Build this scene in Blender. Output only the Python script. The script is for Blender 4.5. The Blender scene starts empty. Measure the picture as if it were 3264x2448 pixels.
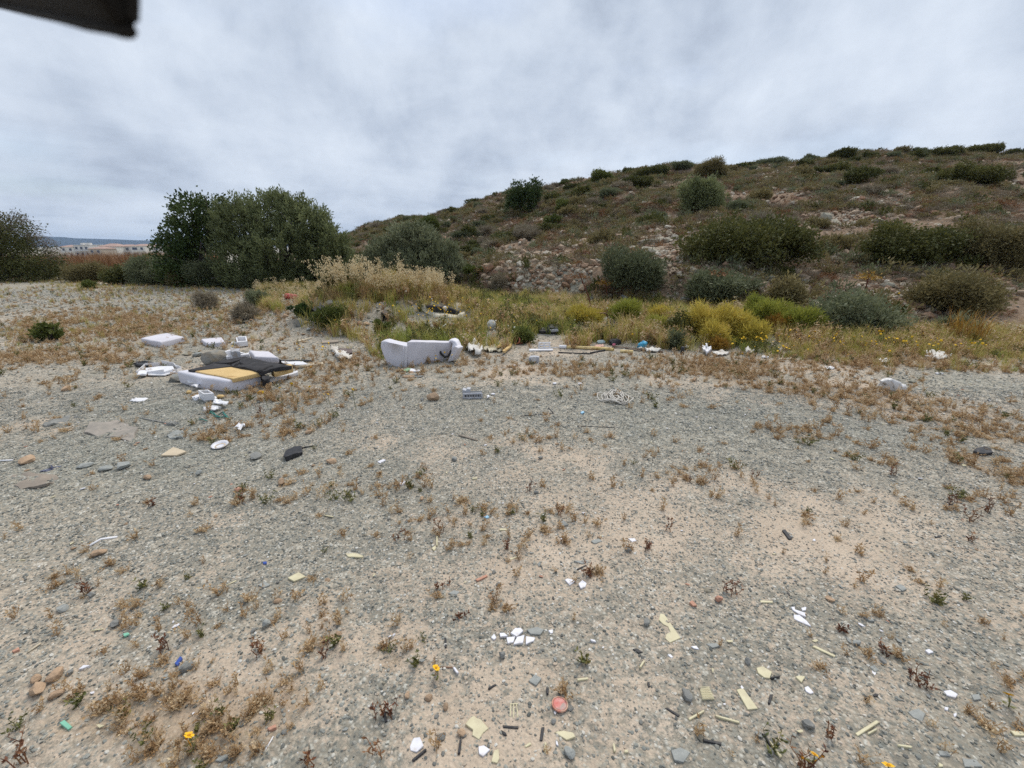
import bpy, bmesh, math, random
import numpy as np
from mathutils import Vector, Matrix, Euler

scene = bpy.context.scene
COL = scene.collection
R = math.radians
# ------------------------------------------------------------------ camera
FPX, CX, CY = 1359.0, 1632.0, 1224.0          # photograph 3264 x 2448
PITCH = R(18.0)
CAM = np.array([0.0, 0.0, 1.6])
cam_d = bpy.data.cameras.new('camera'); cam = bpy.data.objects.new('camera', cam_d); COL.objects.link(cam)
cam_d.sensor_width = 36.0; cam_d.lens = FPX / 3264.0 * 36.0
cam.location = CAM; cam.rotation_euler = (math.pi / 2 - PITCH, 0, 0)
cam_d.clip_start = 0.02; cam_d.clip_end = 12000
cam_d.dof.use_dof = True; cam_d.dof.focus_distance = 4.0; cam_d.dof.aperture_fstop = 5.0
scene.camera = cam
scene.render.engine = 'CYCLES'
cy = scene.cycles
cy.use_denoising = False
cy.max_bounces = 6; cy.diffuse_bounces = 4; cy.glossy_bounces = 2; cy.transmission_bounces = 3
cy.transparent_max_bounces = 6; cy.volume_bounces = 0
cy.sample_clamp_indirect = 4.0
# ------------------------------------------------------------------ sky
SUN_EL, SUN_AZ = R(58), R(25)                 # azimuth from +Y towards +X
W = bpy.data.worlds.new('World'); scene.world = W; W.use_nodes = True
nt = W.node_tree; N = nt.nodes; LK = nt.links; N.clear()
def nd(tree, typ, **kw):
    n = tree.nodes.new(typ)
    for k, v in kw.items(): setattr(n, k, v)
    return n
wo = nd(nt, 'ShaderNodeOutputWorld'); bg = nd(nt, 'ShaderNodeBackground'); LK.new(bg.outputs[0], wo.inputs[0])
sky = nd(nt, 'ShaderNodeTexSky', sky_type='NISHITA', sun_disc=False)
sky.sun_elevation = SUN_EL; sky.sun_rotation = SUN_AZ; sky.dust_density = 2.0
bg.inputs['Strength'].default_value = 0.1
tc = nd(nt, 'ShaderNodeTexCoord')
sep = nd(nt, 'ShaderNodeSeparateXYZ'); LK.new(tc.outputs['Generated'], sep.inputs[0])
def math_(tree, op, a, b=None, c=None, clamp=False):
    n = tree.nodes.new('ShaderNodeMath'); n.operation = op; n.use_clamp = clamp
    for i, x in enumerate((a, b, c)):
        if x is None: continue
        if isinstance(x, (int, float)): n.inputs[i].default_value = x
        else: tree.links.new(x, n.inputs[i])
    return n.outputs[0]
zz = math_(nt, 'ADD', math_(nt, 'MAXIMUM', sep.outputs['Z'], 0.0), 0.14)
px_ = math_(nt, 'DIVIDE', sep.outputs['X'], zz); py_ = math_(nt, 'DIVIDE', sep.outputs['Y'], zz)
cmb = nd(nt, 'ShaderNodeCombineXYZ'); LK.new(px_, cmb.inputs[0]); LK.new(py_, cmb.inputs[1])
def noise_(tree, vec, scale, detail, rough, dist=0.0, off=(0, 0, 0), lac=2.0):
    mp = tree.nodes.new('ShaderNodeMapping'); mp.inputs['Location'].default_value = off
    tree.links.new(vec, mp.inputs[0])
    n = tree.nodes.new('ShaderNodeTexNoise'); n.inputs['Scale'].default_value = scale; n.inputs['Detail'].default_value = detail
    n.inputs['Roughness'].default_value = rough; n.inputs['Distortion'].default_value = dist
    n.inputs['Lacunarity'].default_value = lac
    tree.links.new(mp.outputs[0], n.inputs['Vector']); return n.outputs['Fac']
def ramp_(tree, fac, stops, interp='LINEAR'):
    n = tree.nodes.new('ShaderNodeValToRGB'); cr = n.color_ramp; cr.interpolation = interp
    while len(cr.elements) < len(stops): cr.elements.new(0.5)
    for e, (p, c) in zip(cr.elements, stops): e.position = p; e.color = (c[0], c[1], c[2], 1)
    if fac is not None: tree.links.new(fac, n.inputs[0])
    return n.outputs[0]
def mix_(tree, fac, a, b, mode='MIX'):
    n = tree.nodes.new('ShaderNodeMix'); n.data_type = 'RGBA'; n.blend_type = mode; n.clamp_factor = True
    for s, x in ((n.inputs[0], fac), (n.inputs[6], a), (n.inputs[7], b)):
        if isinstance(x, (int, float)): s.default_value = x
        elif isinstance(x, tuple): s.default_value = (x[0], x[1], x[2], 1)
        else: tree.links.new(x, s)
    return n.outputs[2]
def srgb(r, g, b):
    f = lambda c: (c / 255 / 12.92) if c / 255 <= .04045 else ((c / 255 + .055) / 1.055) ** 2.4
    return (f(r), f(g), f(b))
c1 = noise_(nt, cmb.outputs[0], 0.85, 9, 0.58, 0.3, (3.1, 1.7, 0))
c2 = noise_(nt, cmb.outputs[0], 0.33, 4, 0.5, 0.3, (9.3, 4.2, 0))
c3 = noise_(nt, tc.outputs['Generated'], 5.0, 9, 0.58, 0.15, (0.4, 2.2, 0.9))
csum = math_(nt, 'ADD', math_(nt, 'ADD', math_(nt, 'MULTIPLY', c1, 0.32), math_(nt, 'MULTIPLY', c2, 0.30)), math_(nt, 'MULTIPLY', c3, 0.48))
S10 = lambda r, g, b: tuple(10 * v for v in srgb(r, g, b))
cloud = ramp_(nt, csum, [(0.43, srgb(157, 168, 185)), (0.50, srgb(178, 189, 205)), (0.57, srgb(194, 204, 218)), (0.66, srgb(209, 218, 230))])
cl10 = mix_(nt, 1.0, cloud, (6.0, 6.0, 6.0), 'MULTIPLY')       # divided by the exposure
gap = ramp_(nt, noise_(nt, cmb.outputs[0], 0.6, 5, 0.5, 0.2, (5.5, 7.7, 0)), [(0.3, (0.75, 0.75, 0.75)), (0.45, (1, 1, 1))])
LK.new(mix_(nt, gap, sky.outputs[0], cl10), bg.inputs['Color'])
# ------------------------------------------------------------------ sun behind cloud, exposure
sd = bpy.data.lights.new('sun', 'SUN'); sd.energy = 1.5; sd.angle = R(38); sd.color = (1.0, 0.94, 0.85)
sun = bpy.data.objects.new('sun', sd); COL.objects.link(sun)
sun.rotation_euler = Vector((math.cos(SUN_EL) * math.sin(SUN_AZ), math.cos(SUN_EL) * math.cos(SUN_AZ), math.sin(SUN_EL))).to_track_quat('Z', 'Y').to_euler()
sun.location = (0, 0, 30)
vs = scene.view_settings
vs.view_transform = 'Standard'; vs.look = 'None'; vs.exposure = 1.0; vs.gamma = 1.0; vs.use_curve_mapping = False
scene.display_settings.display_device = 'sRGB'

# ------------------------------------------------------------------ helpers
rng = np.random.default_rng(7)
def hash2(ix, iy, s):
    n = (ix * 374761393 + iy * 668265263 + s * 1442695041) & 0xffffffff
    n = ((n ^ (n >> 13)) * 1274126177) & 0xffffffff
    return ((n ^ (n >> 16)) & 0xffff) / 65535.0
def vnoise(x, y, s=0):
    x = np.asarray(x, float); y = np.asarray(y, float)
    ix = np.floor(x).astype(np.int64); iy = np.floor(y).astype(np.int64)
    fx = x - ix; fy = y - iy; fx = fx * fx * (3 - 2 * fx); fy = fy * fy * (3 - 2 * fy)
    a = hash2(ix, iy, s); b = hash2(ix + 1, iy, s); c = hash2(ix, iy + 1, s); d = hash2(ix + 1, iy + 1, s)
    return (a * (1 - fx) + b * fx) * (1 - fy) + (c * (1 - fx) + d * fx) * fy - 0.5
def fbm(x, y, s=0, o=4):
    t = 0; a = 1.0
    for i in range(o):
        t = t + a * vnoise(np.asarray(x) * 2 ** i, np.asarray(y) * 2 ** i, s + i * 17); a *= 0.5
    return t
def sstep(a, b, x):
    t = np.clip((x - a) / (b - a), 0, 1); return t * t * (3 - 2 * t)
def ray(u, v):
    a, b = u - CX, CY - v
    d = np.array([a, FPX * math.cos(PITCH) + b * math.sin(PITCH), -FPX * math.sin(PITCH) + b * math.cos(PITCH)])
    return d / np.linalg.norm(d)
def flat(u, v, z=0.0):
    d = ray(u, v); t = (z - 1.6) / d[2]; return CAM + t * d
DS = 3264 / 2212.0
# zoom windows of the photograph: origin and scale
ZW = {'A': (400, 1020, 3.403), 'B': (850, 820, 3.16), 'C': (1400, 960, 2.949), 'D': (2050, 960, 1.822), 'E': (0, 1150, 2.011),
      'F': (1100, 1200, 2.011), 'G': (2164, 1200, 2.011), 'H': (0, 1750, 2.011), 'I': (1100, 1750, 2.011), 'J': (2164, 1750, 2.011),
      'K': (0, 580, 2.011), 'L': (1000, 480, 2.011), 'M': (2100, 440, 1.9), 'S': (0, 0, 2212 / 3264.0)}
def zp(w, x, y):
    o = ZW[w]; return o[0] + x / o[2], o[1] + y / o[2]

# ------------------------------------------------------------------ terrain
ridge_px = [(640, 528, 60), (745, 510, 52), (800, 492, 48), (900, 470, 44), (1000, 455, 42), (1080, 430, 41), (1200, 405, 41), (1300, 388, 42), (1400, 374, 43), (1500, 362, 45),
            (1600, 356, 46), (1700, 350, 48), (1800, 343, 50), (1900, 337, 52), (2000, 330, 54), (2100, 328, 56), (2212, 332, 58), (2500, 350, 62), (2900, 420, 70)]
RA, RR, RH = [], [], []
for u, v, r in ridge_px:
    d = ray(u * DS, v * DS); RA.append(math.atan2(d[0], d[1])); RR.append(r); RH.append(max(0.2, 1.6 + r * d[2] / math.hypot(d[0], d[1])))
RA = [RA[0] - 0.35, RA[0] - 0.12] + RA + [1.9]; RR = [80, 70] + RR + [75]; RH = [0.0, 0.1] + RH + [3.0]
foot_px = [(640, 600), (745, 606), (900, 618), (1010, 640), (1115, 647), (1300, 665), (1500, 685), (1700, 702), (1900, 712), (2100, 708), (2212, 705)]
FA, FR = [], []
for u, v in foot_px:
    p = flat(u * DS, v * DS); FA.append(math.atan2(p[0], p[1])); FR.append(math.hypot(p[0], p[1]))
def hill_params(az):
    return np.interp(az, FA, FR), np.interp(az, RA, RR), np.interp(az, RA, RH)
MOUNDS = [(-3.5, 9.6, 2.1, 1.2, .50), (-2.0, 10.4, 2.4, 1.5, .30), (5.3, 8.6, 2.2, 0.9, .22), (1.2, 8.8, 2.2, .8, .12)]
def height(x, y):
    x = np.asarray(x, float); y = np.asarray(y, float)
    d = np.hypot(x, y); az = np.arctan2(x, y)
    z = 0.07 * fbm(x * .22 + 3, y * .22, 1, 3) + 0.02 * fbm(x * 1.7, y * 1.7, 5, 3)
    for mx, my, sx, sy, hh in MOUNDS:
        z = z + hh * np.exp(-((x - mx) / sx) ** 2 - ((y - my) / sy) ** 2) * (1 + .5 * fbm(x * 1.5, y * 1.5, 9, 3))
    Fd, Rd, H = hill_params(az)
    t = (d - Fd) / (Rd - Fd)
    tc_ = np.clip(t, 0, 1)
    g = tc_ * (1 - .10 * tc_) / .90
    over = np.clip(d - Rd, 0, None)
    hz = H * g - np.where(over > 0, (0.02 * over + 0.004 * over ** 2 / (1 + over * .02)), 0)
    hz = hz + sstep(0, .35, t) * np.minimum(H, 4) / 4 * (0.9 * fbm(x * .16, y * .16, 21, 3) + 0.30 * fbm(x * .8, y * .8, 31, 3)) * np.where(d < 200, 1, 0)
    bank = sstep(0.0, 1.3, d - Fd + .6 * fbm(az * 25, d * .1, 44, 3)) * (1 - tc_) ** 3 * 0.75 * sstep(-.16, -.04, az) * (1 - sstep(.42, .62, az))
    z = z + np.where(t > 0, np.maximum(hz, -6.5), 0) + bank
    lo = -6.0 * sstep(30, 170, d) * (1 - sstep(-.45, -.25, az)) - 6.0 * sstep(80, 200, d) * sstep(-.45, -.25, az)
    z = np.where(d > 170, np.minimum(z, -5.5 + 0 * z), z + lo * (1 - sstep(-.45, -.25, az)))
    back = sstep(0, -6, y)
    return z * (1 - back) + 0.05 * back * fbm(x * .3, y * .3, 2, 3)
def h1(x, y): return float(height(np.array([x]), np.array([y]))[0])
def G(u, v, z=0.0, tmax=120):
    """the point of the ground (or z above it) that the photograph shows at pixel u, v"""
    d = ray(u, v)
    ts = np.concatenate([np.arange(.8, 14, .03), np.arange(14, tmax, .08)])
    p = CAM[None] + ts[:, None] * d[None]
    gap = p[:, 2] - (height(p[:, 0], p[:, 1]) + z)
    i = np.argmax(gap <= 0)
    if gap[i] > 0: return p[-1]
    t = ts[i]
    if i > 0: t = ts[i - 1] + (ts[i] - ts[i - 1]) * gap[i - 1] / (gap[i - 1] - gap[i] + 1e-9)
    return CAM + t * d
def GZ(w, x, y, z=0.0): return G(*zp(w, x, y), z)
def mpp(p):                                    # metres per photograph pixel at point p
    q = np.asarray(p) - CAM
    return (q[1] * math.cos(PITCH) - q[2] * math.sin(PITCH)) / FPX

# ------------------------------------------------------------------ materials
MATS = {}
def principled(name):
    m = bpy.data.materials.new(name); m.use_nodes = True; t = m.node_tree
    return m, t, t.nodes['Principled BSDF']
def pm(name, c1, c2=None, scale=8.0, rough=.7, bump=0.0, bscale=None, spec=.3, dirt=None, dscale=3.0, dlo=.5, dhi=.65, metal=0.0, trans=0.0, coat=0.0):
    """plain procedural material: two colours mixed by noise, optional stain colour and relief"""
    if name in MATS: return MATS[name]
    m, t, b = principled(name)
    tcn = nd(t, 'ShaderNodeTexCoord'); vec = tcn.outputs['Object']
    c2 = c2 or tuple(v * .8 for v in c1)
    f = noise_(t, vec, scale, 5, .6)
    col = mix_(t, ramp_(t, f, [(.35, (0, 0, 0)), (.65, (1, 1, 1))]), c1, c2)
    if dirt:
        df = ramp_(t, noise_(t, vec, dscale, 6, .65, .3, (4, 1, 2)), [(dlo, (0, 0, 0)), (dhi, (1, 1, 1))])
        col = mix_(t, df, col, dirt)
    t.links.new(col, b.inputs['Base Color'])
    b.inputs['Roughness'].default_value = rough; b.inputs['Specular IOR Level'].default_value = spec
    b.inputs['Metallic'].default_value = metal
    if trans: b.inputs['Transmission Weight'].default_value = trans
    if bump:
        bn = nd(t, 'ShaderNodeBump'); bn.inputs['Strength'].default_value = bump; bn.inputs['Distance'].default_value = .02
        t.links.new(noise_(t, vec, bscale or scale * 3, 6, .6), bn.inputs['Height']); t.links.new(bn.outputs[0], b.inputs['Normal'])
    MATS[name] = m; return m
def tintmat(name, stops, rough=.65, objrand=.25, transl=.0, spec=.25, gain=1.0):
    """colour read from the per-leaf value 'tint', shifted a little for each copy"""
    if name in MATS: return MATS[name]
    stops = [(p_, tuple(v * gain for v in c_)) for p_, c_ in stops]
    m, t, b = principled(name)
    at = nd(t, 'ShaderNodeAttribute', attribute_name='tint'); oi = nd(t, 'ShaderNodeObjectInfo')
    f = math_(t, 'ADD', math_(t, 'MULTIPLY', at.outputs['Fac'], 1 - objrand), math_(t, 'MULTIPLY', oi.outputs['Random'], objrand))
    col = ramp_(t, f, stops)
    t.links.new(col, b.inputs['Base Color']); b.inputs['Roughness'].default_value = rough; b.inputs['Specular IOR Level'].default_value = spec
    if transl:
        tr = nd(t, 'ShaderNodeBsdfTranslucent'); t.links.new(col, tr.inputs[0]); ms = nd(t, 'ShaderNodeMixShader'); ms.inputs[0].default_value = transl
        t.links.new(b.outputs[0], ms.inputs[1]); t.links.new(tr.outputs[0], ms.inputs[2]); t.links.new(ms.outputs[0], t.nodes['Material Output'].inputs[0])
    MATS[name] = m; return m
def randmat(name, stops, rough=.85, bump=.5, bscale=60, interp='LINEAR', vscale=30, vamt=.35):
    """colour picked for each copy at random"""
    if name in MATS: return MATS[name]
    m, t, b = principled(name)
    oi = nd(t, 'ShaderNodeObjectInfo'); tcn = nd(t, 'ShaderNodeTexCoord')
    col = ramp_(t, oi.outputs['Random'], stops, interp)
    v = ramp_(t, noise_(t, tcn.outputs['Object'], vscale, 5, .65), [(.3, (1 - vamt,) * 3), (.7, (1 + vamt,) * 3)])
    t.links.new(mix_(t, 1.0, col, v, 'MULTIPLY'), b.inputs['Base Color']); b.inputs['Roughness'].default_value = rough
    b.inputs['Specular IOR Level'].default_value = .2
    bn = nd(t, 'ShaderNodeBump'); bn.inputs['Strength'].default_value = bump; bn.inputs['Distance'].default_value = .01
    t.links.new(noise_(t, tcn.outputs['Object'], bscale, 5, .6), bn.inputs['Height']); t.links.new(bn.outputs[0], b.inputs['Normal'])
    MATS[name] = m; return m

# ------------------------------------------------------------------ mesh building
def tag(o, label=None, cat=None, group=None, kind=None):
    if label: o['label'] = label
    if cat: o['category'] = cat; o['kind'] = 'thing'
    if group: o['group'] = group
    if kind: o['kind'] = kind
    return o
def link(name, me, mat=None, parent=None):
    o = bpy.data.objects.new(name, me); COL.objects.link(o)
    if mat is not None and me is not None and not me.materials: me.materials.append(mat)
    if parent is not None: o.parent = parent
    return o
def empty(name, loc, label, cat, group=None, rz=0):
    o = bpy.data.objects.new(name, None); COL.objects.link(o); o.location = Vector(loc); o.rotation_euler = (0, 0, rz); o.empty_display_size = .1
    return tag(o, label, cat, group)
def fast_mesh(name, verts, quads, tint=None, smooth=False):
    """mesh from numpy arrays; quads (n,4) or (n,3)"""
    me = bpy.data.meshes.new(name); k = quads.shape[1]; n = len(quads)
    me.vertices.add(len(verts)); me.vertices.foreach_set('co', np.asarray(verts, np.float32).ravel())
    me.loops.add(n * k); me.loops.foreach_set('vertex_index', np.asarray(quads, np.int32).ravel())
    me.polygons.add(n); me.polygons.foreach_set('loop_start', np.arange(0, n * k, k, dtype=np.int32))
    if smooth: me.polygons.foreach_set('use_smooth', np.ones(n, bool))
    if tint is not None:
        a = me.attributes.new('tint', 'FLOAT', 'POINT'); a.data.foreach_set('value', np.asarray(tint, np.float32))
    me.update(calc_edges=True); return me
class MB:
    """collects simple shapes into one mesh"""
    def __init__(s): s.v = []; s.f = []; s.t = []
    def add(s, vs_, fs, tint=.5):
        k = len(s.v); s.v += [tuple(map(float, p)) for p in vs_]; s.f += [tuple(i + k for i in f) for f in fs]; s.t += [tint] * len(vs_); return s
    def box(s, c, sz, rz=0, rx=0, ry=0):
        m = Matrix.Translation(Vector(c)) @ Euler((rx, ry, rz)).to_matrix().to_4x4()
        x, y, z = sz[0] / 2, sz[1] / 2, sz[2] / 2
        return s.add([m @ Vector((a * x, b * y, d * z)) for a in (-1, 1) for b in (-1, 1) for d in (-1, 1)], [(0, 1, 3, 2), (4, 6, 7, 5), (0, 4, 5, 1), (2, 3, 7, 6), (0, 2, 6, 4), (1, 5, 7, 3)])
    def tube(s, pts, r, n=6, cap=True, tint=.5):
        pts = [Vector(p) for p in pts]; rs = r if isinstance(r, (list, tuple)) else [r] * len(pts); vs_ = []; fs = []
        for i, p in enumerate(pts):
            d = (pts[min(i + 1, len(pts) - 1)] - pts[max(i - 1, 0)]); d = d.normalized() if d.length > 1e-9 else Vector((0, 0, 1))
            a = d.cross(Vector((0, 0, 1)) if abs(d.z) < .9 else Vector((1, 0, 0))).normalized(); b = d.cross(a)
            for k in range(n):
                t = 2 * math.pi * k / n; vs_.append(p + (a * math.cos(t) + b * math.sin(t)) * rs[i])
        for i in range(len(pts) - 1):
            for k in range(n): fs.append((i * n + k, i * n + (k + 1) % n, (i + 1) * n + (k + 1) % n, (i + 1) * n + k))
        if cap: fs.append(tuple(range(n))[::-1]); fs.append(tuple((len(pts) - 1) * n + k for k in range(n)))
        return s.add(vs_, fs, tint)
    def prism(s, poly, z0, z1):
        """poly: list of (x,y) ; z0,z1 numbers or lists"""
        n = len(poly); a = z0 if isinstance(z0, (list, tuple)) else [z0] * n; b = z1 if isinstance(z1, (list, tuple)) else [z1] * n
        vs_ = [(p[0], p[1], a[i]) for i, p in enumerate(poly)] + [(p[0], p[1], b[i]) for i, p in enumerate(poly)]
        area = sum(poly[i][0] * poly[(i + 1) % n][1] - poly[(i + 1) % n][0] * poly[i][1] for i in range(n))
        fs = [tuple(range(n))[::-1], tuple(range(n, 2 * n))] + [(i, (i + 1) % n, n + (i + 1) % n, n + i) for i in range(n)]
        if area < 0: fs = [f[::-1] for f in fs]
        return s.add(vs_, fs)
    def lathe(s, prof, n=20, axis=None):
        vs_ = []; fs = []
        for r, z in prof:
            for k in range(n): t = 2 * math.pi * k / n; vs_.append((r * math.cos(t), r * math.sin(t), z))
        for i in range(len(prof) - 1):
            for k in range(n): fs.append((i * n + k, i * n + (k + 1) % n, (i + 1) * n + (k + 1) % n, (i + 1) * n + k))
        if axis is not None: vs_ = [axis @ Vector(p) for p in vs_]
        return s.add(vs_, fs)
    def mesh(s, name, smooth=False, tint=False):
        me = bpy.data.meshes.new(name); me.from_pydata(s.v, [], s.f); me.update()
        if smooth: me.polygons.foreach_set('use_smooth', [True] * len(me.polygons))
        if tint:
            a = me.attributes.new('tint', 'FLOAT', 'POINT'); a.data.foreach_set('value', s.t)
        return me
    def obj(s, name, mat, parent=None, bevel=0, seg=2, smooth=False, wob=0, wseed=0, sub=0, tint=False):
        me = s.mesh(name, smooth, tint)
        if bevel or wob or sub:
            bm = bmesh.new(); bm.from_mesh(me)
            bmesh.ops.remove_doubles(bm, verts=bm.verts, dist=1e-5)
            if bevel: bmesh.ops.bevel(bm, geom=bm.edges[:] + bm.verts[:], offset=bevel, segments=seg, affect='EDGES', profile=.6, clamp_overlap=True)
            if sub:
                bmesh.ops.triangulate(bm, faces=[f for f in bm.faces if len(f.verts) > 4])
                bmesh.ops.subdivide_edges(bm, edges=bm.edges[:], cuts=sub, use_grid_fill=True)
            if wob:
                co = np.array([v.co for v in bm.verts]); k = 1 / max(1e-3, np.ptp(co, axis=0).max()) * 5
                n1 = fbm(co[:, 0] * k + co[:, 2] * k, co[:, 1] * k, wseed, 3); n2 = fbm(co[:, 1] * k, co[:, 2] * k + co[:, 0] * k, wseed + 5, 3); n3 = fbm(co[:, 0] * k, co[:, 1] * k - co[:, 2] * k, wseed + 9, 3)
                for v, a, b, c in zip(bm.verts, n1, n2, n3): v.co += Vector((a, b, c)) * wob
            bm.normal_update(); bm.to_mesh(me); bm.free()
            if smooth: me.polygons.foreach_set('use_smooth', [True] * len(me.polygons))
        return link(name, me, mat, parent)
def rock_mesh(name, seed, sx, sy, sz, sub=2, cuts=9, rough=.08, smooth=False):
    r = np.random.default_rng(seed); bm = bmesh.new(); bmesh.ops.create_icosphere(bm, subdivisions=sub, radius=1.0)
    co = np.array([v.co for v in bm.verts])
    for _ in range(cuts):
        n = r.normal(size=3); n /= np.linalg.norm(n); c = r.uniform(.55, .85); o = np.clip(co @ n - c, 0, None); co -= o[:, None] * n[None]
    co *= 1 + rough * 2 * fbm(co[:, 0] * 2 + co[:, 2] + seed, co[:, 1] * 2 - co[:, 2], seed, 3)[:, None]
    co *= np.array([sx, sy, sz])
    for v, c in zip(bm.verts, co): v.co = c
    me = bpy.data.meshes.new(name); bm.to_mesh(me); bm.free()
    if smooth: me.polygons.foreach_set('use_smooth', [True] * len(me.polygons))
    return me
def to_px(p):
    q = np.asarray(p) - CAM; zc = q[1] * math.cos(PITCH) - q[2] * math.sin(PITCH); up = q[1] * math.sin(PITCH) + q[2] * math.cos(PITCH)
    return (CX + FPX * q[0] / zc) / DS, (CY - FPX * up / zc) / DS
def near_phrase(p, marks):
    """where a thing stands next to the nearest thing one can name"""
    u, v = to_px(p); b = min(marks, key=lambda m: (m[0] - u) ** 2 + ((m[1] - v) * 1.5) ** 2); du, dv = u - b[0], (v - b[1]) * 1.5; d = math.hypot(du, dv)
    rel = ('right of' if du > 0 else 'left of') if abs(du) > abs(dv) else ('below' if dv > 0 else 'above')
    return ('close ' if d < 45 else 'well ' if d > 130 else '') + rel + ' ' + b[2]
# ---- foliage
def leaf_arrays(base, d, side, L, Wd, fold=.15):
    """diamond leaves: base points, unit directions, unit side vectors"""
    n = len(base); nrm = np.cross(d, side); L = np.broadcast_to(np.asarray(L, float), (n,))[:, None]; Wd = np.broadcast_to(np.asarray(Wd, float), (n,))[:, None]
    v = np.stack([base, base + d * L * .5 + side * Wd * .5 + nrm * L * fold * .5, base + d * L, base + d * L * .5 - side * Wd * .5 + nrm * L * fold * .5], 1)
    q = np.arange(4 * n).reshape(n, 4)
    return v.reshape(-1, 3), q
def unit(v): return v / np.maximum(1e-9, np.linalg.norm(v, axis=1, keepdims=True))
def foliage(seed, lobes, clumps, per, L, Wd, up=.4, out=.6, spread=.16, shell=.55, floor=None, gapn=None, rnd=.8, tint_w=.35, coh=0.0):
    """leaf clumps spread through overlapping ellipsoids. lobes: (cx,cy,cz,rx,ry,rz)"""
    r = np.random.default_rng(seed); lob = np.array(lobes, float)
    w = lob[:, 3] * lob[:, 4] * lob[:, 5]; w = w ** .75; pick = r.choice(len(lob), clumps, p=w / w.sum())
    dirs = unit(r.normal(size=(clumps, 3))); rad = (shell + (1 - shell) * r.random(clumps) ** .6)[:, None]
    rad *= 1 + .34 * fbm(dirs[:, 0] * 3 + pick * 3.1, dirs[:, 1] * 3 + dirs[:, 2] * 2.3, seed, 3)[:, None]
    c = lob[pick, :3] + dirs * rad * lob[pick, 3:]; pk = pick
    if floor is not None:
        k = c[:, 2] > floor; c = c[k]; dirs = dirs[k]; pk = pk[k]
    if gapn:
        k = fbm(c[:, 0] * gapn + 7, c[:, 2] * gapn + c[:, 1] * gapn * .6, seed + 3, 2) > -.22; c = c[k]; dirs = dirs[k]; pk = pk[k]
    n = len(c); lt_ = r.random(len(lob)); ct = np.clip(.45 * lt_[pk] + .55 * r.random(n), 0, 1)
    base = np.repeat(c, per, 0) + r.normal(size=(n * per, 3)) * spread * np.array([1, 1, .8])
    cdir = unit(dirs * out + r.normal(size=(n, 3)) * .35 + np.array([0, 0, up]))          # leaves of one shoot point the same way
    if coh: base = np.repeat(c, per, 0) + np.repeat(cdir, per, 0) * (r.random((n * per, 1)) - .5) * coh + r.normal(size=(n * per, 3)) * spread * .5
    dd = unit(np.repeat(cdir, per, 0) + r.normal(size=(n * per, 3)) * rnd * .6)
    side = unit(np.cross(dd, r.normal(size=(n * per, 3))))
    ll = L * r.uniform(.6, 1.3, n * per); ww = Wd * r.uniform(.7, 1.3, n * per)
    v, q = leaf_arrays(base, dd, side, ll, ww)
    ti = np.clip(np.repeat(ct, per) * (1 - tint_w) + r.random(n * per) * tint_w, 0, 1)
    return v, q, np.repeat(ti, 4)
def foliage_mesh(name, *a, **k):
    v, q, t = foliage(*a, **k); return fast_mesh(name, v, q, t)
def blades(seed, n, rad, h, w, lean=.35, bend=.3, hv=.4, tl=0.0, th=1.0, curl=0.0):
    """grass blades in a tuft -> MB"""
    r = np.random.default_rng(seed); mb = MB()
    for i in range(n):
        a = r.uniform(0, 6.283); q = rad * math.sqrt(r.random()); p = Vector((q * math.cos(a), q * math.sin(a), 0)); H = h * (1 - hv * r.random())
        la = r.uniform(0, 6.283); d = Vector((math.cos(la), math.sin(la), 0)); s = Vector((-d.y, d.x, 0)) * w * .5; l = lean * r.random()
        m = p + d * l * H * .4 + Vector((0, 0, H * .55)); e = p + d * (l + bend * r.random()) * H + Vector((0, 0, H * (1 - .3 * l)))
        mb.add([p - s, p + s, m + s * .8, m - s * .8, e], [(0, 1, 2, 3), (3, 2, 4)], r.uniform(tl, th))
    return mb
def proto(name, me, mat):
    if not me.materials: me.materials.append(mat)
    return bpy.data.objects.new(name, me)
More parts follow.
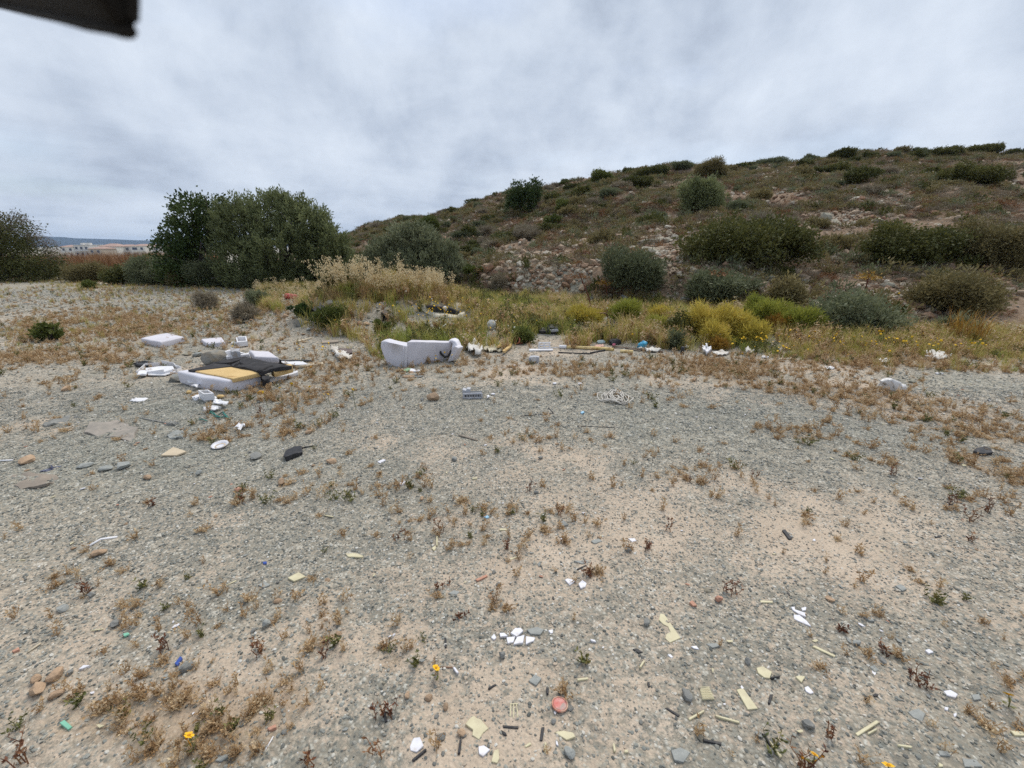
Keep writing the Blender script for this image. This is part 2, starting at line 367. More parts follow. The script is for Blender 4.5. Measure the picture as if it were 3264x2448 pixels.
def scatter(name, pts, rot, scl, protos, label, cat=None, idx=None, seed=0):
    """one object whose copies nobody could count"""
    n = len(pts); r = np.random.default_rng(seed)
    col = bpy.data.collections.new(name + '_kinds')
    for p in protos: col.objects.link(p)
    me = bpy.data.meshes.new(name); me.vertices.add(n); me.vertices.foreach_set('co', np.asarray(pts, np.float32).ravel())
    a = me.attributes.new('rot', 'FLOAT_VECTOR', 'POINT'); a.data.foreach_set('vector', np.asarray(rot, np.float32).ravel())
    scl = np.asarray(scl, np.float32); scl = np.repeat(scl[:, None], 3, 1) if scl.ndim == 1 else scl
    a = me.attributes.new('scl', 'FLOAT_VECTOR', 'POINT'); a.data.foreach_set('vector', scl.ravel())
    if idx is None: idx = r.integers(0, len(protos), n)
    a = me.attributes.new('kind_index', 'INT', 'POINT'); a.data.foreach_set('value', np.asarray(idx, np.int32))
    o = link(name, me); tag(o, label, cat, kind='stuff')
    ng = bpy.data.node_groups.new(name, 'GeometryNodeTree')
    ng.interface.new_socket('Geometry', in_out='INPUT', socket_type='NodeSocketGeometry'); ng.interface.new_socket('Geometry', in_out='OUTPUT', socket_type='NodeSocketGeometry')
    gi = ng.nodes.new('NodeGroupInput'); go = ng.nodes.new('NodeGroupOutput'); iop = ng.nodes.new('GeometryNodeInstanceOnPoints'); ci = ng.nodes.new('GeometryNodeCollectionInfo')
    ci.inputs['Collection'].default_value = col; ci.inputs['Separate Children'].default_value = True; ci.inputs['Reset Children'].default_value = True
    def na(nm, dt):
        q = ng.nodes.new('GeometryNodeInputNamedAttribute'); q.data_type = dt; q.inputs['Name'].default_value = nm; return q.outputs['Attribute']
    L_ = ng.links
    L_.new(gi.outputs[0], iop.inputs['Points']); L_.new(ci.outputs[0], iop.inputs['Instance']); iop.inputs['Pick Instance'].default_value = True
    L_.new(na('kind_index', 'INT'), iop.inputs['Instance Index']); L_.new(na('rot', 'FLOAT_VECTOR'), iop.inputs['Rotation']); L_.new(na('scl', 'FLOAT_VECTOR'), iop.inputs['Scale'])
    L_.new(iop.outputs[0], go.inputs[0])
    md = o.modifiers.new('scatter', 'NODES'); md.node_group = ng
    return o
def inpoly(x, y, poly):
    r = np.zeros(len(x), bool); n = len(poly)
    for i in range(n):
        x0, y0 = poly[i][:2]; x1, y1 = poly[(i + 1) % n][:2]
        c = ((y0 > y) != (y1 > y)) & (x < (x1 - x0) * (y - y0) / (y1 - y0 + 1e-12) + x0); r ^= c
    return r
def onground(x, y, dz=0.0): return np.stack([x, y, height(x, y) + dz], 1)
def zrot(n, r, tilt=0.0): return np.stack([r.normal(size=n) * tilt, r.normal(size=n) * tilt, r.uniform(0, 6.283, n)], 1)
# ================================================================== GROUND
def ell(px, py, rx, ry, amp=1.0):
    """a patch given by where it lies on the field (photograph at 2212 px width), turned into metres"""
    c = G(px * DS, py * DS); a = G((px + rx) * DS, py * DS); b = G(px * DS, (py + ry) * DS)
    return (c[0], c[1], max(.05, abs(a[0] - c[0])), max(.05, abs(b[1] - c[1])), amp)
VEG = [ell(*e) for e in [(150, 700, 260, 40, .55), (420, 700, 160, 50, .55), (60, 770, 120, 25, .7), (230, 775, 90, 18, .7), (650, 860, 150, 28, 1.0), (520, 850, 110, 14, .8), (760, 800, 120, 26, .9), (470, 935, 55, 22, .9), (640, 930, 60, 25, .7),
       (1130, 960, 60, 22, .55), (545, 1075, 40, 20, .6), (860, 1080, 60, 40, .35), (1000, 1110, 90, 40, .35), (680, 1190, 40, 20, .8), (950, 1140, 30, 30, .5), (700, 1390, 45, 35, .8), (840, 1430, 55, 30, .7), (330, 1500, 140, 60, .7), (230, 1560, 190, 60, .75), (590, 1510, 90, 60, 1.0), (430, 1600, 160, 50, .9), (700, 1300, 160, 60, .45), (1050, 1150, 200, 60, .4), (400, 1330, 200, 60, .4), (760, 1050, 200, 40, .5),
       (1740, 840, 110, 30, .8), (1600, 800, 160, 22, .8), (1300, 800, 220, 26, .6), (1000, 800, 140, 24, .8), (1900, 860, 120, 30, .8), (2080, 890, 150, 22, .9), (2150, 1020, 90, 50, 1.4), (2150, 930, 110, 30, 1.2), (1920, 1000, 70, 30, .9), (1700, 935, 90, 22, .7), (1420, 860, 100, 24, .4), (1320, 940, 40, 14, .6), (2100, 1080, 60, 40, .5), (1880, 780, 300, 16, 1.0), (1480, 1000, 200, 60, .12), (1900, 1100, 200, 40, .15), (200, 1250, 100, 40, .4)]]
SANDP = [ell(*e) for e in [(1000, 1240, 300, 70, .5), (1550, 1160, 260, 60, .2), (780, 1120, 160, 40, .55), (1300, 1480, 420, 140, .7), (1800, 1480, 260, 120, .7), (500, 1500, 200, 120, .3), (820, 1380, 120, 60, .4), (400, 1260, 200, 80, .35), (1100, 1600, 500, 60, .6), (2000, 1250, 160, 90, .3)]]
GRAV = [ell(*e) for e in [(200, 1000, 280, 130, .8), (350, 880, 170, 18, .8), (1300, 880, 350, 50, .6), (2100, 830, 140, 22, .8), (600, 1000, 200, 60, .4), (1500, 950, 300, 60, .5)]]
def patches(x, y, lst):
    t = 0
    for cx, cy_, rx, ry, a in lst: t = t + a * np.exp(-((x - cx) / rx) ** 2 - ((y - cy_) / ry) ** 2)
    return t
def vegmask(x, y):
    m = patches(x, y, VEG); n = fbm(x * 1.1, y * 1.1, 61, 4)
    m = m * (0.75 + 1.1 * n) + .10 * sstep(.05, .5, n)
    return np.clip(m, 0, 1.3)
def sandmask(x, y):
    s = .13 + .13 * sstep(3.4, 1.3, y) + .40 * patches(x, y, SANDP) - .8 * patches(x, y, GRAV) + .75 * fbm(x * .9, y * .9, 71, 5) + .45 * fbm(x * 4.5, y * 4.5, 73, 3)
    return np.clip(s * (1 - .65 * sstep(6, 12, y)), 0, 1)
az = np.concatenate([np.linspace(-1.42, 1.42, 470), np.linspace(1.42, 2 * math.pi - 1.42, 44)[1:-1]])
rr = [0.25]
while rr[-1] < 75: rr.append(rr[-1] * 1.0205)
while rr[-1] < 6500: rr.append(rr[-1] * 1.085)
rr = np.array(rr); nA, nR = len(az), len(rr)
AZ, RG = np.meshgrid(az, rr); gx = (RG * np.sin(AZ)).ravel(); gy = (RG * np.cos(AZ)).ravel()
gz = height(gx, gy)
near = (RG.ravel() < 12)
gz = gz + near * (0.010 * fbm(gx * 9, gy * 9, 81, 3) + .005 * fbm(gx * 30, gy * 30, 83, 2))
gv = np.stack([gx, gy, gz], 1)
gv = np.vstack([gv, [[0, 0, h1(0, 0)]]])
ii, jj = np.meshgrid(np.arange(nR - 1), np.arange(nA), indexing='ij'); j2 = (jj + 1) % nA
quads = np.stack([ii * nA + jj, ii * nA + j2, (ii + 1) * nA + j2, (ii + 1) * nA + jj], -1).reshape(-1, 4)[:, ::-1]
cen = gv[quads].mean(1); cd = np.hypot(cen[:, 0], cen[:, 1]); ca = np.arctan2(cen[:, 0], cen[:, 1])
Fd, Rd, Hh = hill_params(ca)
ishill = (cd > Fd) & (cd < 95) & (ca > -.50) & (ca < 1.75)
hillv = sstep(0, 3, np.hypot(gx, gy) - hill_params(np.arctan2(gx, gy))[0])
def ground_mat():
    m, t, b = principled('gravel ground')
    tcn = nd(t, 'ShaderNodeTexCoord'); P = tcn.outputs['Object']
    A = lambda n_: nd(t, 'ShaderNodeAttribute', attribute_name=n_).outputs['Fac']
    sand, veg = A('sand'), A('veg')
    sc = ramp_(t, noise_(t, P, 3.0, 6, .6), [(.3, (.39, .318, .24)), (.55, (.50, .412, .318)), (.75, (.585, .495, .395))])
    sc = mix_(t, .35, sc, ramp_(t, noise_(t, P, 90, 4, .7), [(.3, (.30, .24, .185)), (.7, (.64, .53, .42))]))
    def vor(scale):
        v = nd(t, 'ShaderNodeTexVoronoi'); v.inputs['Scale'].default_value = scale; v.inputs['Randomness'].default_value = 1
        w = nd(t, 'ShaderNodeVectorMath', operation='ADD'); t.links.new(P, w.inputs[0])
        nn = nd(t, 'ShaderNodeTexNoise'); nn.inputs['Scale'].default_value = scale * .7; t.links.new(P, nn.inputs['Vector'])
        sc_ = nd(t, 'ShaderNodeVectorMath', operation='SCALE'); t.links.new(nn.outputs['Color'], sc_.inputs[0]); sc_.inputs['Scale'].default_value = .5 / scale
        t.links.new(sc_.outputs[0], w.inputs[1]); t.links.new(w.outputs[0], v.inputs['Vector'])
        s = nd(t, 'ShaderNodeSeparateColor'); t.links.new(v.outputs['Color'], s.inputs[0]); return v, s
    stops = [(0, (.14, .14, .128)), (.16, (.21, .212, .193)), (.36, (.31, .30, .265)), (.55, (.37, .35, .305)), (.72, (.47, .405, .325)), (.86, (.52, .49, .43)), (1, (.61, .59, .54))]
    v1, s1 = vor(75); v2, s2 = vor(32)
    g1 = ramp_(t, s1.outputs[0], stops); g2 = ramp_(t, s2.outputs[0], stops)
    gm = ramp_(t, s2.outputs[1], [(.52, (0, 0, 0)), (.56, (1, 1, 1))])
    gcol = mix_(t, gm, g1, g2)
    # gaps between stones show the fines
    edge = ramp_(t, v1.outputs['Distance'], [(.30, (0, 0, 0)), (.62, (1, 1, 1))])
    fines = mix_(t, noise_(t, P, 1.4, 4, .6), (.195, .185, .16), (.35, .30, .24))
    gcol = mix_(t, math_(t, 'MULTIPLY', edge, .75), gcol, fines)
    big = ramp_(t, noise_(t, P, .35, 4, .55), [(.35, (.78, .81, .80)), (.65, (1.05, 1.02, .97))])
    gcol = mix_(t, 1.0, gcol, big, 'MULTIPLY')
    gcol = mix_(t, A('grav'), gcol, mix_(t, 1.0, gcol, (.92, .965, .98), 'MULTIPLY'))
    sm = math_(t, 'ADD', sand, math_(t, 'MULTIPLY', math_(t, 'SUBTRACT', noise_(t, P, 34, 5, .75), .5), 2.4))
    smk = ramp_(t, sm, [(.22, (0, 0, 0)), (.62, (1, 1, 1))])
    # single stones still stand in the sand
    st = ramp_(t, s1.outputs[1], [(.42, (1, 1, 1)), (.46, (0, 0, 0))])
    stm = math_(t, 'MULTIPLY', st, ramp_(t, v1.outputs['Distance'], [(.28, (1, 1, 1)), (.36, (0, 0, 0))]))
    col = mix_(t, math_(t, 'MULTIPLY', smk, math_(t, 'SUBTRACT', 1.0, stm)), gcol, sc)
    # dry plant litter
    vl = ramp_(t, math_(t, 'ADD', veg, math_(t, 'MULTIPLY', math_(t, 'SUBTRACT', noise_(t, P, 14, 5, .7), .5), 1.2)), [(.35, (0, 0, 0)), (.75, (1, 1, 1))])
    lit = ramp_(t, noise_(t, P, 70, 4, .7), [(.3, (.18, .12, .07)), (.55, (.32, .22, .13)), (.75, (.45, .35, .22))])
    col = mix_(t, math_(t, 'MULTIPLY', vl, .4), col, lit)
    t.links.new(col, b.inputs['Base Color']); b.inputs['Roughness'].default_value = .95; b.inputs['Specular IOR Level'].default_value = .15
    hgt = math_(t, 'ADD', math_(t, 'MULTIPLY', v1.outputs['Distance'], -.6), math_(t, 'MULTIPLY', noise_(t, P, 120, 4, .7), .5))
    bn = nd(t, 'ShaderNodeBump'); bn.inputs['Strength'].default_value = .8; bn.inputs['Distance'].default_value = .01
    t.links.new(hgt, bn.inputs['Height']); t.links.new(bn.outputs[0], b.inputs['Normal'])
    return m
def hill_mat():
    m, t, b = principled('stony hill soil')
    tcn = nd(t, 'ShaderNodeTexCoord'); P = tcn.outputs['Object']
    soil = ramp_(t, noise_(t, P, .5, 6, .65), [(.3, (.15, .098, .064)), (.5, (.24, .165, .112)), (.7, (.32, .24, .17))])
    soil = mix_(t, .5, soil, ramp_(t, noise_(t, P, 6, 6, .7), [(.3, (.12, .084, .058)), (.55, (.25, .185, .13)), (.75, (.42, .34, .26))]))
    v = nd(t, 'ShaderNodeTexVoronoi'); v.inputs['Scale'].default_value = 5.0; t.links.new(P, v.inputs['Vector'])
    s = nd(t, 'ShaderNodeSeparateColor'); t.links.new(v.outputs['Color'], s.inputs[0])
    stc = ramp_(t, s.outputs[0], [(0, (.22, .16, .12)), (.4, (.36, .27, .20)), (.7, (.46, .40, .32)), (1, (.55, .52, .45))])
    k = math_(t, 'MULTIPLY', ramp_(t, s.outputs[1], [(.45, (1, 1, 1)), (.5, (0, 0, 0))]), ramp_(t, v.outputs['Distance'], [(.35, (1, 1, 1)), (.5, (0, 0, 0))]))
    zone = ramp_(t, noise_(t, P, .22, 4, .6), [(.42, (.15, .15, .15)), (.6, (1, 1, 1))])
    pale = ramp_(t, math_(t, 'ADD', nd(t, 'ShaderNodeAttribute', attribute_name='pale').outputs['Fac'], math_(t, 'MULTIPLY', math_(t, 'SUBTRACT', noise_(t, P, 2.5, 5, .7), .5), .9)), [(.4, (0, 0, 0)), (.6, (1, 1, 1))])
    soil = mix_(t, pale, soil, ramp_(t, noise_(t, P, 9, 6, .75), [(.3, (.18, .15, .11)), (.5, (.32, .30, .235)), (.7, (.44, .43, .355))]))
    col = mix_(t, math_(t, 'MULTIPLY', k, zone), soil, stc)
    t.links.new(col, b.inputs['Base Color']); b.inputs['Roughness'].default_value = .95; b.inputs['Specular IOR Level'].default_value = .1
    bn = nd(t, 'ShaderNodeBump'); bn.inputs['Strength'].default_value = .9; bn.inputs['Distance'].default_value = .08
    t.links.new(noise_(t, P, 7, 6, .7), bn.inputs['Height']); t.links.new(bn.outputs[0], b.inputs['Normal'])
    return m
def sub_mesh(name, qs, mat, attrs):
    used, inv = np.unique(qs.ravel(), return_inverse=True)
    me = fast_mesh(name, gv[used], inv.reshape(qs.shape), smooth=True)
    for k, val in attrs.items():
        a = me.attributes.new(k, 'FLOAT', 'POINT'); a.data.foreach_set('value', np.asarray(val[used], np.float32))
    return link(name, me, mat)
sm_ = np.append(sandmask(gx, gy), .3); vm_ = np.append(vegmask(gx, gy), 0)
ground = sub_mesh('ground', quads[~ishill], ground_mat(), {'sand': sm_, 'veg': vm_, 'grav': np.append(np.clip(patches(gx, gy, GRAV) * 1.4, 0, 1), 0)}); tag(ground, 'flat gravelly waste ground of grey stones and tan sand', kind='structure')
PALE = [ell(1190, 600, 80, 40, 1.1), ell(1240, 615, 50, 30, .8), ell(1440, 565, 55, 30, .8), ell(1650, 612, 110, 14, .6), ell(1790, 485, 60, 12, .6)]
hill = sub_mesh('hill', quads[ishill], hill_mat(), {'pale': np.append(patches(gx, gy, PALE), 0)}); tag(hill, 'low stony hill rising behind the waste ground', kind='structure')
# the near gap under the camera is closed by a small disc fan
k0 = MB(); k0.add([gv[i] for i in range(nA)] + [gv[-1]], [(i, (i + 1) % nA, nA)[::-1] for i in range(nA)])
# far blue hills
mb = MB(); n = 140; va = []; rs = np.random.default_rng(3)
for i in range(n + 1):
    a = -1.25 + 1.6 * i / n; d = 3600
    hh = 40 + 26 * fbm(np.array([a * 5]), np.array([.5]), 91, 4)[0] - 14 * (a + .55)
    for dd, z in ((-500, -6), (-260, hh * .55), (0, hh), (500, -6)): va.append(((d + dd) * math.sin(a), (d + dd) * math.cos(a), z + 3 * fbm(np.array([a * 60]), np.array([dd * .01]), 93, 3)[0] * (z > 0)))
mb.add(va, [(i * 4 + k, i * 4 + k + 1, (i + 1) * 4 + k + 1, (i + 1) * 4 + k) for i in range(n) for k in range(3)])
tag(mb.obj('distant_hills', pm('haze tinted hill scrub', (.022, .04, .065), (.04, .06, .075), scale=.01, rough=.9), smooth=True), 'long low blue hills on the horizon behind the houses', kind='structure')  # blue of the distant air is put into the hills' base colour

# ================================================================== GRAVEL
peb_stops = [(0, (.11, .112, .105)), (.12, (.17, .172, .158)), (.30, (.25, .248, .222)), (.48, (.33, .31, .265)), (.64, (.40, .33, .255)), (.77, (.50, .41, .32)), (.88, (.51, .48, .42)), (1, (.61, .59, .54))]
pebm = randmat('pebble stone', peb_stops, bump=.3, bscale=80, vscale=60, vamt=.25)
pebg = randmat('grey green pebble', [(0, (.10, .107, .10)), (.18, (.16, .168, .157)), (.42, (.235, .243, .222)), (.68, (.32, .32, .285)), (.82, (.39, .34, .27)), (.92, (.48, .46, .40)), (1, (.62, .61, .57))], bump=.3, bscale=80, vscale=60, vamt=.25)
pp = []
for i in range(7):
    r_ = np.random.default_rng(300 + i)
    pp.append(proto('pebble', rock_mesh('pebble', 300 + i, .5 * r_.uniform(.8, 1.1), .5 * r_.uniform(.55, .9), .5 * r_.uniform(.3, .55), sub=1 if i < 5 else 2, cuts=7), pebm))
ppg = []
for p in pp:
    q = p.copy(); q.data = p.data.copy(); q.data.materials.clear(); q.data.materials.append(pebg); ppg.append(q)
for i, p in enumerate(pp): p.name = 'pebble_a%d' % i
for i, p in enumerate(ppg): p.name = 'pebble_b%d' % i
def pcopy(p, tag_):
    q = p.copy(); q.name = p.name.split('.')[0] + tag_; return q
def peb_layer(name, n, y0, y1, s0, s1, pw, label, seed, mode):
    r = np.random.default_rng(seed)
    y = y0 + (y1 - y0) * r.random(n * 3) ** pw
    x = (r.random(n * 3) * 2 - 1) * (y * 1.45 + 1.3)
    s = s0 + (s1 - s0) * r.random(len(x)) ** 2.6
    sa = sandmask(x, y); ve = vegmask(x, y)
    dens = np.clip(1.0 - .75 * sa + .55 * fbm(x * 2.3, y * 2.3, seed, 3), .25, 1)
    if mode == 'back': dens = dens * np.where(np.hypot(x, y) > hill_params(np.arctan2(x, y))[0] - 1, .15, 1) * (1 - .5 * np.clip(ve, 0, 1))
    k = np.nonzero(r.random(len(x)) < dens)[0][:n]
    x, y, s = x[k], y[k], s[k]; q = len(x)
    z = height(x, y) + (x * x + y * y < 144) * (0.010 * fbm(x * 9, y * 9, 81, 3) + .005 * fbm(x * 30, y * 30, 83, 2))
    return scatter(name, np.stack([x, y, z + s * .06], 1), zrot(q, r, .22), s, [pcopy(p, name) for p in pp + ppg], label, seed=seed, idx=r.integers(0, 7, q) + 7 * (r.random(q) < np.clip(.85 - .9 * sa[k] + .6 * fbm(x * .5, y * .5, 77, 3) + .3 * (x < -.8) + .6 * patches(x, y, GRAV), .15, .98)))
peb_layer('fine_gravel', 330000, .75, 4.8, .005, .021, .62, 'fine grey and tan gravel covering the near ground', 501, 'near')
peb_layer('gravel', 95000, 3.4, 9.5, .012, .036, .66, 'grey green gravel covering the middle of the waste ground', 502, 'back')
peb_layer('coarse_gravel', 30000, 8.0, 23, .03, .09, .7, 'stony rubble strewn over the back of the waste ground', 503, 'back')
# ================================================================== TREES AND SHRUBS
LEAF = {
 'carob': tintmat('carob leaf', [(0, (.018, .034, .010)), (.5, (.04, .066, .018)), (1, (.10, .125, .036))], transl=.25, gain=1.15),
 'olive': tintmat('olive leaf', [(0, (.04, .048, .020)), (.5, (.088, .10, .046)), (1, (.19, .20, .105))], transl=.35, gain=2.35),
 'olive2': tintmat('silvery olive leaf', [(0, (.055, .062, .034)), (.5, (.12, .132, .075)), (1, (.24, .25, .165))], transl=.3, gain=1.6),
 'dark': tintmat('dark evergreen leaf', [(0, (.028, .034, .010)), (.5, (.064, .068, .02)), (1, (.15, .14, .042))], transl=.25, gain=1.4),
 'grey': tintmat('grey green leaf', [(0, (.05, .058, .030)), (.5, (.095, .108, .058)), (1, (.17, .18, .11))], transl=.3, gain=1.55),
 'brown': tintmat('brown green leaf', [(0, (.055, .05, .020)), (.5, (.112, .094, .042)), (1, (.20, .165, .075))], transl=.3, gain=1.8),
 'bright': tintmat('bright green leaf', [(0, (.045, .06, .014)), (.5, (.09, .11, .026)), (1, (.18, .19, .05))], transl=.3, gain=1.1),
 'dry': tintmat('dry grey twig', [(0, (.095, .078, .055)), (.5, (.18, .152, .108)), (1, (.30, .26, .19))], transl=.2, gain=1.3),
 'fennel': tintmat('feathery yellow green leaf', [(0, (.19, .18, .03)), (.45, (.38, .31, .06)), (1, (.56, .42, .11))], transl=.35, gain=1.35),
 'fennelg': tintmat('feathery green leaf', [(0, (.10, .125, .02)), (.5, (.20, .215, .038)), (1, (.36, .32, .06))], transl=.35, gain=1.35),
 'orange': tintmat('orange dry leaf', [(0, (.20, .10, .02)), (.5, (.36, .20, .035)), (1, (.5, .33, .07))], transl=.2, gain=1.0),
 'rust': tintmat('rust brown dry plant', [(0, (.09, .04, .018)), (.5, (.20, .10, .045)), (1, (.34, .20, .10))], transl=.2, gain=1.15),
 'straw': tintmat('straw', [(0, (.20, .13, .06)), (.5, (.38, .28, .15)), (1, (.58, .49, .33))], transl=.2, gain=1.05),
}
BARK = pm('grey bark', (.12, .10, .085), (.06, .05, .045), scale=12, rough=.9, bump=.6)
DRYBARK = pm('pale dry twig bark', (.26, .23, .20), (.15, .13, .12), scale=10, rough=.9)
def lobe(u, v, ru, rv, Y, rd=None):
    """a crown lobe standing Y metres away, sized in photograph (2212 px) units"""
    d = ray(u * DS, v * DS); p = CAM + d * (Y / d[1]); k = mpp(p) * DS
    return (p[0], p[1], p[2], ru * k, (rd or (ru + rv) / 2) * k, rv * k)
def limbs(mb, base, lobes, r0, seed, n=None, wig=.12):
    r = np.random.default_rng(seed); base = Vector(base)
    for lb in lobes[:n]:
        e = Vector(lb[:3]); m = base.lerp(e, .5) + Vector(r.normal(size=3)) * wig * (e - base).length * .5; m.z = max(m.z, base.z + .1)
        mb.tube([base, base.lerp(m, .5) + Vector((0, 0, .05)), m, m.lerp(e, .5), e], [r0, r0 * .8, r0 * .55, r0 * .4, r0 * .2], 6)
        for _ in range(3):
            q = e + Vector(r.normal(size=3)) * Vector(lb[3:]).length * .35; mb.tube([m.lerp(e, .6), q], [r0 * .3, r0 * .08], 4)
def tree(name, label, cat, base, lobes, mat, clumps, per, L, Wd, r0, seed, group=None, trunk_mat=None, **kw):
    o = empty(name, base, label, cat, group); b = np.asarray(base)
    lo = [(l[0] - b[0], l[1] - b[1], l[2] - b[2], l[3], l[4], l[5]) for l in lobes]
    mb = MB(); limbs(mb, (0, 0, -.15), lo, r0, seed); mb.obj('trunk', trunk_mat or BARK, o, smooth=True)
    link('crown', foliage_mesh('crown', seed, lo, clumps, per, L, Wd, floor=.05, **kw), LEAF[mat], o)
    return o
# --- carob with open top, and the two olives beside it
bp = G(425 * DS, 617 * DS); Y = bp[1]
tree('carob_tree', 'dark leafy tree with sky gaps near its top, joined to the large olive', 'tree', bp,
     [lobe(425, 470, 46, 42, Y), lobe(385, 515, 32, 40, Y), lobe(395, 565, 44, 42, Y), lobe(440, 560, 50, 55, Y), lobe(455, 500, 30, 45, Y + .3), lobe(410, 440, 30, 22, Y), lobe(450, 600, 60, 25, Y), lobe(372, 545, 30, 40, Y), lobe(380, 590, 40, 30, Y), lobe(475, 455, 30, 32, Y)],
     'carob', 820, 22, .11, .075, .09, 11, shell=.5, gapn=1.5, up=.2, spread=.13)
bp = G(610 * DS, 620 * DS); Y = bp[1]
tree('olive_tree', 'large rounded olive tree, widest of the grey green trees', 'tree', bp,
     [lobe(595, 470, 62, 52, Y), lobe(520, 490, 55, 58, Y), lobe(650, 490, 58, 55, Y), lobe(690, 545, 52, 60, Y), lobe(610, 555, 80, 70, Y - .3), lobe(520, 565, 60, 60, Y - .2), lobe(725, 585, 34, 42, Y), lobe(640, 448, 26, 24, Y), lobe(598, 436, 24, 20, Y), lobe(558, 462, 30, 26, Y), lobe(484, 482, 26, 36, Y + .3), lobe(600, 605, 110, 28, Y - .2), lobe(690, 600, 55, 32, Y - .3), lobe(560, 590, 80, 36, Y - .5), lobe(705, 525, 44, 46, Y), lobe(738, 570, 34, 44, Y), lobe(745, 605, 36, 26, Y - .2), lobe(680, 485, 34, 32, Y), lobe(520, 470, 34, 28, Y)],
     'olive', 3700, 24, .125, .042, .13, 12, shell=.5, up=.8, out=.7, spread=.10, rnd=.6, coh=.32)
bp = G(900 * DS, 626 * DS); Y = bp[1]
tree('olive_tree', 'lower round olive tree behind the pale tall grass', 'tree', bp,
     [lobe(890, 530, 56, 42, Y), lobe(840, 560, 48, 44, Y), lobe(945, 560, 48, 42, Y), lobe(980, 595, 36, 36, Y), lobe(900, 585, 80, 44, Y - .3), lobe(805, 590, 30, 34, Y), lobe(905, 505, 28, 20, Y)],
     'olive2', 1900, 24, .12, .040, .09, 13, shell=.5, up=.8, out=.7, spread=.10, rnd=.6, coh=.28)
# --- tree at the edge with bare drooping twigs
bp = G(-40 * DS, 606 * DS); Y = bp[1]
lt = tree('drooping_tree', 'brown green tree with bare drooping twigs along its top', 'tree', bp,
     [lobe(-30, 540, 90, 60, Y), lobe(60, 560, 60, 45, Y), lobe(100, 585, 42, 30, Y), lobe(10, 500, 60, 34, Y), lobe(-60, 500, 60, 50, Y), lobe(20, 590, 110, 26, Y)],
     'dark', 1500, 18, .10, .05, .12, 14, shell=.45, up=-.2, out=.5, spread=.17)
r_ = np.random.default_rng(15); mb = MB()
for i in range(190):
    u = r_.uniform(-60, 110); top = 452 + max(0, u - 20) ** 1.25 * .26; p = Vector(lobe(u, top + r_.uniform(8, 50), 1, 1, Y + r_.uniform(-.8, .8))[:3]) - Vector(bp)
    s = r_.choice([1, 1, -1]); l = r_.uniform(.35, .9)
    mb.tube([p, p + Vector((s * l * .3, r_.normal() * .1, l * .28)), p + Vector((s * l * .75, r_.normal() * .15, l * .2)), p + Vector((s * l * 1.05, r_.normal() * .2, -l * .25))], [.008, .007, .006, .003], 3)
mb.obj('twig_spray', pm('brown twig', (.15, .12, .10), (.09, .07, .06), scale=6), lt)

# --- shrubs
SHK = {'dark': ('dark', .085, .05, dict(up=.3, out=.7)), 'grey': ('grey', .09, .028, dict(up=.6, out=.7)), 'brown': ('brown', .085, .03, dict(up=.4, out=.7)), 'bright': ('bright', .09, .042, dict(up=.5, out=.7)),
       'dry': ('dry', .16, .016, dict(up=.35, out=.9)), 'fennel': ('fennel', .15, .014, dict(up=.7, out=.6)), 'fennelg': ('fennelg', .15, .014, dict(up=.8, out=.6)), 'olive': ('olive', .14, .04, dict(up=.7, out=.5)), 'orange': ('orange', .13, .014, dict(up=.5, out=.7)), 'carob': ('carob', .13, .07, dict(up=.4, out=.6))}
def shrub_parts(o, kind, w, dp, h, seed, dens=2.3, lsc=1.0, airy=False, nl=10):
    r = np.random.default_rng(seed); mat, L, Wd, kw = SHK[kind]; L *= lsc; Wd *= lsc
    w *= 1.1; dp *= 1.1; wide = w > 3.0
    lobes = [(0, 0, h * .3, w * .38, dp * .38, h * .46)] if not wide else []
    if wide:
        for i in range(int(nl * 1.5)):
            q = r.uniform(-.42, .42); e = math.sqrt(max(.05, 1 - (q / .5) ** 2)); lobes.append((q * w, r.uniform(-.3, .3) * dp * e, h * r.uniform(.05, .68) * e, w * r.uniform(.07, .15), dp * r.uniform(.12, .22), h * r.uniform(.18, .38)))
    for i in range(nl):
        a = 6.283 * i / nl + r.uniform(-.4, .4); q = r.uniform(.45, .95) ; rx = r.uniform(.10, .24)
        lobes.append((math.cos(a) * w * .33 * q, math.sin(a) * dp * .33 * q, h * r.uniform(.2, .7), w * rx, dp * rx, h * r.uniform(.18, .34)))
    area = 2.2 * math.pi * (w / 2) * (dp / 2) + 1.6 * (w + dp) * h * .6; leaf = L * Wd * .5
    n = int(np.clip(dens * area / leaf, 250, 34000)); per = 14
    k = dict(kw); k.update(shell=.45, spread=min(.13, .15 * min(w, h)) * (1.2 if airy else 1), floor=.02, tint_w=.4, coh=.12 * min(1.5, h))
    if airy: k['gapn'] = 2.2 if w < 3 else 1.1
    link('crown', foliage_mesh('crown', seed, lobes, max(20, n // per), per, L, Wd, **k), LEAF[mat], o)
    mb = MB()
    for i in range(6):
        l = lobes[1 + i % nl]; e = Vector((l[0], l[1], l[2])) * 1.05
        mb.tube([(0, 0, -.08), Vector((l[0] * .35, l[1] * .35, l[2] * .35)), e], [.02 + .012 * h, .014 + .006 * h, .005], 5)
    mb.obj('stem', BARK if kind != 'dry' else DRYBARK, o)
def shrub(name, label, u0, u1, vt, vb, kind, seed, cat='shrub', group=None, sink=0.0, dr=.8, **kw):
    p = G((u0 + u1) / 2 * DS, vb * DS); k = mpp(p) * DS; w = (u1 - u0) * k; h = (vb - vt) * k * 1.04
    p = p.copy(); dp = w * dr; p[1] += dp * .30; p[2] = h1(p[0], p[1]) - sink
    o = empty(name, p, label, cat, group); shrub_parts(o, kind, w, dp, h, seed, **kw); return o
BIG = []
def S(*a, **k):
    o = shrub(*a, **k); BIG.append((o.location.x, o.location.y, (a[3] - a[2]) * DS * mpp(np.array(o.location)) * .5)); return o
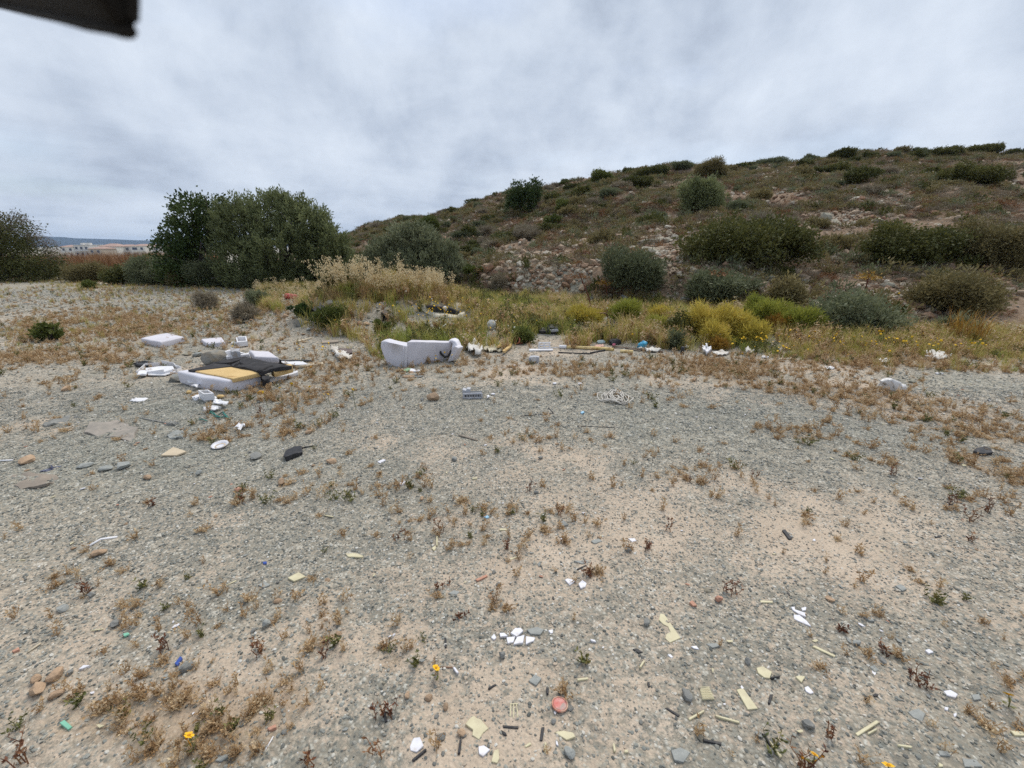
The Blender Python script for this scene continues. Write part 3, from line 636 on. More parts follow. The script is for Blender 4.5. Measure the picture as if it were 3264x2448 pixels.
S('hill_tree', 'dark sparse tree breaking the hill skyline left of the bright green shrub', 1085, 1182, 385, 466, 'carob', 21, cat='tree', airy=True, dens=1.6)
S('hill_tree', 'round grey green tree on the upper slope above the big dark thicket', 1472, 1572, 386, 462, 'olive', 22, cat='tree', dr=.9)
S('shrub', 'bright green dome shrub on the hill skyline', 1275, 1330, 371, 397, 'bright', 23)
S('thicket', 'big dark green thicket sprawling in the middle of the slope', 1480, 1795, 485, 590, 'dark', 24, nl=12, dr=.6, airy=True)
S('thicket', 'wide dark green thicket at the far right of the slope', 1885, 2110, 494, 580, 'dark', 25, nl=10, dr=.5, airy=True)
S('thicket', 'brownish thicket at the right edge beyond the wide dark one', 2080, 2300, 492, 590, 'brown', 26, nl=10, dr=.5, airy=True)
S('shrub', 'dense grey green bush at the foot of the slope beside the pale outcrop', 1300, 1440, 567, 655, 'grey', 26)
S('shrub', 'grey green bush behind the yellow green fennel', 1487, 1637, 608, 668, 'grey', 27)
S('shrub', 'brown green bush between two grey green bushes at the foot of the slope', 1658, 1744, 606, 673, 'brown', 28)
S('shrub', 'broad grey green bush above the yellow flowers at right', 1744, 1994, 648, 731, 'grey', 29, dr=.6, nl=11, airy=True)
S('shrub', 'large brown green bush at the foot of the slope near the right edge', 1994, 2195, 610, 702, 'brown', 30, airy=True, nl=13)
S('shrub', 'small grey bush with orange dry grass before it', 2029, 2118, 683, 740, 'grey', 31)
S('shrub', 'flat dark shrub high on the slope at right', 2047, 2182, 372, 410, 'dark', 32)
S('shrub', 'rounded brown green shrub on the skyline above the round tree', 1502, 1576, 347, 384, 'brown', 33)
S('shrub', 'low dark green mat shrub below the skyline right of the bright one', 1338, 1418, 389, 411, 'dark', 34)
S('shrub', 'dark shrub on the skyline right of the bright green dome', 1376, 1450, 362, 384, 'dark', 35)
S('shrub', 'green shrub showing over the top of the lower olive', 893, 948, 468, 505, 'bright', 36)
S('shrub', 'small green shrub on the slope right of the sparse tree', 1198, 1252, 435, 457, 'bright', 37)
for i, (a, b, c, d) in enumerate([(1641, 1718, 342, 358), (1801, 1858, 328, 347), (1868, 1905, 329, 341), (1979, 2017, 321, 335), (2026, 2088, 318, 338), (2097, 2178, 320, 337), (1735, 1775, 338, 350), (2185, 2230, 324, 336), (1600, 1635, 352, 362), (1452, 1500, 356, 370), (1215, 1262, 398, 412), (960, 1000, 450, 464)]):
    S('shrub', ('dark' if i % 3 else 'grey green') + ' skyline shrub, ' + ['first right of the rounded one', 'first of three above the slope centre', 'second of three above the slope centre', 'third of three above the slope centre', 'tall one near the right end', 'wide one near the right end', 'narrow one left of the slope centre', 'last at the right edge', 'small one just right of the rounded one', 'just left of the rounded one', 'between sparse tree and bright dome', 'far left above the lower olive'][i], a, b, c, d, 'dark' if i % 3 else 'grey', 40 + i, group='shrubs along the skyline')
# row below the trees at left
S('shrub', 'yellowish green bush right beside the drooping tree', 128, 216, 566, 610, 'brown', 61)
S('shrub', 'dark green bush in front of the brown reeds', 216, 283, 574, 615, 'dark', 62)
S('shrub', 'grey green feathery bush left of the carob foot', 262, 408, 560, 615, 'grey', 63, nl=9)
S('shrub', 'bright green bush against the carob foot', 303, 356, 546, 590, 'bright', 64)
S('shrub', 'small yellow green bush under the carob', 357, 404, 590, 621, 'brown', 65)
S('shrub', 'grey green bush under the carob and olive', 404, 500, 568, 622, 'grey', 66)
S('shrub', 'dark bush under the large olive next to the pale grass', 506, 575, 590, 626, 'grey', 67)
S('shrub', 'dark green bush at the foot of the large olive', 690, 770, 585, 632, 'dark', 68)
S('leafy_plant', 'bright green leafy plant at the back edge of the gravel', 178, 203, 606, 625, 'bright', 69, cat='plant', lsc=.8)
S('leafy_plant', 'green leafy plant standing alone on the left gravel', 58, 124, 700, 738, 'bright', 70, cat='plant', lsc=.8, dens=1.5)
S('shrub', 'grey green shrub left of the red canister', 528, 584, 629, 667, 'grey', 71, lsc=.7)
S('shrub', 'grey dry twiggy shrub on the left gravel below the grey green one', 502, 552, 657, 692, 'dry', 72, lsc=.7)
S('shrub', 'pale dry twiggy shrub on the gravel near the trees', 415, 465, 636, 668, 'dry', 73, lsc=.7)
S('shrub', 'dark green cushion shrub at the edge of the rubble mound', 628, 674, 664, 692, 'carob', 74, lsc=.55)
S('shrub', 'green cushion shrub on the rubble mound', 672, 742, 668, 714, 'bright', 75, lsc=.55)
S('shrub', 'small green bush below the broken crate', 805, 842, 694, 724, 'bright', 76, lsc=.5)
S('leafy_plant', 'fresh green plant behind the terracotta pot', 1105, 1157, 706, 744, 'bright', 77, cat='plant', lsc=.6)
S('shrub', 'dark green bush beside the fennel', 1445, 1515, 676, 734, 'dark', 78, lsc=.6)
S('shrub', 'small grey bush right of the blue bag', 1440, 1480, 716, 756, 'grey', 79, lsc=.5)
S('shrub', 'dry grey shrub beside the grey cushion bush', 1060, 1095, 600, 640, 'dry', 80, lsc=.8)
# fennel
for i, (a, b, c, d, kd, lb) in enumerate([(1400, 1458, 668, 700, 'fennel', 'yellow green fennel clump left of the dark green bush'), (1488, 1565, 664, 738, 'fennel', 'tall yellow green fennel clump right of the dark green bush'), (1555, 1632, 672, 738, 'fennel', 'yellow fennel clump in the middle of the fennel patch'),
        (1613, 1713, 656, 708, 'fennelg', 'bright green fennel clump topping the patch'), (1536, 1573, 734, 757, 'orange', 'small orange dry fennel clump at the gravel edge'), (1690, 1782, 678, 728, 'fennelg', 'green fennel clump left of the broad grey green bush'), (1660, 1712, 690, 722, 'orange', 'orange yellow fennel clump among green ones'),
        (1318, 1388, 655, 700, 'fennelg', 'green fennel clump behind the bent rusty pipe'), (1225, 1310, 672, 700, 'fennel', 'low yellowish clump under the bent rusty pipe'), (1400, 1440, 690, 726, 'fennelg', 'green clump above the blue bag'), (1600, 1665, 700, 748, 'fennel', 'yellow clump low at the right of the fennel patch'), (1520, 1580, 700, 750, 'fennel', 'yellow clump low at the left of the fennel patch')]):
    S('fennel_plant', lb, a, b, c, d, kd, 90 + i, cat='plant', lsc=.75, dens=3.0)
# --- more shrubs over the slope: several kinds, each copied to its own place
def variant(kind, w, h, seed, **kw):
    o = bpy.data.objects.new('hill_shrub', None); o.empty_display_size = .1; COL.objects.link(o); kw.setdefault('dens', 1.5); shrub_parts(o, kind, w, w * .9, h, seed, **kw); return o
VAR = [('dark', variant('dark', 1.1, .42, 201), 'dark green low shrub on the stony slope'), ('dark', variant('dark', 1.5, .5, 202), 'dark green low shrub on the stony slope'),
       ('grey', variant('grey', 1.0, .42, 203), 'grey green cushion shrub on the stony slope'), ('grey', variant('grey', .8, .36, 204), 'grey green cushion shrub on the stony slope'),
       ('brown', variant('brown', 1.2, .42, 205), 'brownish green shrub on the stony slope'), ('brown', variant('brown', .9, .36, 206), 'brownish green shrub on the stony slope'),
       ('dry', variant('dry', 1.0, .4, 207, dens=1.5), 'grey leafless cushion shrub on the stony slope'), ('dry', variant('dry', .8, .36, 208, dens=1.5), 'grey leafless cushion shrub on the stony slope'),
       ('bright', variant('bright', .9, .35, 209), 'fresh green low shrub on the stony slope')]
def hill_points(n, r, d0=1.0, d1=1.02, a0=-.40, a1=.86):
    a = a0 + (a1 - a0) * r.random(n * 2); q = r.random(n * 2)
    Fq, Rq, Hq = hill_params(a); lo = Fq + d0; hi = Rq * d1; d = np.sqrt(lo ** 2 + q * (hi ** 2 - lo ** 2)); return d * np.sin(a), d * np.cos(a), a, d, (d - Fq) / (Rq - Fq)
r_ = np.random.default_rng(77); hx, hy, ha, hd, ht = hill_points(900, r_)
cnt = 0; wts = np.array([.12, .08, .13, .13, .16, .14, .10, .10, .04])
BARE = [ell(1250, 530, 170, 28, .8), ell(1120, 560, 80, 22, .8), ell(1430, 505, 70, 26, .7), ell(1180, 610, 90, 40), ell(1440, 560, 60, 40), ell(1620, 610, 120, 20), ell(1950, 640, 120, 25), ell(1800, 480, 60, 14), ell(1900, 440, 140, 14)]
used_v = set()
MARKS = [(1132, 430, 'the sparse skyline tree'), (1522, 428, 'the round grey green tree'), (1302, 385, 'the bright green dome'), (1640, 535, 'the big dark thicket'), (2060, 535, 'the wide right thicket'), (1370, 612, 'the dense foot bush'), (1562, 640, 'the bush behind fennel'), (1869, 690, 'the broad grey bush'), (2094, 655, 'the large brown bush'), (2114, 392, 'the flat dark shrub'), (1378, 400, 'the dark mat shrub'), (920, 488, 'the olive top shrub'), (1180, 605, 'the pale outcrop'), (1408, 545, 'the large pale boulder'), (1829, 338, 'the skyline centre'), (2050, 330, 'the right skyline')]
for i in range(len(hx)):
    if cnt >= 270: break
    if any((hx[i] - b[0]) ** 2 + (hy[i] - b[1]) ** 2 < (b[2] + .3) ** 2 for b in BIG): continue
    bare = patches(hx[i:i + 1], hy[i:i + 1], BARE)[0]
    if r_.random() < bare * .8: continue
    if r_.random() > .45 + .55 * (fbm(hx[i:i + 1] * .3, hy[i:i + 1] * .3, 301, 2)[0] > -.05): continue
    k = int(r_.choice(len(VAR), p=wts / wts.sum())); kd, src, lb = VAR[k]
    if k not in used_v: o = src; used_v.add(k)
    else:
        o = src.copy(); COL.objects.link(o)
        for ch in src.children: c_ = ch.copy(); COL.objects.link(c_); c_.parent = o
    s = r_.uniform(.55, 1.35); o.location = (hx[i], hy[i], h1(hx[i], hy[i]) - .03); o.rotation_euler = (0, 0, r_.uniform(0, 6.28)); o.scale = (s, s, s * r_.uniform(.75, 1.25))
    tag(o, ('large ' if s > 1.1 else 'small ' if s < .8 else '') + lb.split(' on the')[0] + ' ' + near_phrase(o.location, MARKS), 'shrub', 'scattered ' + {'dark': 'dark green', 'grey': 'grey green', 'brown': 'brownish', 'dry': 'leafless grey', 'bright': 'fresh green'}[kd] + ' shrubs on the hill'); cnt += 1
# low scrub nobody could count
def tuft_proto(kind, w, h, seed, n, L, Wd):
    v, q, t = foliage(seed, [(0, 0, h * .3, w / 2, w / 2, h * .65)], n // 8, 8, L, Wd, up=.6, out=.8, spread=.05, floor=0.0)
    return proto('scrub_tuft', fast_mesh('scrub_tuft', v, q, t), LEAF[kind])
TUF = [tuft_proto('brown', .5, .28, 401, 170, .11, .03), tuft_proto('dry', .5, .28, 402, 260, .13, .014), tuft_proto('grey', .45, .25, 403, 190, .11, .028), tuft_proto('dark', .5, .25, 404, 170, .10, .045), tuft_proto('rust', .5, .26, 405, 220, .13, .014), tuft_proto('brown', .4, .2, 406, 150, .10, .03), tuft_proto('dry', .4, .22, 407, 220, .12, .014), tuft_proto('straw', .4, .25, 408, 160, .14, .010)]
r_ = np.random.default_rng(78); hx, hy, ha, hd, ht = hill_points(15000, r_, d0=-.3)
bare = patches(hx, hy, BARE); k = (r_.random(len(hx)) > bare * .9) & (fbm(hx * .55, hy * .55, 303, 3) + .25 > r_.random(len(hx)) * .6 - .1)
hx, hy = hx[k][:16500], hy[k][:16500]; nn = len(hx)
hk = r_.choice(8, nn, p=[.10, .27, .05, .04, .17, .07, .23, .07]); tall = np.isin(hk, [0, 2, 3, 5]); xy_ = np.where(tall, r_.uniform(.6, 1.5, nn), r_.uniform(.7, 1.4, nn))
scatter('hillside_scrub', onground(hx, hy, -.02), zrot(nn, r_, .1), np.stack([xy_, xy_ * r_.uniform(.7, 1.2, nn), np.where(tall, r_.uniform(.6, 1.4, nn), r_.uniform(.3, .8, nn))], 1), TUF, 'low dry scrub covering the stony slope', idx=hk, seed=5)
# ================================================================== ROCKS OF THE SLOPE
ROCKM = {'pale': pm('pale greenish rock', (.36, .345, .275), (.24, .225, .18), scale=5, rough=.9, bump=.6, dirt=(.30, .24, .17), dscale=3), 'tan': pm('tan rock', (.42, .33, .24), (.28, .21, .15), scale=6, rough=.9, bump=.6),
         'grey': pm('grey rock', (.27, .275, .26), (.16, .165, .16), scale=6, rough=.9, bump=.6, dirt=(.30, .26, .20), dscale=4), 'red': pm('reddish rock', (.27, .15, .09), (.17, .10, .07), scale=5, rough=.9, bump=.6)}
RM = {k: [rock_mesh('rock', 600 + 10 * j + i, .5, .5 * (.6 + .1 * i), .5 * (.42 + .08 * i), sub=2, cuts=12) for i in range(4)] for j, k in enumerate(ROCKM)}
for k in RM:
    for me in RM[k]: me.materials.append(ROCKM[k])
def rock(x, y, s, kind, label, group, r, cat='rock', name='rock', sink=.25, dz=0.0):
    o = link(name, RM[kind][int(r.integers(0, 4))]); s3 = s * r.uniform(.8, 1.2, 3)
    o.scale = s3; o.location = (x, y, h1(x, y) + dz + s3[2] * .5 * .55 - s3[2] * sink); o.rotation_euler = (r.normal() * .25, r.normal() * .25, r.uniform(0, 6.28)); return tag(o, label, cat, group)
# pale outcrop at the cut bank: broken face of rock built block by block
r_ = np.random.default_rng(31)
op = G(1178 * DS, 640 * DS); oc = empty('rock_outcrop', op, 'pale greenish white broken rock face in the cut bank', 'outcrop')
for i in range(300):
    u = r_.uniform(1112, 1282); v = r_.uniform(568, 646)
    if u < 1140 and v < 580 or (u > 1225 and v < 590): continue
    p = G(u * DS, v * DS); s = .05 + .17 * r_.random() ** 2
    o = link('block', RM['pale'][i % 4], parent=oc); o.location = Vector(p) - Vector(op) + Vector((0, .02, s * .05)); o.scale = s * r_.uniform(.7, 1.4, 3); o.rotation_euler = tuple(r_.uniform(0, 6.28, 3))
for zone, n, kinds, lb, gp in [((1020, 1115, 575, 640), 34, ['tan', 'red'], 'brown rock in the cut bank left of the pale outcrop', 'brown rocks in the cut bank'), ((1390, 1500, 515, 600), 40, ['pale', 'tan'], 'pale rock beside the big dark thicket', 'pale rocks beside the thicket'),
                               ((1540, 1760, 590, 640), 32, ['pale', 'tan'], 'pale rock below the big dark thicket', 'pale rocks below the thicket'), ((1240, 1500, 640, 670), 22, ['grey', 'pale'], 'grey stone at the foot of the slope', 'stones at the foot of the slope'), ((1790, 2212, 590, 650), 34, ['tan', 'red', 'pale'], 'tan rock on the lower slope at right', 'rocks on the lower slope at right'),
                               ((1620, 1950, 430, 500), 60, ['red', 'tan', 'pale'], 'reddish rock on the upper slope above the thickets', 'reddish rocks on the upper slope'), ((1950, 2212, 420, 480), 24, ['red', 'tan'], 'reddish rock high on the slope at far right', 'reddish rocks at far right'), ((1050, 1400, 480, 570), 56, ['tan', 'red', 'pale'], 'tan rock among scrub above the outcrop', 'rocks among scrub above the outcrop')]:
    for i in range(n):
        u, v = r_.uniform(zone[0], zone[1]), r_.uniform(zone[2], zone[3]); p = G(u * DS, v * DS)
        sz = r_.uniform(.18, .5) * (1.25 if v < 500 else 1); kd = kinds[int(r_.integers(len(kinds)))]
        rock(p[0], p[1], sz, kd, ('large ' if sz > .45 else 'small ' if sz < .27 else '') + {'pale': 'pale', 'tan': 'tan', 'red': 'reddish', 'grey': 'grey'}[kd] + ' rock ' + near_phrase(p, MARKS), 'rocks on the slope', r_)
for u, v, s, kd, lb in [(1408, 545, .95, 'pale', 'large pale boulder left of the big dark thicket'), (1385, 527, .6, 'pale', 'pale boulder uphill of the large pale boulder'), (1478, 560, .7, 'pale', 'round pale boulder touching the thicket'), (1100, 615, .4, 'pale', 'single whitish stone left of the pale outcrop'), (1980, 661, .5, 'pale', 'flat white rock above the broad grey green bush')]:
    p = G(u * DS, v * DS); rock(p[0], p[1], s, kd, lb, None, r_, name='boulder')
r_ = np.random.default_rng(79); hx, hy, ha, hd, ht = hill_points(8000, r_, d0=-.5)
k = patches(hx, hy, BARE) * .8 + .45 + fbm(hx * .35, hy * .35, 305, 3) > r_.random(len(hx)) * 1.2; hx, hy = hx[k], hy[k]; nn = len(hx)
hs = randmat('hill stone', [(0, (.18, .11, .07)), (.35, (.30, .20, .135)), (.6, (.38, .29, .205)), (.85, (.40, .35, .275)), (1, (.50, .46, .385))], vscale=8)
hx = np.asarray(hx); hy = np.asarray(hy)
scatter('hillside_stones', onground(hx, hy, .05), zrot(nn, r_, .4), .10 + .36 * r_.random(nn) ** 2.0, [proto('slope_stone', rock_mesh('slope_stone', 700 + i, .5, .38, .28, sub=1, cuts=8), hs) for i in range(4)], 'loose stones strewn over the slope', seed=6)

pts = []
for bx_, by_, rx_, ry_, a_ in BARE:
    m_ = int(420 * a_); pts.append(np.stack([bx_ + r_.normal(size=m_) * rx_ * .7, by_ + r_.normal(size=m_) * ry_ * .7], 1))
pts = np.vstack(pts); nn = len(pts)
scatter('slope_rubble', onground(pts[:, 0], pts[:, 1], .02), zrot(nn, r_, .5), .06 + .20 * r_.random(nn) ** 2.2, [proto('rubble_stone', rock_mesh('rubble_stone', 720 + i, .5, .4, .32, sub=1, cuts=8), hs) for i in range(4)], 'heaped loose stones in the bare patches of the slope', seed=16)
# ================================================================== WEEDS AND GRASS
def weed_mb(seed, h, nst, leafn, lw, spread=.5, tl=0., th=1.):
    r = np.random.default_rng(seed); mb = MB()
    for i in range(nst):
        a = r.uniform(0, 6.283); l = spread * r.random(); H = h * r.uniform(.5, 1.0); d = Vector((math.cos(a) * l, math.sin(a) * l, 1)).normalized(); t = r.uniform(tl, th)
        p0 = Vector((r.normal() * .012, r.normal() * .012, -.01)); pts = [p0 + d * H * k / 3 + Vector((r.normal(), r.normal(), 0)) * H * .05 * k for k in range(4)]
        mb.tube(pts, [.0022, .002, .0016, .0008], 3, cap=False, tint=t)
        for j in range(leafn):
            k = r.random() ** .7 * 2.99; i0 = int(k); p = pts[i0].lerp(pts[i0 + 1], k - i0); a2 = r.uniform(0, 6.283); e = Vector((math.cos(a2), math.sin(a2), r.uniform(.1, 1.2))).normalized(); L = lw * r.uniform(.6, 1.4)
            s = e.cross(Vector((r.normal(), r.normal(), r.normal()))).normalized() * L * .22
            mb.add([p, p + e * L * .5 + s, p + e * L, p + e * L * .5 - s], [(0, 1, 2, 3)], min(1, max(0, t + r.normal() * .15)))
    return mb
WM = tintmat('dry weed', [(0, (.25, .14, .065)), (.35, (.43, .28, .14)), (.7, (.57, .42, .25)), (1, (.66, .55, .37))], transl=.3)
WG = tintmat('dull green weed', [(0, (.07, .085, .025)), (.5, (.15, .145, .045)), (1, (.28, .22, .075))])
MATW = [proto('weed_mat', weed_mb(860 + i, .085, 16, 9, .018, 1.9).mesh('weed_mat', tint=True), WM) for i in range(3)]
weeds = [proto('dry_weed', weed_mb(800 + i, .13, 5 + i % 3, 9, .022, .55).mesh('dry_weed', tint=True), WM) for i in range(6)] + [proto('dry_weed', weed_mb(810 + i, .10, 9, 5, .022, 1.1).mesh('dry_weed', tint=True), WM) for i in range(3)] + [proto('dry_weed', weed_mb(820 + i, .11, 7, 9, .024, .7).mesh('dry_weed', tint=True), WG) for i in range(2)] + MATW
r_ = np.random.default_rng(90); n = 115000; y = .8 + 19 * r_.random(n) ** .95; x = (r_.random(n) * 2 - 1) * (y * 1.45 + 1.2)
ve = vegmask(x, y); foot = np.hypot(x, y) < hill_params(np.arctan2(x, y))[0] + .5
dn = np.where(y < 3, .8, np.where(y < 5.2, .65, 1.0))
k = (r_.random(n) < ve * .7 * dn + .008) & foot; x, y = x[k], y[k]; nn = len(x)
sc = r_.uniform(.45, 1.1, nn) * np.interp(y, [1, 3, 8, 20], [.62, .85, 1.1, 1.5]); print('weeds', nn)
scatter('dry_weeds', onground(x, y), zrot(nn, r_, .15), sc, weeds, 'dry reddish brown weeds dotted over the gravel', idx=r_.choice(14, nn, p=[.07] * 6 + [.06] * 3 + [.035] * 2 + [.11] * 3), seed=7)
KEEP = [(625, 652, 26, 14), (650, 690, 30, 10), (952, 690, 62, 12), (802, 708, 30, 14), (1059, 720, 16, 16), (1186, 735, 34, 16), (1182, 758, 26, 10), (1280, 768, 110, 12), (1122, 752, 20, 14), (1330, 752, 60, 14), (1395, 758, 32, 16), (1044, 772, 50, 16), (905, 800, 95, 14), (1290, 700, 50, 20), (1555, 765, 50, 12), (1980, 782, 50, 12), (1515, 742, 24, 10), (700, 690, 40, 10)]
def clear(x, y):
    """False where a tuft would stand right in front of a dumped thing"""
    q = onground(x, y) - CAM; zc = q[:, 1] * math.cos(PITCH) - q[:, 2] * math.sin(PITCH); u = (CX + FPX * q[:, 0] / zc) / DS; v = (CY - FPX * (q[:, 1] * math.sin(PITCH) + q[:, 2] * math.cos(PITCH)) / zc) / DS
    k = np.ones(len(x), bool)
    for a, b, ru, rv in KEEP: k &= ~((np.abs(u - a) < ru) & (np.abs(v - b - 4) < rv))
    return k
# grass belt between gravel and slope
belt = [G(u * DS, v * DS)[:2] for u, v in [(560, 668), (640, 700), (760, 735), (800, 770), (900, 795), (1000, 775), (1100, 758), (1300, 752), (1500, 760), (1700, 775), (1850, 792), (2000, 800), (2260, 812), (2300, 740), (2212, 735), (2000, 730), (1850, 700), (1700, 665), (1500, 655), (1300, 640), (1150, 636), (1020, 632), (960, 625), (600, 618), (560, 630)]]
bx = [p[0] for p in belt]; by = [p[1] for p in belt]
GB = tintmat('meadow grass', [(0, (.21, .22, .045)), (.3, (.36, .335, .085)), (.6, (.50, .41, .15)), (.8, (.46, .28, .11)), (1, (.64, .54, .32))], transl=.35, objrand=.45)
GG = tintmat('green grass', [(0, (.14, .19, .035)), (.5, (.26, .30, .06)), (1, (.42, .40, .11))], transl=.35)
grs = [proto('grass_tuft', blades(830 + i, 26, .10, .28 + .03 * i, .008, .5, .5).mesh('grass_tuft', tint=True), GB) for i in range(5)] + [proto('grass_tuft', blades(840 + i, 24, .09, .26, .009, .5, .5).mesh('grass_tuft', tint=True), GG) for i in range(2)] + \
      [proto('grass_tuft', weed_mb(845 + i, .30, 8, 12, .04, .5).mesh('grass_tuft', tint=True), WM if i else WG) for i in range(3)]
r_ = np.random.default_rng(91); n = 52000; x = r_.uniform(min(bx), max(bx), n); y = r_.uniform(min(by), max(by), n)
ns = fbm(x * .7, y * .7, 95, 3); heap = [G(u * DS, v * DS)[:2] for u, v in [(615, 655), (700, 650), (800, 655), (1010, 650), (1015, 700), (900, 705), (830, 725), (700, 722), (620, 695)]]
k = inpoly(x, y, belt) & (r_.random(n) < np.clip(.62 + ns * 1.1, .06, 1)) & (~inpoly(x, y, heap) | (r_.random(n) < .16)); x, y = x[k][:16000], y[k][:16000]; k = clear(x, y); x, y = x[k], y[k]; nn = len(x); ns = fbm(x * .5, y * .5, 97, 3)
edge = np.clip((y - 5.3) / 1.8, .4, 1)
idx = np.where(ns > .12, r_.choice([5, 6, 7, 0], nn), np.where(ns < -.15, r_.choice([3, 4, 8, 9], nn), r_.choice(10, nn))); print('belt', nn)
scatter('meadow_grass', onground(x, y, -.01), zrot(nn, r_, .12), r_.uniform(.6, 1.25, nn) * edge, grs, 'tangled green and brown grass belt along the foot of the slope', idx=idx, seed=8)
# left field: thin low grass
r_ = np.random.default_rng(92); n = 24000; y = r_.uniform(6.5, 24, n); x = r_.uniform(-30, -1.0, n)
k = (r_.random(n) < np.clip(.25 + .9 * fbm(x * .6, y * .6, 98, 3) + .25 * sstep(11, 20, y), .02, 1)) & (np.arctan2(x, y) > -1.15); x, y = x[k][:6500], y[k][:6500]; k = clear(x, y); x, y = x[k], y[k]; nn = len(x)
scatter('thin_grass', onground(x, y, -.01), zrot(nn, r_, .12), r_.uniform(.22, .5, nn), [pcopy(p, 'thin_%02d' % i) for i, p in enumerate(grs)], 'thin dry grass growing through the rubble at left', idx=r_.choice(10, nn, p=[.06, .06, .06, .16, .16, .03, .03, .08, .18, .18]), seed=9)
# tall pale wild oats
OATM = tintmat('pale oat straw', [(0, (.44, .30, .14)), (.4, (.64, .51, .29)), (1, (.84, .75, .54))], transl=.3)
def oat(seed, H):
    r = np.random.default_rng(seed); mb = MB(); a = r.uniform(0, 6.28); l = r.uniform(.05, .22); d = Vector((math.cos(a) * l, math.sin(a) * l, 1)).normalized()
    pts = [d * H * k / 5 + Vector((math.cos(a), math.sin(a), 0)) * .10 * H * (k / 5) ** 3 for k in range(6)]
    mb.tube(pts, [.004, .004, .0035, .003, .0025, .0012], 3, cap=False, tint=.35)
    for j in range(30):
        k = 3.0 + 1.98 * r.random(); i0 = int(k); p = pts[i0].lerp(pts[i0 + 1], k - i0); a2 = r.uniform(0, 6.283); q = p + Vector((math.cos(a2), math.sin(a2), .55)) * r.uniform(.02, .10)
        mb.tube([p, q], [.0015, .001], 3, cap=False, tint=.5); e = Vector((math.cos(a2) * .45, math.sin(a2) * .45, -1)).normalized(); L = r.uniform(.04, .07); s = e.cross(Vector(r.normal(size=3))).normalized() * .012
        for s2 in (s, e.cross(s)): mb.add([q, q + e * L * .4 + s2, q + e * L, q + e * L * .4 - s2], [(0, 1, 2, 3)], r.uniform(.6, 1))
    for j in range(5):
        p = pts[0].lerp(pts[2], r.random()); a2 = r.uniform(0, 6.28); e = Vector((math.cos(a2), math.sin(a2), 1.3)).normalized(); s = e.cross(Vector((0, 0, 1))).normalized() * .006; L = r.uniform(.2, .45)
        mb.add([p - s, p + s, p + e * L], [(0, 1, 2)], r.uniform(0, .35))
    return mb.mesh('oat_stalk', tint=True)
oats = [proto('oat_stalk', oat(850 + i, .95 + .06 * (i % 4)), OATM) for i in range(8)]
r_ = np.random.default_rng(93); oc_ = [G(u * DS, v * DS) for u, v in [(640, 653), (700, 655), (760, 655), (820, 652), (880, 650), (930, 648), (955, 646)]]
P_ = []
for i in range(210):
    k = r_.random() * 5.98; i0 = int(k); p = oc_[i0] * (1 - k + i0) + oc_[i0 + 1] * (k - i0); P_.append((p[0] + r_.normal() * .15, p[1] + abs(r_.normal()) * .5 + .1))
for u, v, m_ in [(1760, 705, 14), (1790, 715, 10), (1660, 700, 6), (575, 640, 12), (615, 648, 22), (640, 655, 22)]:
    p = G(u * DS, v * DS)
    for i in range(m_): P_.append((p[0] + r_.normal() * .3, p[1] + r_.normal() * .3))
P_ = np.array(P_); nn = len(P_); hv = .44 + .46 * np.clip(fbm(P_[:, 0] * 1.1, P_[:, 1] * .7, 99, 2) + .45, 0, 1); sc = hv * r_.uniform(.75, 1.12, nn); sc[210:] *= .6
scatter('wild_oats', onground(P_[:, 0], P_[:, 1], -.02), zrot(nn, r_, .07), sc, oats, 'tall pale wild oat grass before the olives', seed=10)
DG = tintmat('reddish straw', [(0, (.17, .085, .03)), (.4, (.32, .19, .08)), (.8, (.46, .33, .16)), (1, (.58, .48, .3))], transl=.15)
dgp = [proto('straw_tuft', blades(870 + i, 34, .16, .5, .007, .35, .35).mesh('straw_tuft', tint=True), DG) for i in range(4)]
Q = np.array([(p[0] + r_.normal() * .2, p[1] + abs(r_.normal()) * .55 + .05) for p in [oc_[int(i % 7)] * (1 - f) + oc_[min(6, int(i % 7) + 1)] * f for i, f in zip(range(520), r_.random(520))]]); Q = Q[clear(Q[:, 0], Q[:, 1])]; nn = len(Q)
scatter('straw_grass', onground(Q[:, 0], Q[:, 1], -.02), zrot(nn, r_, .1), r_.uniform(.4, .85, nn), dgp, 'reddish brown dry grass under the wild oats', seed=11)
# brown reeds before the houses
r_ = np.random.default_rng(94); n = 1500; a = r_.uniform(-.86, -.58, n); d = r_.uniform(34, 62, n); x, y = d * np.sin(a), d * np.cos(a)
rd = [proto('reed_tuft', blades(880 + i, 30, .5, 1.9, .03, .3, .3).mesh('reed_tuft', tint=True), LEAF['rust']) for i in range(3)]
scatter('brown_reeds', onground(x, y, -.05), zrot(n, r_, .08), r_.uniform(.55, .85, n), rd, 'brown tall dry reeds below the distant houses', seed=12)
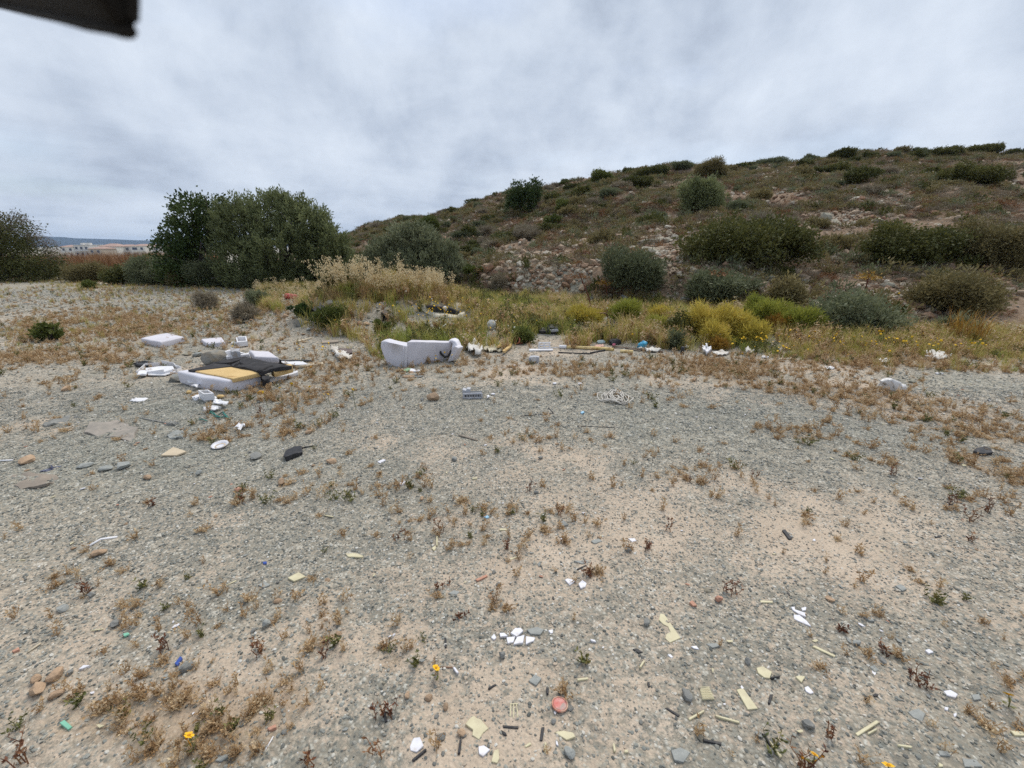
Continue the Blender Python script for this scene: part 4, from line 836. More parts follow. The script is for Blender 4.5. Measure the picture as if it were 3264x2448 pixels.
# yellow daisies of the belt (far too many to count) and those near the camera
YP = pm('yellow petal', (.80, .50, .02), (.72, .40, .015), scale=30, rough=.6); YC = pm('flower centre', (.55, .25, .01), (.45, .18, .01), scale=60, rough=.8); GS = pm('flower stem', (.14, .17, .05), (.20, .15, .07), scale=20, rough=.8)
def daisy_head(np_=13, rad=.017, seed=0):
    r = np.random.default_rng(seed); mb = MB()
    for i in range(np_):
        a = 6.283 * i / np_ + r.normal() * .06; d = Vector((math.cos(a), math.sin(a), r.uniform(.05, .25))); s = Vector((-d.y, d.x, 0)) * rad * .26; L = rad * r.uniform(.85, 1.1)
        mb.add([d * rad * .25 - s * .5, d * rad * .25 + s * .5, d * L * .8 + s, d * L, d * L * .8 - s], [(0, 1, 2, 3, 4)])
    return mb
def dot_proto(i):
    mb = MB(); r = np.random.default_rng(890 + i); H = .22 + .05 * i
    mb.tube([(0, 0, 0), (.01, .01, H * .6), (.03 * (i - 1), .02, H)], [.003, .003, .002], 3, tint=.3); c = Vector((.03 * (i - 1), .02, H))
    ax = Matrix.Translation(c) @ Euler((r.normal() * .5 + .4, r.normal() * .4, 0)).to_matrix().to_4x4(); mb.lathe([(.001, .006), (.014, .004), (.02, 0), (.012, -.004), (.001, -.005)], 8, ax)
    return mb.mesh('yellow_flower', tint=True)
YT = tintmat('flower yellow and stem', [(0, (.10, .12, .03)), (.4, (.13, .14, .04)), (.45, (.70, .42, .02)), (1, (.80, .52, .03))], objrand=0.0)
yf = [proto('yellow_flower', dot_proto(i), YT) for i in range(3)]
pts = []
for u, v, ru, rv, m_ in [(1000, 690, 60, 22, 60), (950, 690, 40, 20, 40), (1620, 755, 90, 14, 26), (1800, 760, 160, 18, 70), (2000, 768, 120, 14, 30), (1350, 730, 200, 20, 30), (640, 880, 60, 10, 8), (700, 770, 60, 14, 14), (940, 790, 20, 8, 6), (1500, 700, 300, 40, 40)]:
    for i in range(m_): p = G((u + r_.normal() * ru) * DS, (v + r_.normal() * rv * .6) * DS); pts.append(p[:2])
pts = np.array(pts); nn = len(pts)
scatter('yellow_flowers', onground(pts[:, 0], pts[:, 1]), zrot(nn, r_, .15), r_.uniform(.5, .95, nn), yf, 'small yellow flowers dotted through the grass belt', seed=13)
WFm = tintmat('flower white and stem', [(0, (.10, .12, .03)), (.4, (.13, .14, .04)), (.45, (.60, .58, .50)), (1, (.72, .70, .64))], objrand=0.0)
wfp = [proto('white_flower', m_.copy(), WFm) for m_ in [p.data for p in yf]]
for p in wfp: p.data.materials.clear(); p.data.materials.append(WFm)
pts = []
for u, v, ru, rv, m_ in [(1000, 730, 90, 20, 40), (1200, 700, 120, 25, 24), (960, 660, 60, 12, 14), (1080, 720, 60, 14, 20), (1320, 690, 100, 20, 10)]:
    for i in range(m_): p = G((u + r_.normal() * ru * .6) * DS, (v + r_.normal() * rv * .6) * DS); pts.append(p[:2])
pts = np.array(pts); nn = len(pts)
scatter('white_flowers', onground(pts[:, 0], pts[:, 1]), zrot(nn, r_, .15), r_.uniform(.4, .8, nn), wfp, 'small white flowers in the grass belt behind the sofa back', seed=14)
# single flowers near the camera
def daisy(w, x, y, hgt, label, seed, head_up=.3, buds=0, base=None):
    """x, y: the flower head in the zoom window; the plant stands hgt below it"""
    hp = GZ(w, x, y, hgt); r = np.random.default_rng(seed); b = np.array([hp[0] + r.normal() * .008, hp[1] - .005, 0]); b[2] = h1(b[0], b[1]); o = empty('daisy', b, label, 'flower'); top = Vector(hp) - Vector(b)
    mb = MB(); mb.tube([(0, 0, -.01), top * .5 + Vector((.006, 0, 0)), top], [.0022, .002, .0016], 5)
    for j in range(5):
        p = top * r.uniform(.1, .6); a = r.uniform(0, 6.28); e = Vector((math.cos(a), math.sin(a), .5)) * .022; s = Vector((-e.y, e.x, 0)) * .2; mb.add([p, p + e * .6 + s, p + e, p + e * .6 - s], [(0, 1, 2, 3)])
    mb.obj('stem', GS, o)
    h = daisy_head(12, .016, seed).obj('petal_ring', YP, o); h.location = top; h.rotation_euler = (head_up, r.normal() * .2, r.uniform(0, 6))
    c = MB().lathe([(.0005, .0045), (.0035, .004), (.0055, .0015), (.005, -.001), (.0005, -.002)], 10).obj('centre', YC, h, smooth=True)
    for j in range(buds):
        e = top * .6 + Vector((r.normal() * .02, r.normal() * .015, .01)); mb = MB(); mb.tube([top * .3, e], [.0014, .0012], 4); ax = Matrix.Translation(e); mb.lathe([(.0005, .006), (.004, .004), (.0048, 0), (.002, -.003)], 8, ax); mb.obj('bud', YC, o)
    return o
daisy('I', 582, 762, .05, 'yellow daisy beside a short dark twig in the near gravel', 1, .5)
daisy('H', 1210, 1196, .07, 'yellow daisy among dry weeds at lower left', 2, .6, 1)
daisy('J', 2112, 932, .06, 'yellow daisy at the far right of the near gravel', 3, .9)
daisy('J', 1345, 1388, .05, 'yellow daisy at the lower right edge of the picture', 4, .5)
daisy('J', 868, 1318, .05, 'small yellow daisy on a reddish weed near the cream strips', 5, .6, 2)
NMARKS = [(1110, 1375, 'the white shard cluster'), (1208, 1522, 'the red lid'), (940, 1442, 'the daisy twig'), (1445, 1360, 'the notched cream shard'), (1725, 1330, 'the jagged white shards'), (1612, 1512, 'the diagonal cream plate'), (95, 1470, 'the four tan stones'), (407, 1588, 'the lower left daisy'), (1030, 1575, 'the cracked cream shard'), (640, 1247, 'the cream square shard'), (1700, 1155, 'the black strip on right sand'), (222, 1168, 'the bowed white strip'), (1160, 890, 'the black angle bar'), (1290, 920, 'the thin black rod'), (1335, 860, 'the cord coil'), (932, 850, 'the large tan stone'), (1020, 852, 'the grey grille'), (632, 970, 'the sandal'), (476, 965, 'the plate'), (374, 974, 'the beige triangular shard'), (2120, 972, 'the black slab'), (1928, 832, 'the jerrycan'), (905, 765, 'the upright sofa'), (520, 805, 'the foam sofa'), (350, 733, 'the lone cushion'), (1250, 1260, 'the pair of white shards'), (2178, 1500, 'the right daisy'), (140, 1570, 'the mint green shard'), (1870, 1580, 'the broad cream strip'), (905, 1610, 'the large white shard'), (90, 720, 'the left leafy plant'), (50, 1040, 'the broad brown slab'), (250, 930, 'the broad pale slab')]
# taller single weeds near the camera
NW = tintmat('red brown stem weed', [(0, (.075, .028, .018)), (.5, (.17, .07, .035)), (1, (.30, .17, .08))])
near_w = [('F', 1168, 730, .13), ('F', 1380, 890, .12), ('F', 610, 1000, .12), ('F', 1930, 1110, .09), ('F', 2075, 985, .13), ('F', 1040, 1110, .10), ('G', 1865, 930, .13), ('G', 1990, 870, .13), ('G', 480, 640, .09), ('G', 70, 680, .07), ('J', 790, 1400, .13), ('J', 1550, 870, .09), ('J', 955, 1190, .07), ('J', 1320, 670, .06), ('J', 1045, 525, .06), ('J', 335, 285, .09), ('I', 190, 1330, .10), ('I', 625, 240, .07), ('I', 1552, 180, .09), ('I', 740, 440, .05), ('I', 250, 1060, .10), ('I', 310, 1060, .08), ('H', 1060, 640, .11), ('H', 1680, 660, .10), ('H', 2060, 690, .09), ('H', 1990, 1395, .07), ('H', 150, 1370, .14), ('H', 560, 280, .12), ('F', 1560, 1260, .07), ('F', 350, 1050, .10), ('G', 1370, 640, .11), ('G', 1750, 820, .1), ('G', 1840, 1040, .08), ('E', 1560, 900, .09), ('E', 980, 930, .08), ('E', 1670, 340, .16)]
wv = [weed_mb(900 + i, 1.0, 4 + i % 3, 12, .13, .4).mesh('weed_stems', tint=True) for i in range(5)]
for me in wv:
    me.materials.append(NW)
    co = np.zeros(len(me.vertices) * 3); me.vertices.foreach_get('co', co)
for i, (w, x, y, H) in enumerate(near_w):
    p = GZ(w, x, y); o = link('weed', weed_mb(900 + i, H, 3 + i % 4, 10, .016, .45).mesh('weed', tint=True), NW); o.location = p; o.rotation_euler = (0, 0, i)
    tag(o, ('tall' if H > .11 else 'short' if H < .085 else 'middling') + ' reddish brown weed ' + near_phrase(p, NMARKS), 'weed', 'single weeds on the near gravel')
# reddish giant fennel stalks with brown umbels
def ferula(ut, vt, ub, vb, label, seed, col='rust'):
    b = G(ub * DS, vb * DS); k = mpp(b) * DS; H = (vb - vt) * k; dx = (ut - ub) * k; o = empty('giant_fennel_stalk', b, label, 'plant'); r = np.random.default_rng(seed)
    mb = MB(); top = Vector((dx, 0, H)); mb.tube([(0, 0, -.05), Vector((dx * .3, .02, H * .45)), top], [.02, .016, .010], 6)
    for s in (.6, .75): mb.tube([top * s, top * s + Vector((r.normal() * .12, .05, .25))], [.008, .004], 4)
    mb.obj('stalk', pm('red brown stalk', (.16, .055, .03), (.10, .04, .03), scale=8), o); n = 160; d = unit(np.abs(r.normal(size=(n, 3))) * np.array([1, 1, .6]) * r.choice([-1, 1], (n, 3)) * np.array([1, 1, 1])); d[:, 2] = np.abs(d[:, 2]) * .6
    base = np.array(top)[None] + d * r.uniform(.04, .26, n)[:, None] - np.array([0, 0, .12]); v, q = leaf_arrays(base, unit(d + r.normal(size=(n, 3)) * .5), unit(r.normal(size=(n, 3))), .06, .03)
    link('umbel', fast_mesh('umbel', v, q, np.repeat(r.random(n), 4)), LEAF[col], o)
ferula(1545, 586, 1528, 668, 'dry reddish giant fennel stalk standing before the slope near the fennel patch', 1)
ferula(1246, 592, 1280, 680, 'leaning reddish stalk with brown umbel before the pale outcrop', 2)
ferula(1305, 606, 1312, 655, 'short stalk with orange brown umbel by the grey green bush', 3, 'orange')
ferula(1866, 592, 1868, 640, 'small stalk with orange umbel above the broad grey bush', 4, 'orange')
# orange dry grass clump
p = G(2075 * DS, 748 * DS); o = link('dry_grass_clump', blades(77, 120, .28, .75, .012, .5, .3).mesh('dry_grass_clump', tint=True), LEAF['orange']); o.location = p; tag(o, 'orange dry grass clump before the small grey bush at right', 'grass')
# ================================================================== DUMPED RUBBISH
def PL(u, v, z):
    d = ray(u, v); t = (z - CAM[2]) / d[2]; return CAM + t * d
def UP(w, x, y, Y):
    d = ray(*zp(w, x, y)); return CAM + d * (Y / d[1])
M_ = lambda *a, **k: pm(*a, **k)
VINYL = M_('soiled white vinyl', (.66, .65, .70), (.58, .57, .62), scale=3, rough=.5, bump=.12, bscale=14, dirt=(.27, .25, .22), dscale=8, dlo=.62, dhi=.82)
VINYLG = M_('dusty lilac white fabric', (.62, .605, .65), (.54, .525, .57), scale=4, rough=.8, bump=.15, bscale=40, dirt=(.22, .20, .18), dscale=11, dlo=.62, dhi=.78)
CREAMV = M_('yellowed white vinyl', (.62, .58, .47), (.52, .48, .38), scale=4, rough=.6, dirt=(.30, .24, .16), dscale=6, bump=.15)
FOAM = M_('yellow foam', (.64, .46, .22), (.57, .40, .18), scale=6, rough=.95, bump=.5, bscale=60, dirt=(.36, .20, .07), dscale=7, dlo=.55, dhi=.72)
FOAMO = M_('weathered orange foam', (.50, .28, .06), (.40, .20, .04), scale=9, rough=.95, bump=.5, bscale=40)
BLACKF = M_('black cloth', (.022, .022, .025), (.045, .043, .045), scale=9, rough=.9, bump=.35, bscale=14, dirt=(.12, .11, .10), dscale=6, dlo=.58, dhi=.85)
BLACKP = M_('black plastic', (.02, .021, .024), (.035, .035, .04), scale=20, rough=.55, dirt=(.16, .14, .12), dscale=12, dlo=.55, dhi=.8)
WPL = M_('white broken plastic', (.74, .74, .76), (.66, .66, .69), scale=8, rough=.5, dirt=(.42, .39, .34), dscale=9, dlo=.58, dhi=.85)
CERAM = M_('white glazed shard', (.70, .70, .74), (.62, .62, .67), scale=40, rough=.4, dirt=(.46, .40, .34), dscale=28, dlo=.5, dhi=.75)
CREAM = M_('cream plastic shard', (.60, .55, .37), (.52, .47, .31), scale=30, rough=.6, dirt=(.42, .35, .25), dscale=24, dlo=.5, dhi=.75)
SLATE = M_('thin grey stone', (.33, .34, .32), (.24, .25, .24), scale=18, rough=.9, bump=.4, bscale=60)
DSLATE = M_('dark grey stone', (.19, .192, .182), (.27, .268, .25), scale=14, rough=.9, bump=.5, bscale=50)
TANST = M_('tan sandstone', (.44, .31, .205), (.34, .24, .16), scale=14, rough=.95, bump=.5, bscale=50)
PINKST = M_('pink brick shard', (.50, .27, .19), (.42, .24, .17), scale=20, rough=.95, bump=.4)
WOOD = M_('weathered board', (.36, .31, .25), (.25, .21, .17), scale=10, rough=.9, bump=.3)
LWOOD = M_('pale plank', (.55, .48, .36), (.44, .37, .27), scale=12, rough=.85, bump=.3)
GREYP = M_('grey plastic', (.42, .43, .46), (.34, .35, .38), scale=12, rough=.5, dirt=(.28, .25, .22), dscale=10)
REDP = M_('red plastic', (.52, .06, .07), (.42, .05, .05), scale=12, rough=.45, dirt=(.45, .22, .2), dscale=9)
BLUEP = M_('blue plastic film', (.06, .33, .55), (.10, .42, .62), scale=8, rough=.4)
TERRA = M_('terracotta', (.42, .16, .09), (.34, .13, .08), scale=12, rough=.9)
WCLOTH = M_('white rag', (.66, .64, .60), (.56, .54, .50), scale=8, rough=.9, bump=.4, bscale=18, dirt=(.40, .34, .27), dscale=5)
RUST = M_('rusty pipe', (.16, .08, .05), (.24, .15, .10), scale=10, rough=.85, bump=.3)
YPIPE = M_('yellowed cardboard tube', (.60, .44, .16), (.68, .54, .28), scale=3, rough=.85, dirt=(.36, .22, .08), dscale=8)
def place(o_pts):
    c = np.mean(np.array(o_pts), 0); return c
def slab(name, label, cat, w, top, h, mat, bevel=0, seg=2, wob=0, group=None, sub=0, smooth=False, parent=None, z0=None, thick=None, seed=1, tilt=None):
    """flat-lying piece: its upper outline in the photograph, h metres above the ground"""
    q = np.array([zp(w, *p) for p in top]); c0 = G(q[:, 0].mean(), q[:, 1].mean(), h); zg = h1(c0[0], c0[1]) if z0 is None else z0
    pts = [PL(a, b, zg + h) for a, b in q]; c = np.mean(pts, 0); c[2] = zg
    if parent is not None: c = np.array(parent.location)
    mb = MB(); b0 = zg - c[2] - (.012 if thick is None else 0) if thick is None else zg + h - thick - c[2]
    t1 = zg + h - c[2]
    mb.prism([(p[0] - c[0], p[1] - c[1]) for p in pts], b0, t1 if tilt is None else [t1 + t_ for t_ in tilt])
    o = mb.obj(name, mat, parent, bevel=bevel, seg=seg, wob=wob, wseed=seed, sub=sub, smooth=smooth)
    if parent is None: o.location = c; tag(o, label, cat, group)
    return o
def vpanel(name, pts, back, mat, parent, bevel=.02, seg=2, wob=0, sub=0, smooth=True, seed=3):
    b = Vector(parent.location); n = len(pts); f = [Vector(p) - b for p in pts]; k = [p + Vector(back) for p in f]; mb = MB()
    fs = [tuple(range(n)), tuple(range(n, 2 * n))[::-1]] + [(i, n + i, n + (i + 1) % n, (i + 1) % n) for i in range(n)]
    mb.add(f + k, fs); me = mb.mesh(name); bm = bmesh.new(); bm.from_mesh(me); bmesh.ops.recalc_face_normals(bm, faces=bm.faces[:])
    if bevel: bmesh.ops.bevel(bm, geom=bm.edges[:] + bm.verts[:], offset=bevel, segments=seg, affect='EDGES', profile=.6, clamp_overlap=True)
    if sub: bmesh.ops.triangulate(bm, faces=[q for q in bm.faces if len(q.verts) > 4]); bmesh.ops.subdivide_edges(bm, edges=bm.edges[:], cuts=sub, use_grid_fill=True)
    if wob:
        for v in bm.verts:
            c = v.co * 7; v.co += Vector((float(vnoise(c.x + c.z, c.y, seed)), float(vnoise(c.y, c.z + c.x, seed + 1)), float(vnoise(c.x, c.z - c.y, seed + 2)))) * wob
    bm.normal_update(); bm.to_mesh(me); bm.free()
    if smooth: me.polygons.foreach_set('use_smooth', [True] * len(me.polygons))
    return link(name, me, mat, parent)
def sheet(name, label, cat, w, outline, h, mat, amp, seed, group=None, n=18, thick=.006, parent=None, z0=None):
    """crumpled cloth or film lying on the ground; outline in the photograph"""
    q = np.array([zp(w, *p) for p in outline]); c0 = G(q[:, 0].mean(), q[:, 1].mean(), h); zg = h1(c0[0], c0[1]) if z0 is None else z0
    pts = np.array([PL(a, b, zg + h * .5) for a, b in q])[:, :2]; c = np.array([*pts.mean(0), zg]); lo, hi = pts.min(0), pts.max(0)
    gx_, gy_ = np.meshgrid(np.linspace(lo[0], hi[0], n), np.linspace(lo[1], hi[1], n)); fx, fy = gx_.ravel(), gy_.ravel(); ins = inpoly(fx, fy, pts)
    sc_ = 4 / max(hi - lo); z = np.abs(fbm(fx * sc_ * 1.6, fy * sc_ * 1.6, seed, 4)) * amp * 2 + h * .25 + amp * .5 * np.abs(fbm(fx * sc_ * 5, fy * sc_ * 5, seed + 3, 2))
    V = np.stack([fx - c[0], fy - c[1], z + (zg - c[2])], 1); F_ = []
    for i in range(n - 1):
        for j in range(n - 1):
            a = [i * n + j, i * n + j + 1, (i + 1) * n + j + 1, (i + 1) * n + j]
            if sum(ins[a]) >= 3: F_.append(a)
    if not F_: F_ = [[0, 1, n + 1, n]]
    if parent is not None: V = V + (c - np.array(parent.location)); 
    mb = MB(); mb.add(V, F_); me = mb.mesh(name, True); bm = bmesh.new(); bm.from_mesh(me)
    bmesh.ops.delete(bm, geom=[v for v in bm.verts if not v.link_faces], context='VERTS'); bmesh.ops.solidify(bm, geom=bm.faces[:], thickness=thick); bm.to_mesh(me); bm.free()
    me.polygons.foreach_set('use_smooth', [True] * len(me.polygons)); o = link(name, me, mat, parent)
    if parent is None: o.location = c; tag(o, label, cat, group)
    return o
def stone(w, x, y, wpx, hpx, kind_mat, label, seed, group=None, name='stone', cat='stone', rz=None, dr=.8, smooth=False, sub=3):
    """x,y: centre of its foot line in the zoom window; wpx,hpx: size there"""
    p = GZ(w, x, y); k = mpp(p) / ZW[w][2]; W_, H_ = wpx * k * (.85 if w in 'FGHIJ' else 1), hpx * k * (.7 if w in 'FGHIJ' else 1); me = rock_mesh(name, seed, W_ / 2 * 1.1, W_ / 2 * dr, H_ * .60, sub=sub, cuts=11, rough=.07, smooth=smooth)
    o = link(name, me, kind_mat); o.location = (p[0], p[1] + W_ * dr * .35, p[2] + H_ * .42); o.rotation_euler = (0, 0, rz if rz is not None else seed * .7); return tag(o, label, cat, group)
# ---- white cushions on the left
cu1 = slab('cushion', 'soiled white cushion lying alone on the left gravel', 'cushion', 'A', [(162, 193), (455, 138), (635, 178), (380, 240)], .10, VINYLG, bevel=.03, seg=3, smooth=True, wob=.012, sub=1)
slab('cushion', 'small white cushion half sunk in dry weeds', 'cushion', 'A', [(812, 208), (1045, 186), (1078, 240), (890, 254)], .07, VINYLG, bevel=.022, seg=3, smooth=True, wob=.012, sub=1, seed=4)
c3 = slab('cushion', 'white cushion with black underside behind the black cloth', 'cushion', 'A', [(1333, 322), (1565, 338), (1665, 405), (1400, 392)], .15, VINYLG, bevel=.025, seg=3, smooth=True, wob=.01, sub=1, thick=.09, seed=6)
slab('underside', None, None, 'A', [(1355, 385), (1560, 362), (1690, 430), (1430, 432)], .075, BLACKF, bevel=.01, parent=c3, z0=h1(c3.location.x, c3.location.y), thick=.075)
# ---- sofa base: foam, white cover, black cloth, broken frame
zc = GZ('A', 1100, 700); zg = h1(zc[0], zc[1]); sb = empty('collapsed_sofa', (zc[0], zc[1] + .4, zg), 'collapsed sofa base with exposed yellow foam and torn white cover', 'sofa')
slab('cover', None, None, 'A', [(553, 556), (700, 530), (1165, 488), (1475, 572), (1110, 660), (820, 618)], .15, VINYL, bevel=.035, seg=3, smooth=True, wob=.014, sub=1, parent=sb, z0=zg, thick=.16)
slab('foam_pad', None, None, 'A', [(735, 548), (1160, 500), (1462, 568), (1165, 634)], .168, FOAM, bevel=.008, smooth=True, wob=.01, sub=2, parent=sb, z0=zg, thick=.05)
slab('foam_block', None, None, 'A', [(1572, 520), (1785, 474), (1812, 488), (1605, 540)], .17, FOAMO if False else FOAM, bevel=.008, wob=.01, sub=1, parent=sb, z0=zg, thick=.10)
slab('frame_rail', None, None, 'A', [(1520, 628), (1860, 548), (1870, 566), (1540, 652)], .035, WPL, bevel=.004, wob=.012, sub=2, parent=sb, z0=zg, thick=.045)
slab('side_board', None, None, 'A', [(1465, 580), (1560, 600), (1560, 640), (1480, 640)], .12, BLACKF, bevel=.012, wob=.03, sub=1, parent=sb, z0=zg, thick=.13)
slab('webbing', None, None, 'A', [(1130, 487), (1300, 395), (1800, 490), (1560, 530), (1460, 553)], .19, BLACKF, bevel=.006, wob=.03, sub=3, parent=sb, z0=zg, thick=.05, smooth=True)
slab('webbing', None, None, 'A', [(680, 540), (960, 468), (1140, 480), (1165, 500), (740, 548)], .175, BLACKF, bevel=.004, wob=.02, sub=2, parent=sb, z0=zg, thick=.03, smooth=True)
slab('rail', None, None, 'A', [(930, 460), (1300, 396), (1330, 402), (1090, 470)], .155, BLACKF, bevel=.005, wob=.015, sub=2, parent=sb, z0=zg, thick=.15)
mb = MB(); b_ = Vector(sb.location)
for pts in ([(1200, 495), (1240, 462), (1260, 485)], [(1445, 560), (1470, 545), (1560, 510), (1585, 500)]): mb.tube([Vector(PL(*zp('A', *p), zg + .185)) - b_ for p in pts], .022, 7)
mb.obj('rolled_cloth', BLACKF, sb, smooth=True)
slab('board', 'flat white board behind the foam sofa base', 'board', 'A', [(1600, 442), (1890, 434), (1980, 470), (1840, 488)], .05, WPL, bevel=.004, wob=.015, sub=2, thick=.012)
slab('plank', 'pale plank end right of the sofa base', 'plank', 'A', [(1830, 484), (2140, 455), (2150, 478), (1850, 500)], .035, LWOOD, bevel=.003, thick=.03)
slab('board', 'thin dark strip behind the white board', 'board', 'A', [(1660, 432), (2010, 430), (2020, 440), (1680, 442)], .055, BLACKP, thick=.02)
# ---- broken white plastic pieces
def jag(w, box, n, seed, amp=.25):
    """ragged outline filling a box of the zoom window"""
    r = np.random.default_rng(seed); x0, y0, x1, y1 = box; cx, cy_ = (x0 + x1) / 2, (y0 + y1) / 2
    return [(cx + (x1 - x0) / 2 * math.cos(6.283 * i / n) * (1 - amp * r.random()), cy_ - (y1 - y0) / 2 * math.sin(6.283 * i / n) * (1 - amp * r.random())) for i in range(n)]
o = empty('broken_tray', GZ('A', 370, 590), 'broken white plastic tray with raised rim left of the sofa base', 'tray'); zt = o.location.z; b_ = Vector(o.location)
ring = [(125, 592), (220, 515), (400, 495), (525, 500), (560, 540), (610, 545), (560, 575), (430, 600), (240, 600)]
wp = [Vector(PL(*zp('A', *p), zt)) - b_ for p in ring]; mb = MB()
for i in range(len(wp)):
    a, b2 = wp[i], wp[(i + 1) % len(wp)]; hh = .04 + .05 * ((i * 37) % 5) / 5; d = (b2 - a); nrm = Vector((-d.y, d.x, 0)).normalized() * .006
    mb.add([a, b2, b2 + nrm, a + nrm] + [p + Vector((0, 0, q)) for p, q in ((a, hh), (b2, .05), (b2 + nrm, .05), (a + nrm, hh))], [(0, 3, 2, 1), (4, 5, 6, 7), (0, 1, 5, 4), (2, 3, 7, 6), (1, 2, 6, 5), (3, 0, 4, 7)])
mb.obj('rim', WPL, o)
slab('floor', None, None, 'A', [(215, 520), (400, 500), (520, 505), (550, 560), (420, 590), (250, 590)], .03, WPL, parent=o, z0=zt, wob=.02, sub=2, thick=.012)
slab('tray_flap', None, None, 'A', [(120, 595), (150, 555), (230, 540), (225, 580)], .05, WPL, parent=o, z0=zt, wob=.02, sub=2, thick=.02)
def brokenbox(name, label, w, top, h, skirts, mat=WPL, cat='scrap'):
    q = [zp(w, *p) for p in top]; c0 = G(np.mean([a for a, b in q]), np.mean([b for a, b in q]), h); z_ = h1(c0[0], c0[1]); o = empty(name, (c0[0], c0[1], z_), label, cat); b_ = Vector(o.location)
    pts = [Vector(PL(a, b, z_ + h)) - b_ for a, b in q]; n = len(pts); ce = sum(pts, Vector()) / n; inn = [p.lerp(ce, .24) for p in pts]; mb = MB()
    for i in range(n):
        j = (i + 1) % n; dn = Vector((0, 0, -h * (.7 + .3 * ((i * 53) % 7) / 7)))
        mb.add([pts[i], pts[j], inn[j], inn[i], pts[i] + dn, pts[j] + dn, inn[j] + dn, inn[i] + dn], [(0, 1, 2, 3), (4, 7, 6, 5), (0, 4, 5, 1), (2, 6, 7, 3), (1, 5, 6, 2), (3, 7, 4, 0)])
    mb.obj('frame', mat, o)
    for k, s in enumerate(skirts): slab('broken_edge', None, None, w, s, .03, mat, parent=o, z0=z_, wob=.02, sub=2, thick=.025, seed=k + 9)
    return o
brokenbox('broken_housing', 'square white plastic frame with a ragged skirt before the sofa base', 'A', [(785, 762), (895, 755), (958, 795), (850, 803)], .10, [[(722, 835), (790, 790), (800, 830), (765, 848)], [(880, 830), (955, 810), (985, 845), (905, 850)]])
brokenbox('broken_housing', 'white plastic scrap with a jagged top right of the small cushion', 'A', [(1195, 180), (1310, 175), (1322, 230), (1210, 240)], .10, [[(1145, 250), (1160, 225), (1300, 235), (1300, 262)]])
brokenbox('broken_housing', 'white plastic frame piece wedged behind the grey boulder', 'A', [(1045, 345), (1140, 320), (1340, 370), (1100, 400)], .12, [[(1090, 425), (1090, 380), (1190, 370), (1190, 420)], [(1240, 380), (1340, 350), (1345, 385), (1250, 400)]])
slab('grey_plastic_scrap', 'grey plastic panel stuck upright in the white frame', 'scrap', 'A', [(1140, 302), (1235, 310), (1240, 345), (1150, 345)], .22, GREYP, wob=.02, sub=1)
slab('bracket', 'white plastic bracket leaning at the corner of the sofa base', 'scrap', 'A', [(660, 655), (760, 655), (835, 668), (800, 690), (775, 725), (725, 715), (755, 685), (690, 668)], .06, WPL, thick=.012, wob=.03, sub=1)
for i, (pts, lb) in enumerate([([(955, 880), (1000, 855), (1035, 870), (1105, 885), (1075, 915), (965, 905)], 'white plastic flap below the square white frame'), ([(905, 935), (965, 920), (1025, 945), (985, 965), (915, 962)], 'white crumpled plastic scrap nearest below the flap'), ([(838, 955), (870, 948), (895, 965), (850, 970)], 'tiny white plastic scrap left of the crumpled one')]):
    slab('plastic_scrap', lb, 'scrap', 'A', pts, .05 - .015 * i, WPL, thick=.012, wob=.035, sub=2, seed=20 + i)
sheet('plastic_film', 'thin whitish plastic film lying on the grey gravel', 'film', 'A', [(35, 870), (120, 840), (250, 845), (210, 875), (90, 885)], .02, WPL, .012, 31)
for i, (x, y, wd, m_, lb) in enumerate([(1187, 728, 62, FOAM, 'yellow foam lump at the front corner of the sofa base'), (1310, 730, 50, FOAM, 'yellow foam crumb right of the corner lump'), (1120, 748, 40, FOAM, 'small pale foam crumb left of the corner lump'), (1388, 722, 34, FOAM, 'tiny foam crumb before the sofa base'), (675, 805, 68, FOAM, 'pale yellow foam piece left of the square white frame'), (1015, 860, 78, FOAM, 'bright yellow foam chunk beside the white plastic flap'), (1460, 812, 66, FOAMO, 'orange weathered foam chunk alone on gravel'), (2005, 525, 46, FOAMO, 'orange foam crumb by the pale plank')]):
    stone('A', x, y, wd, wd * .62, m_, lb, 40 + i, name='foam_chunk', cat='foam')
stone('A', 945, 490, 285, 150, ROCKM['grey'], 'large grey boulder behind the sofa base', 51, name='boulder', cat='boulder', dr=.7, rz=.3)
stone('A', 522, 680, 190, 80, ROCKM['grey'], 'grey rock under the white tray', 52, name='boulder', cat='rock', rz=.2)
stone('A', 755, 400, 125, 50, SLATE, 'flat grey slab behind the sofa base', 53, cat='stone')
stone('A', 645, 388, 90, 28, ROCKM['pale'], 'pale flat stone left of the grey slab', 54, cat='stone')
o = empty('rubber_part', GZ('A', 215, 490), 'torn black rubber part on the left gravel', 'scrap'); b_ = Vector(o.location); mb = MB()
for pts, rr_ in (([(85, 475), (150, 468), (260, 470), (345, 482)], .012), ([(120, 490), (130, 460), (220, 455), (300, 470)], .018), ([(120, 492), (200, 494), (320, 480)], .02)): mb.tube([Vector(PL(*zp('A', *p), b_.z + rr_)) - b_ for p in pts], rr_, 6)
mb.obj('strap', BLACKP, o, smooth=True); slab('pad', None, None, 'A', [(115, 490), (150, 462), (260, 462), (300, 482), (210, 496)], .03, BLACKP, parent=o, z0=b_.z, thick=.03, wob=.015, sub=1)
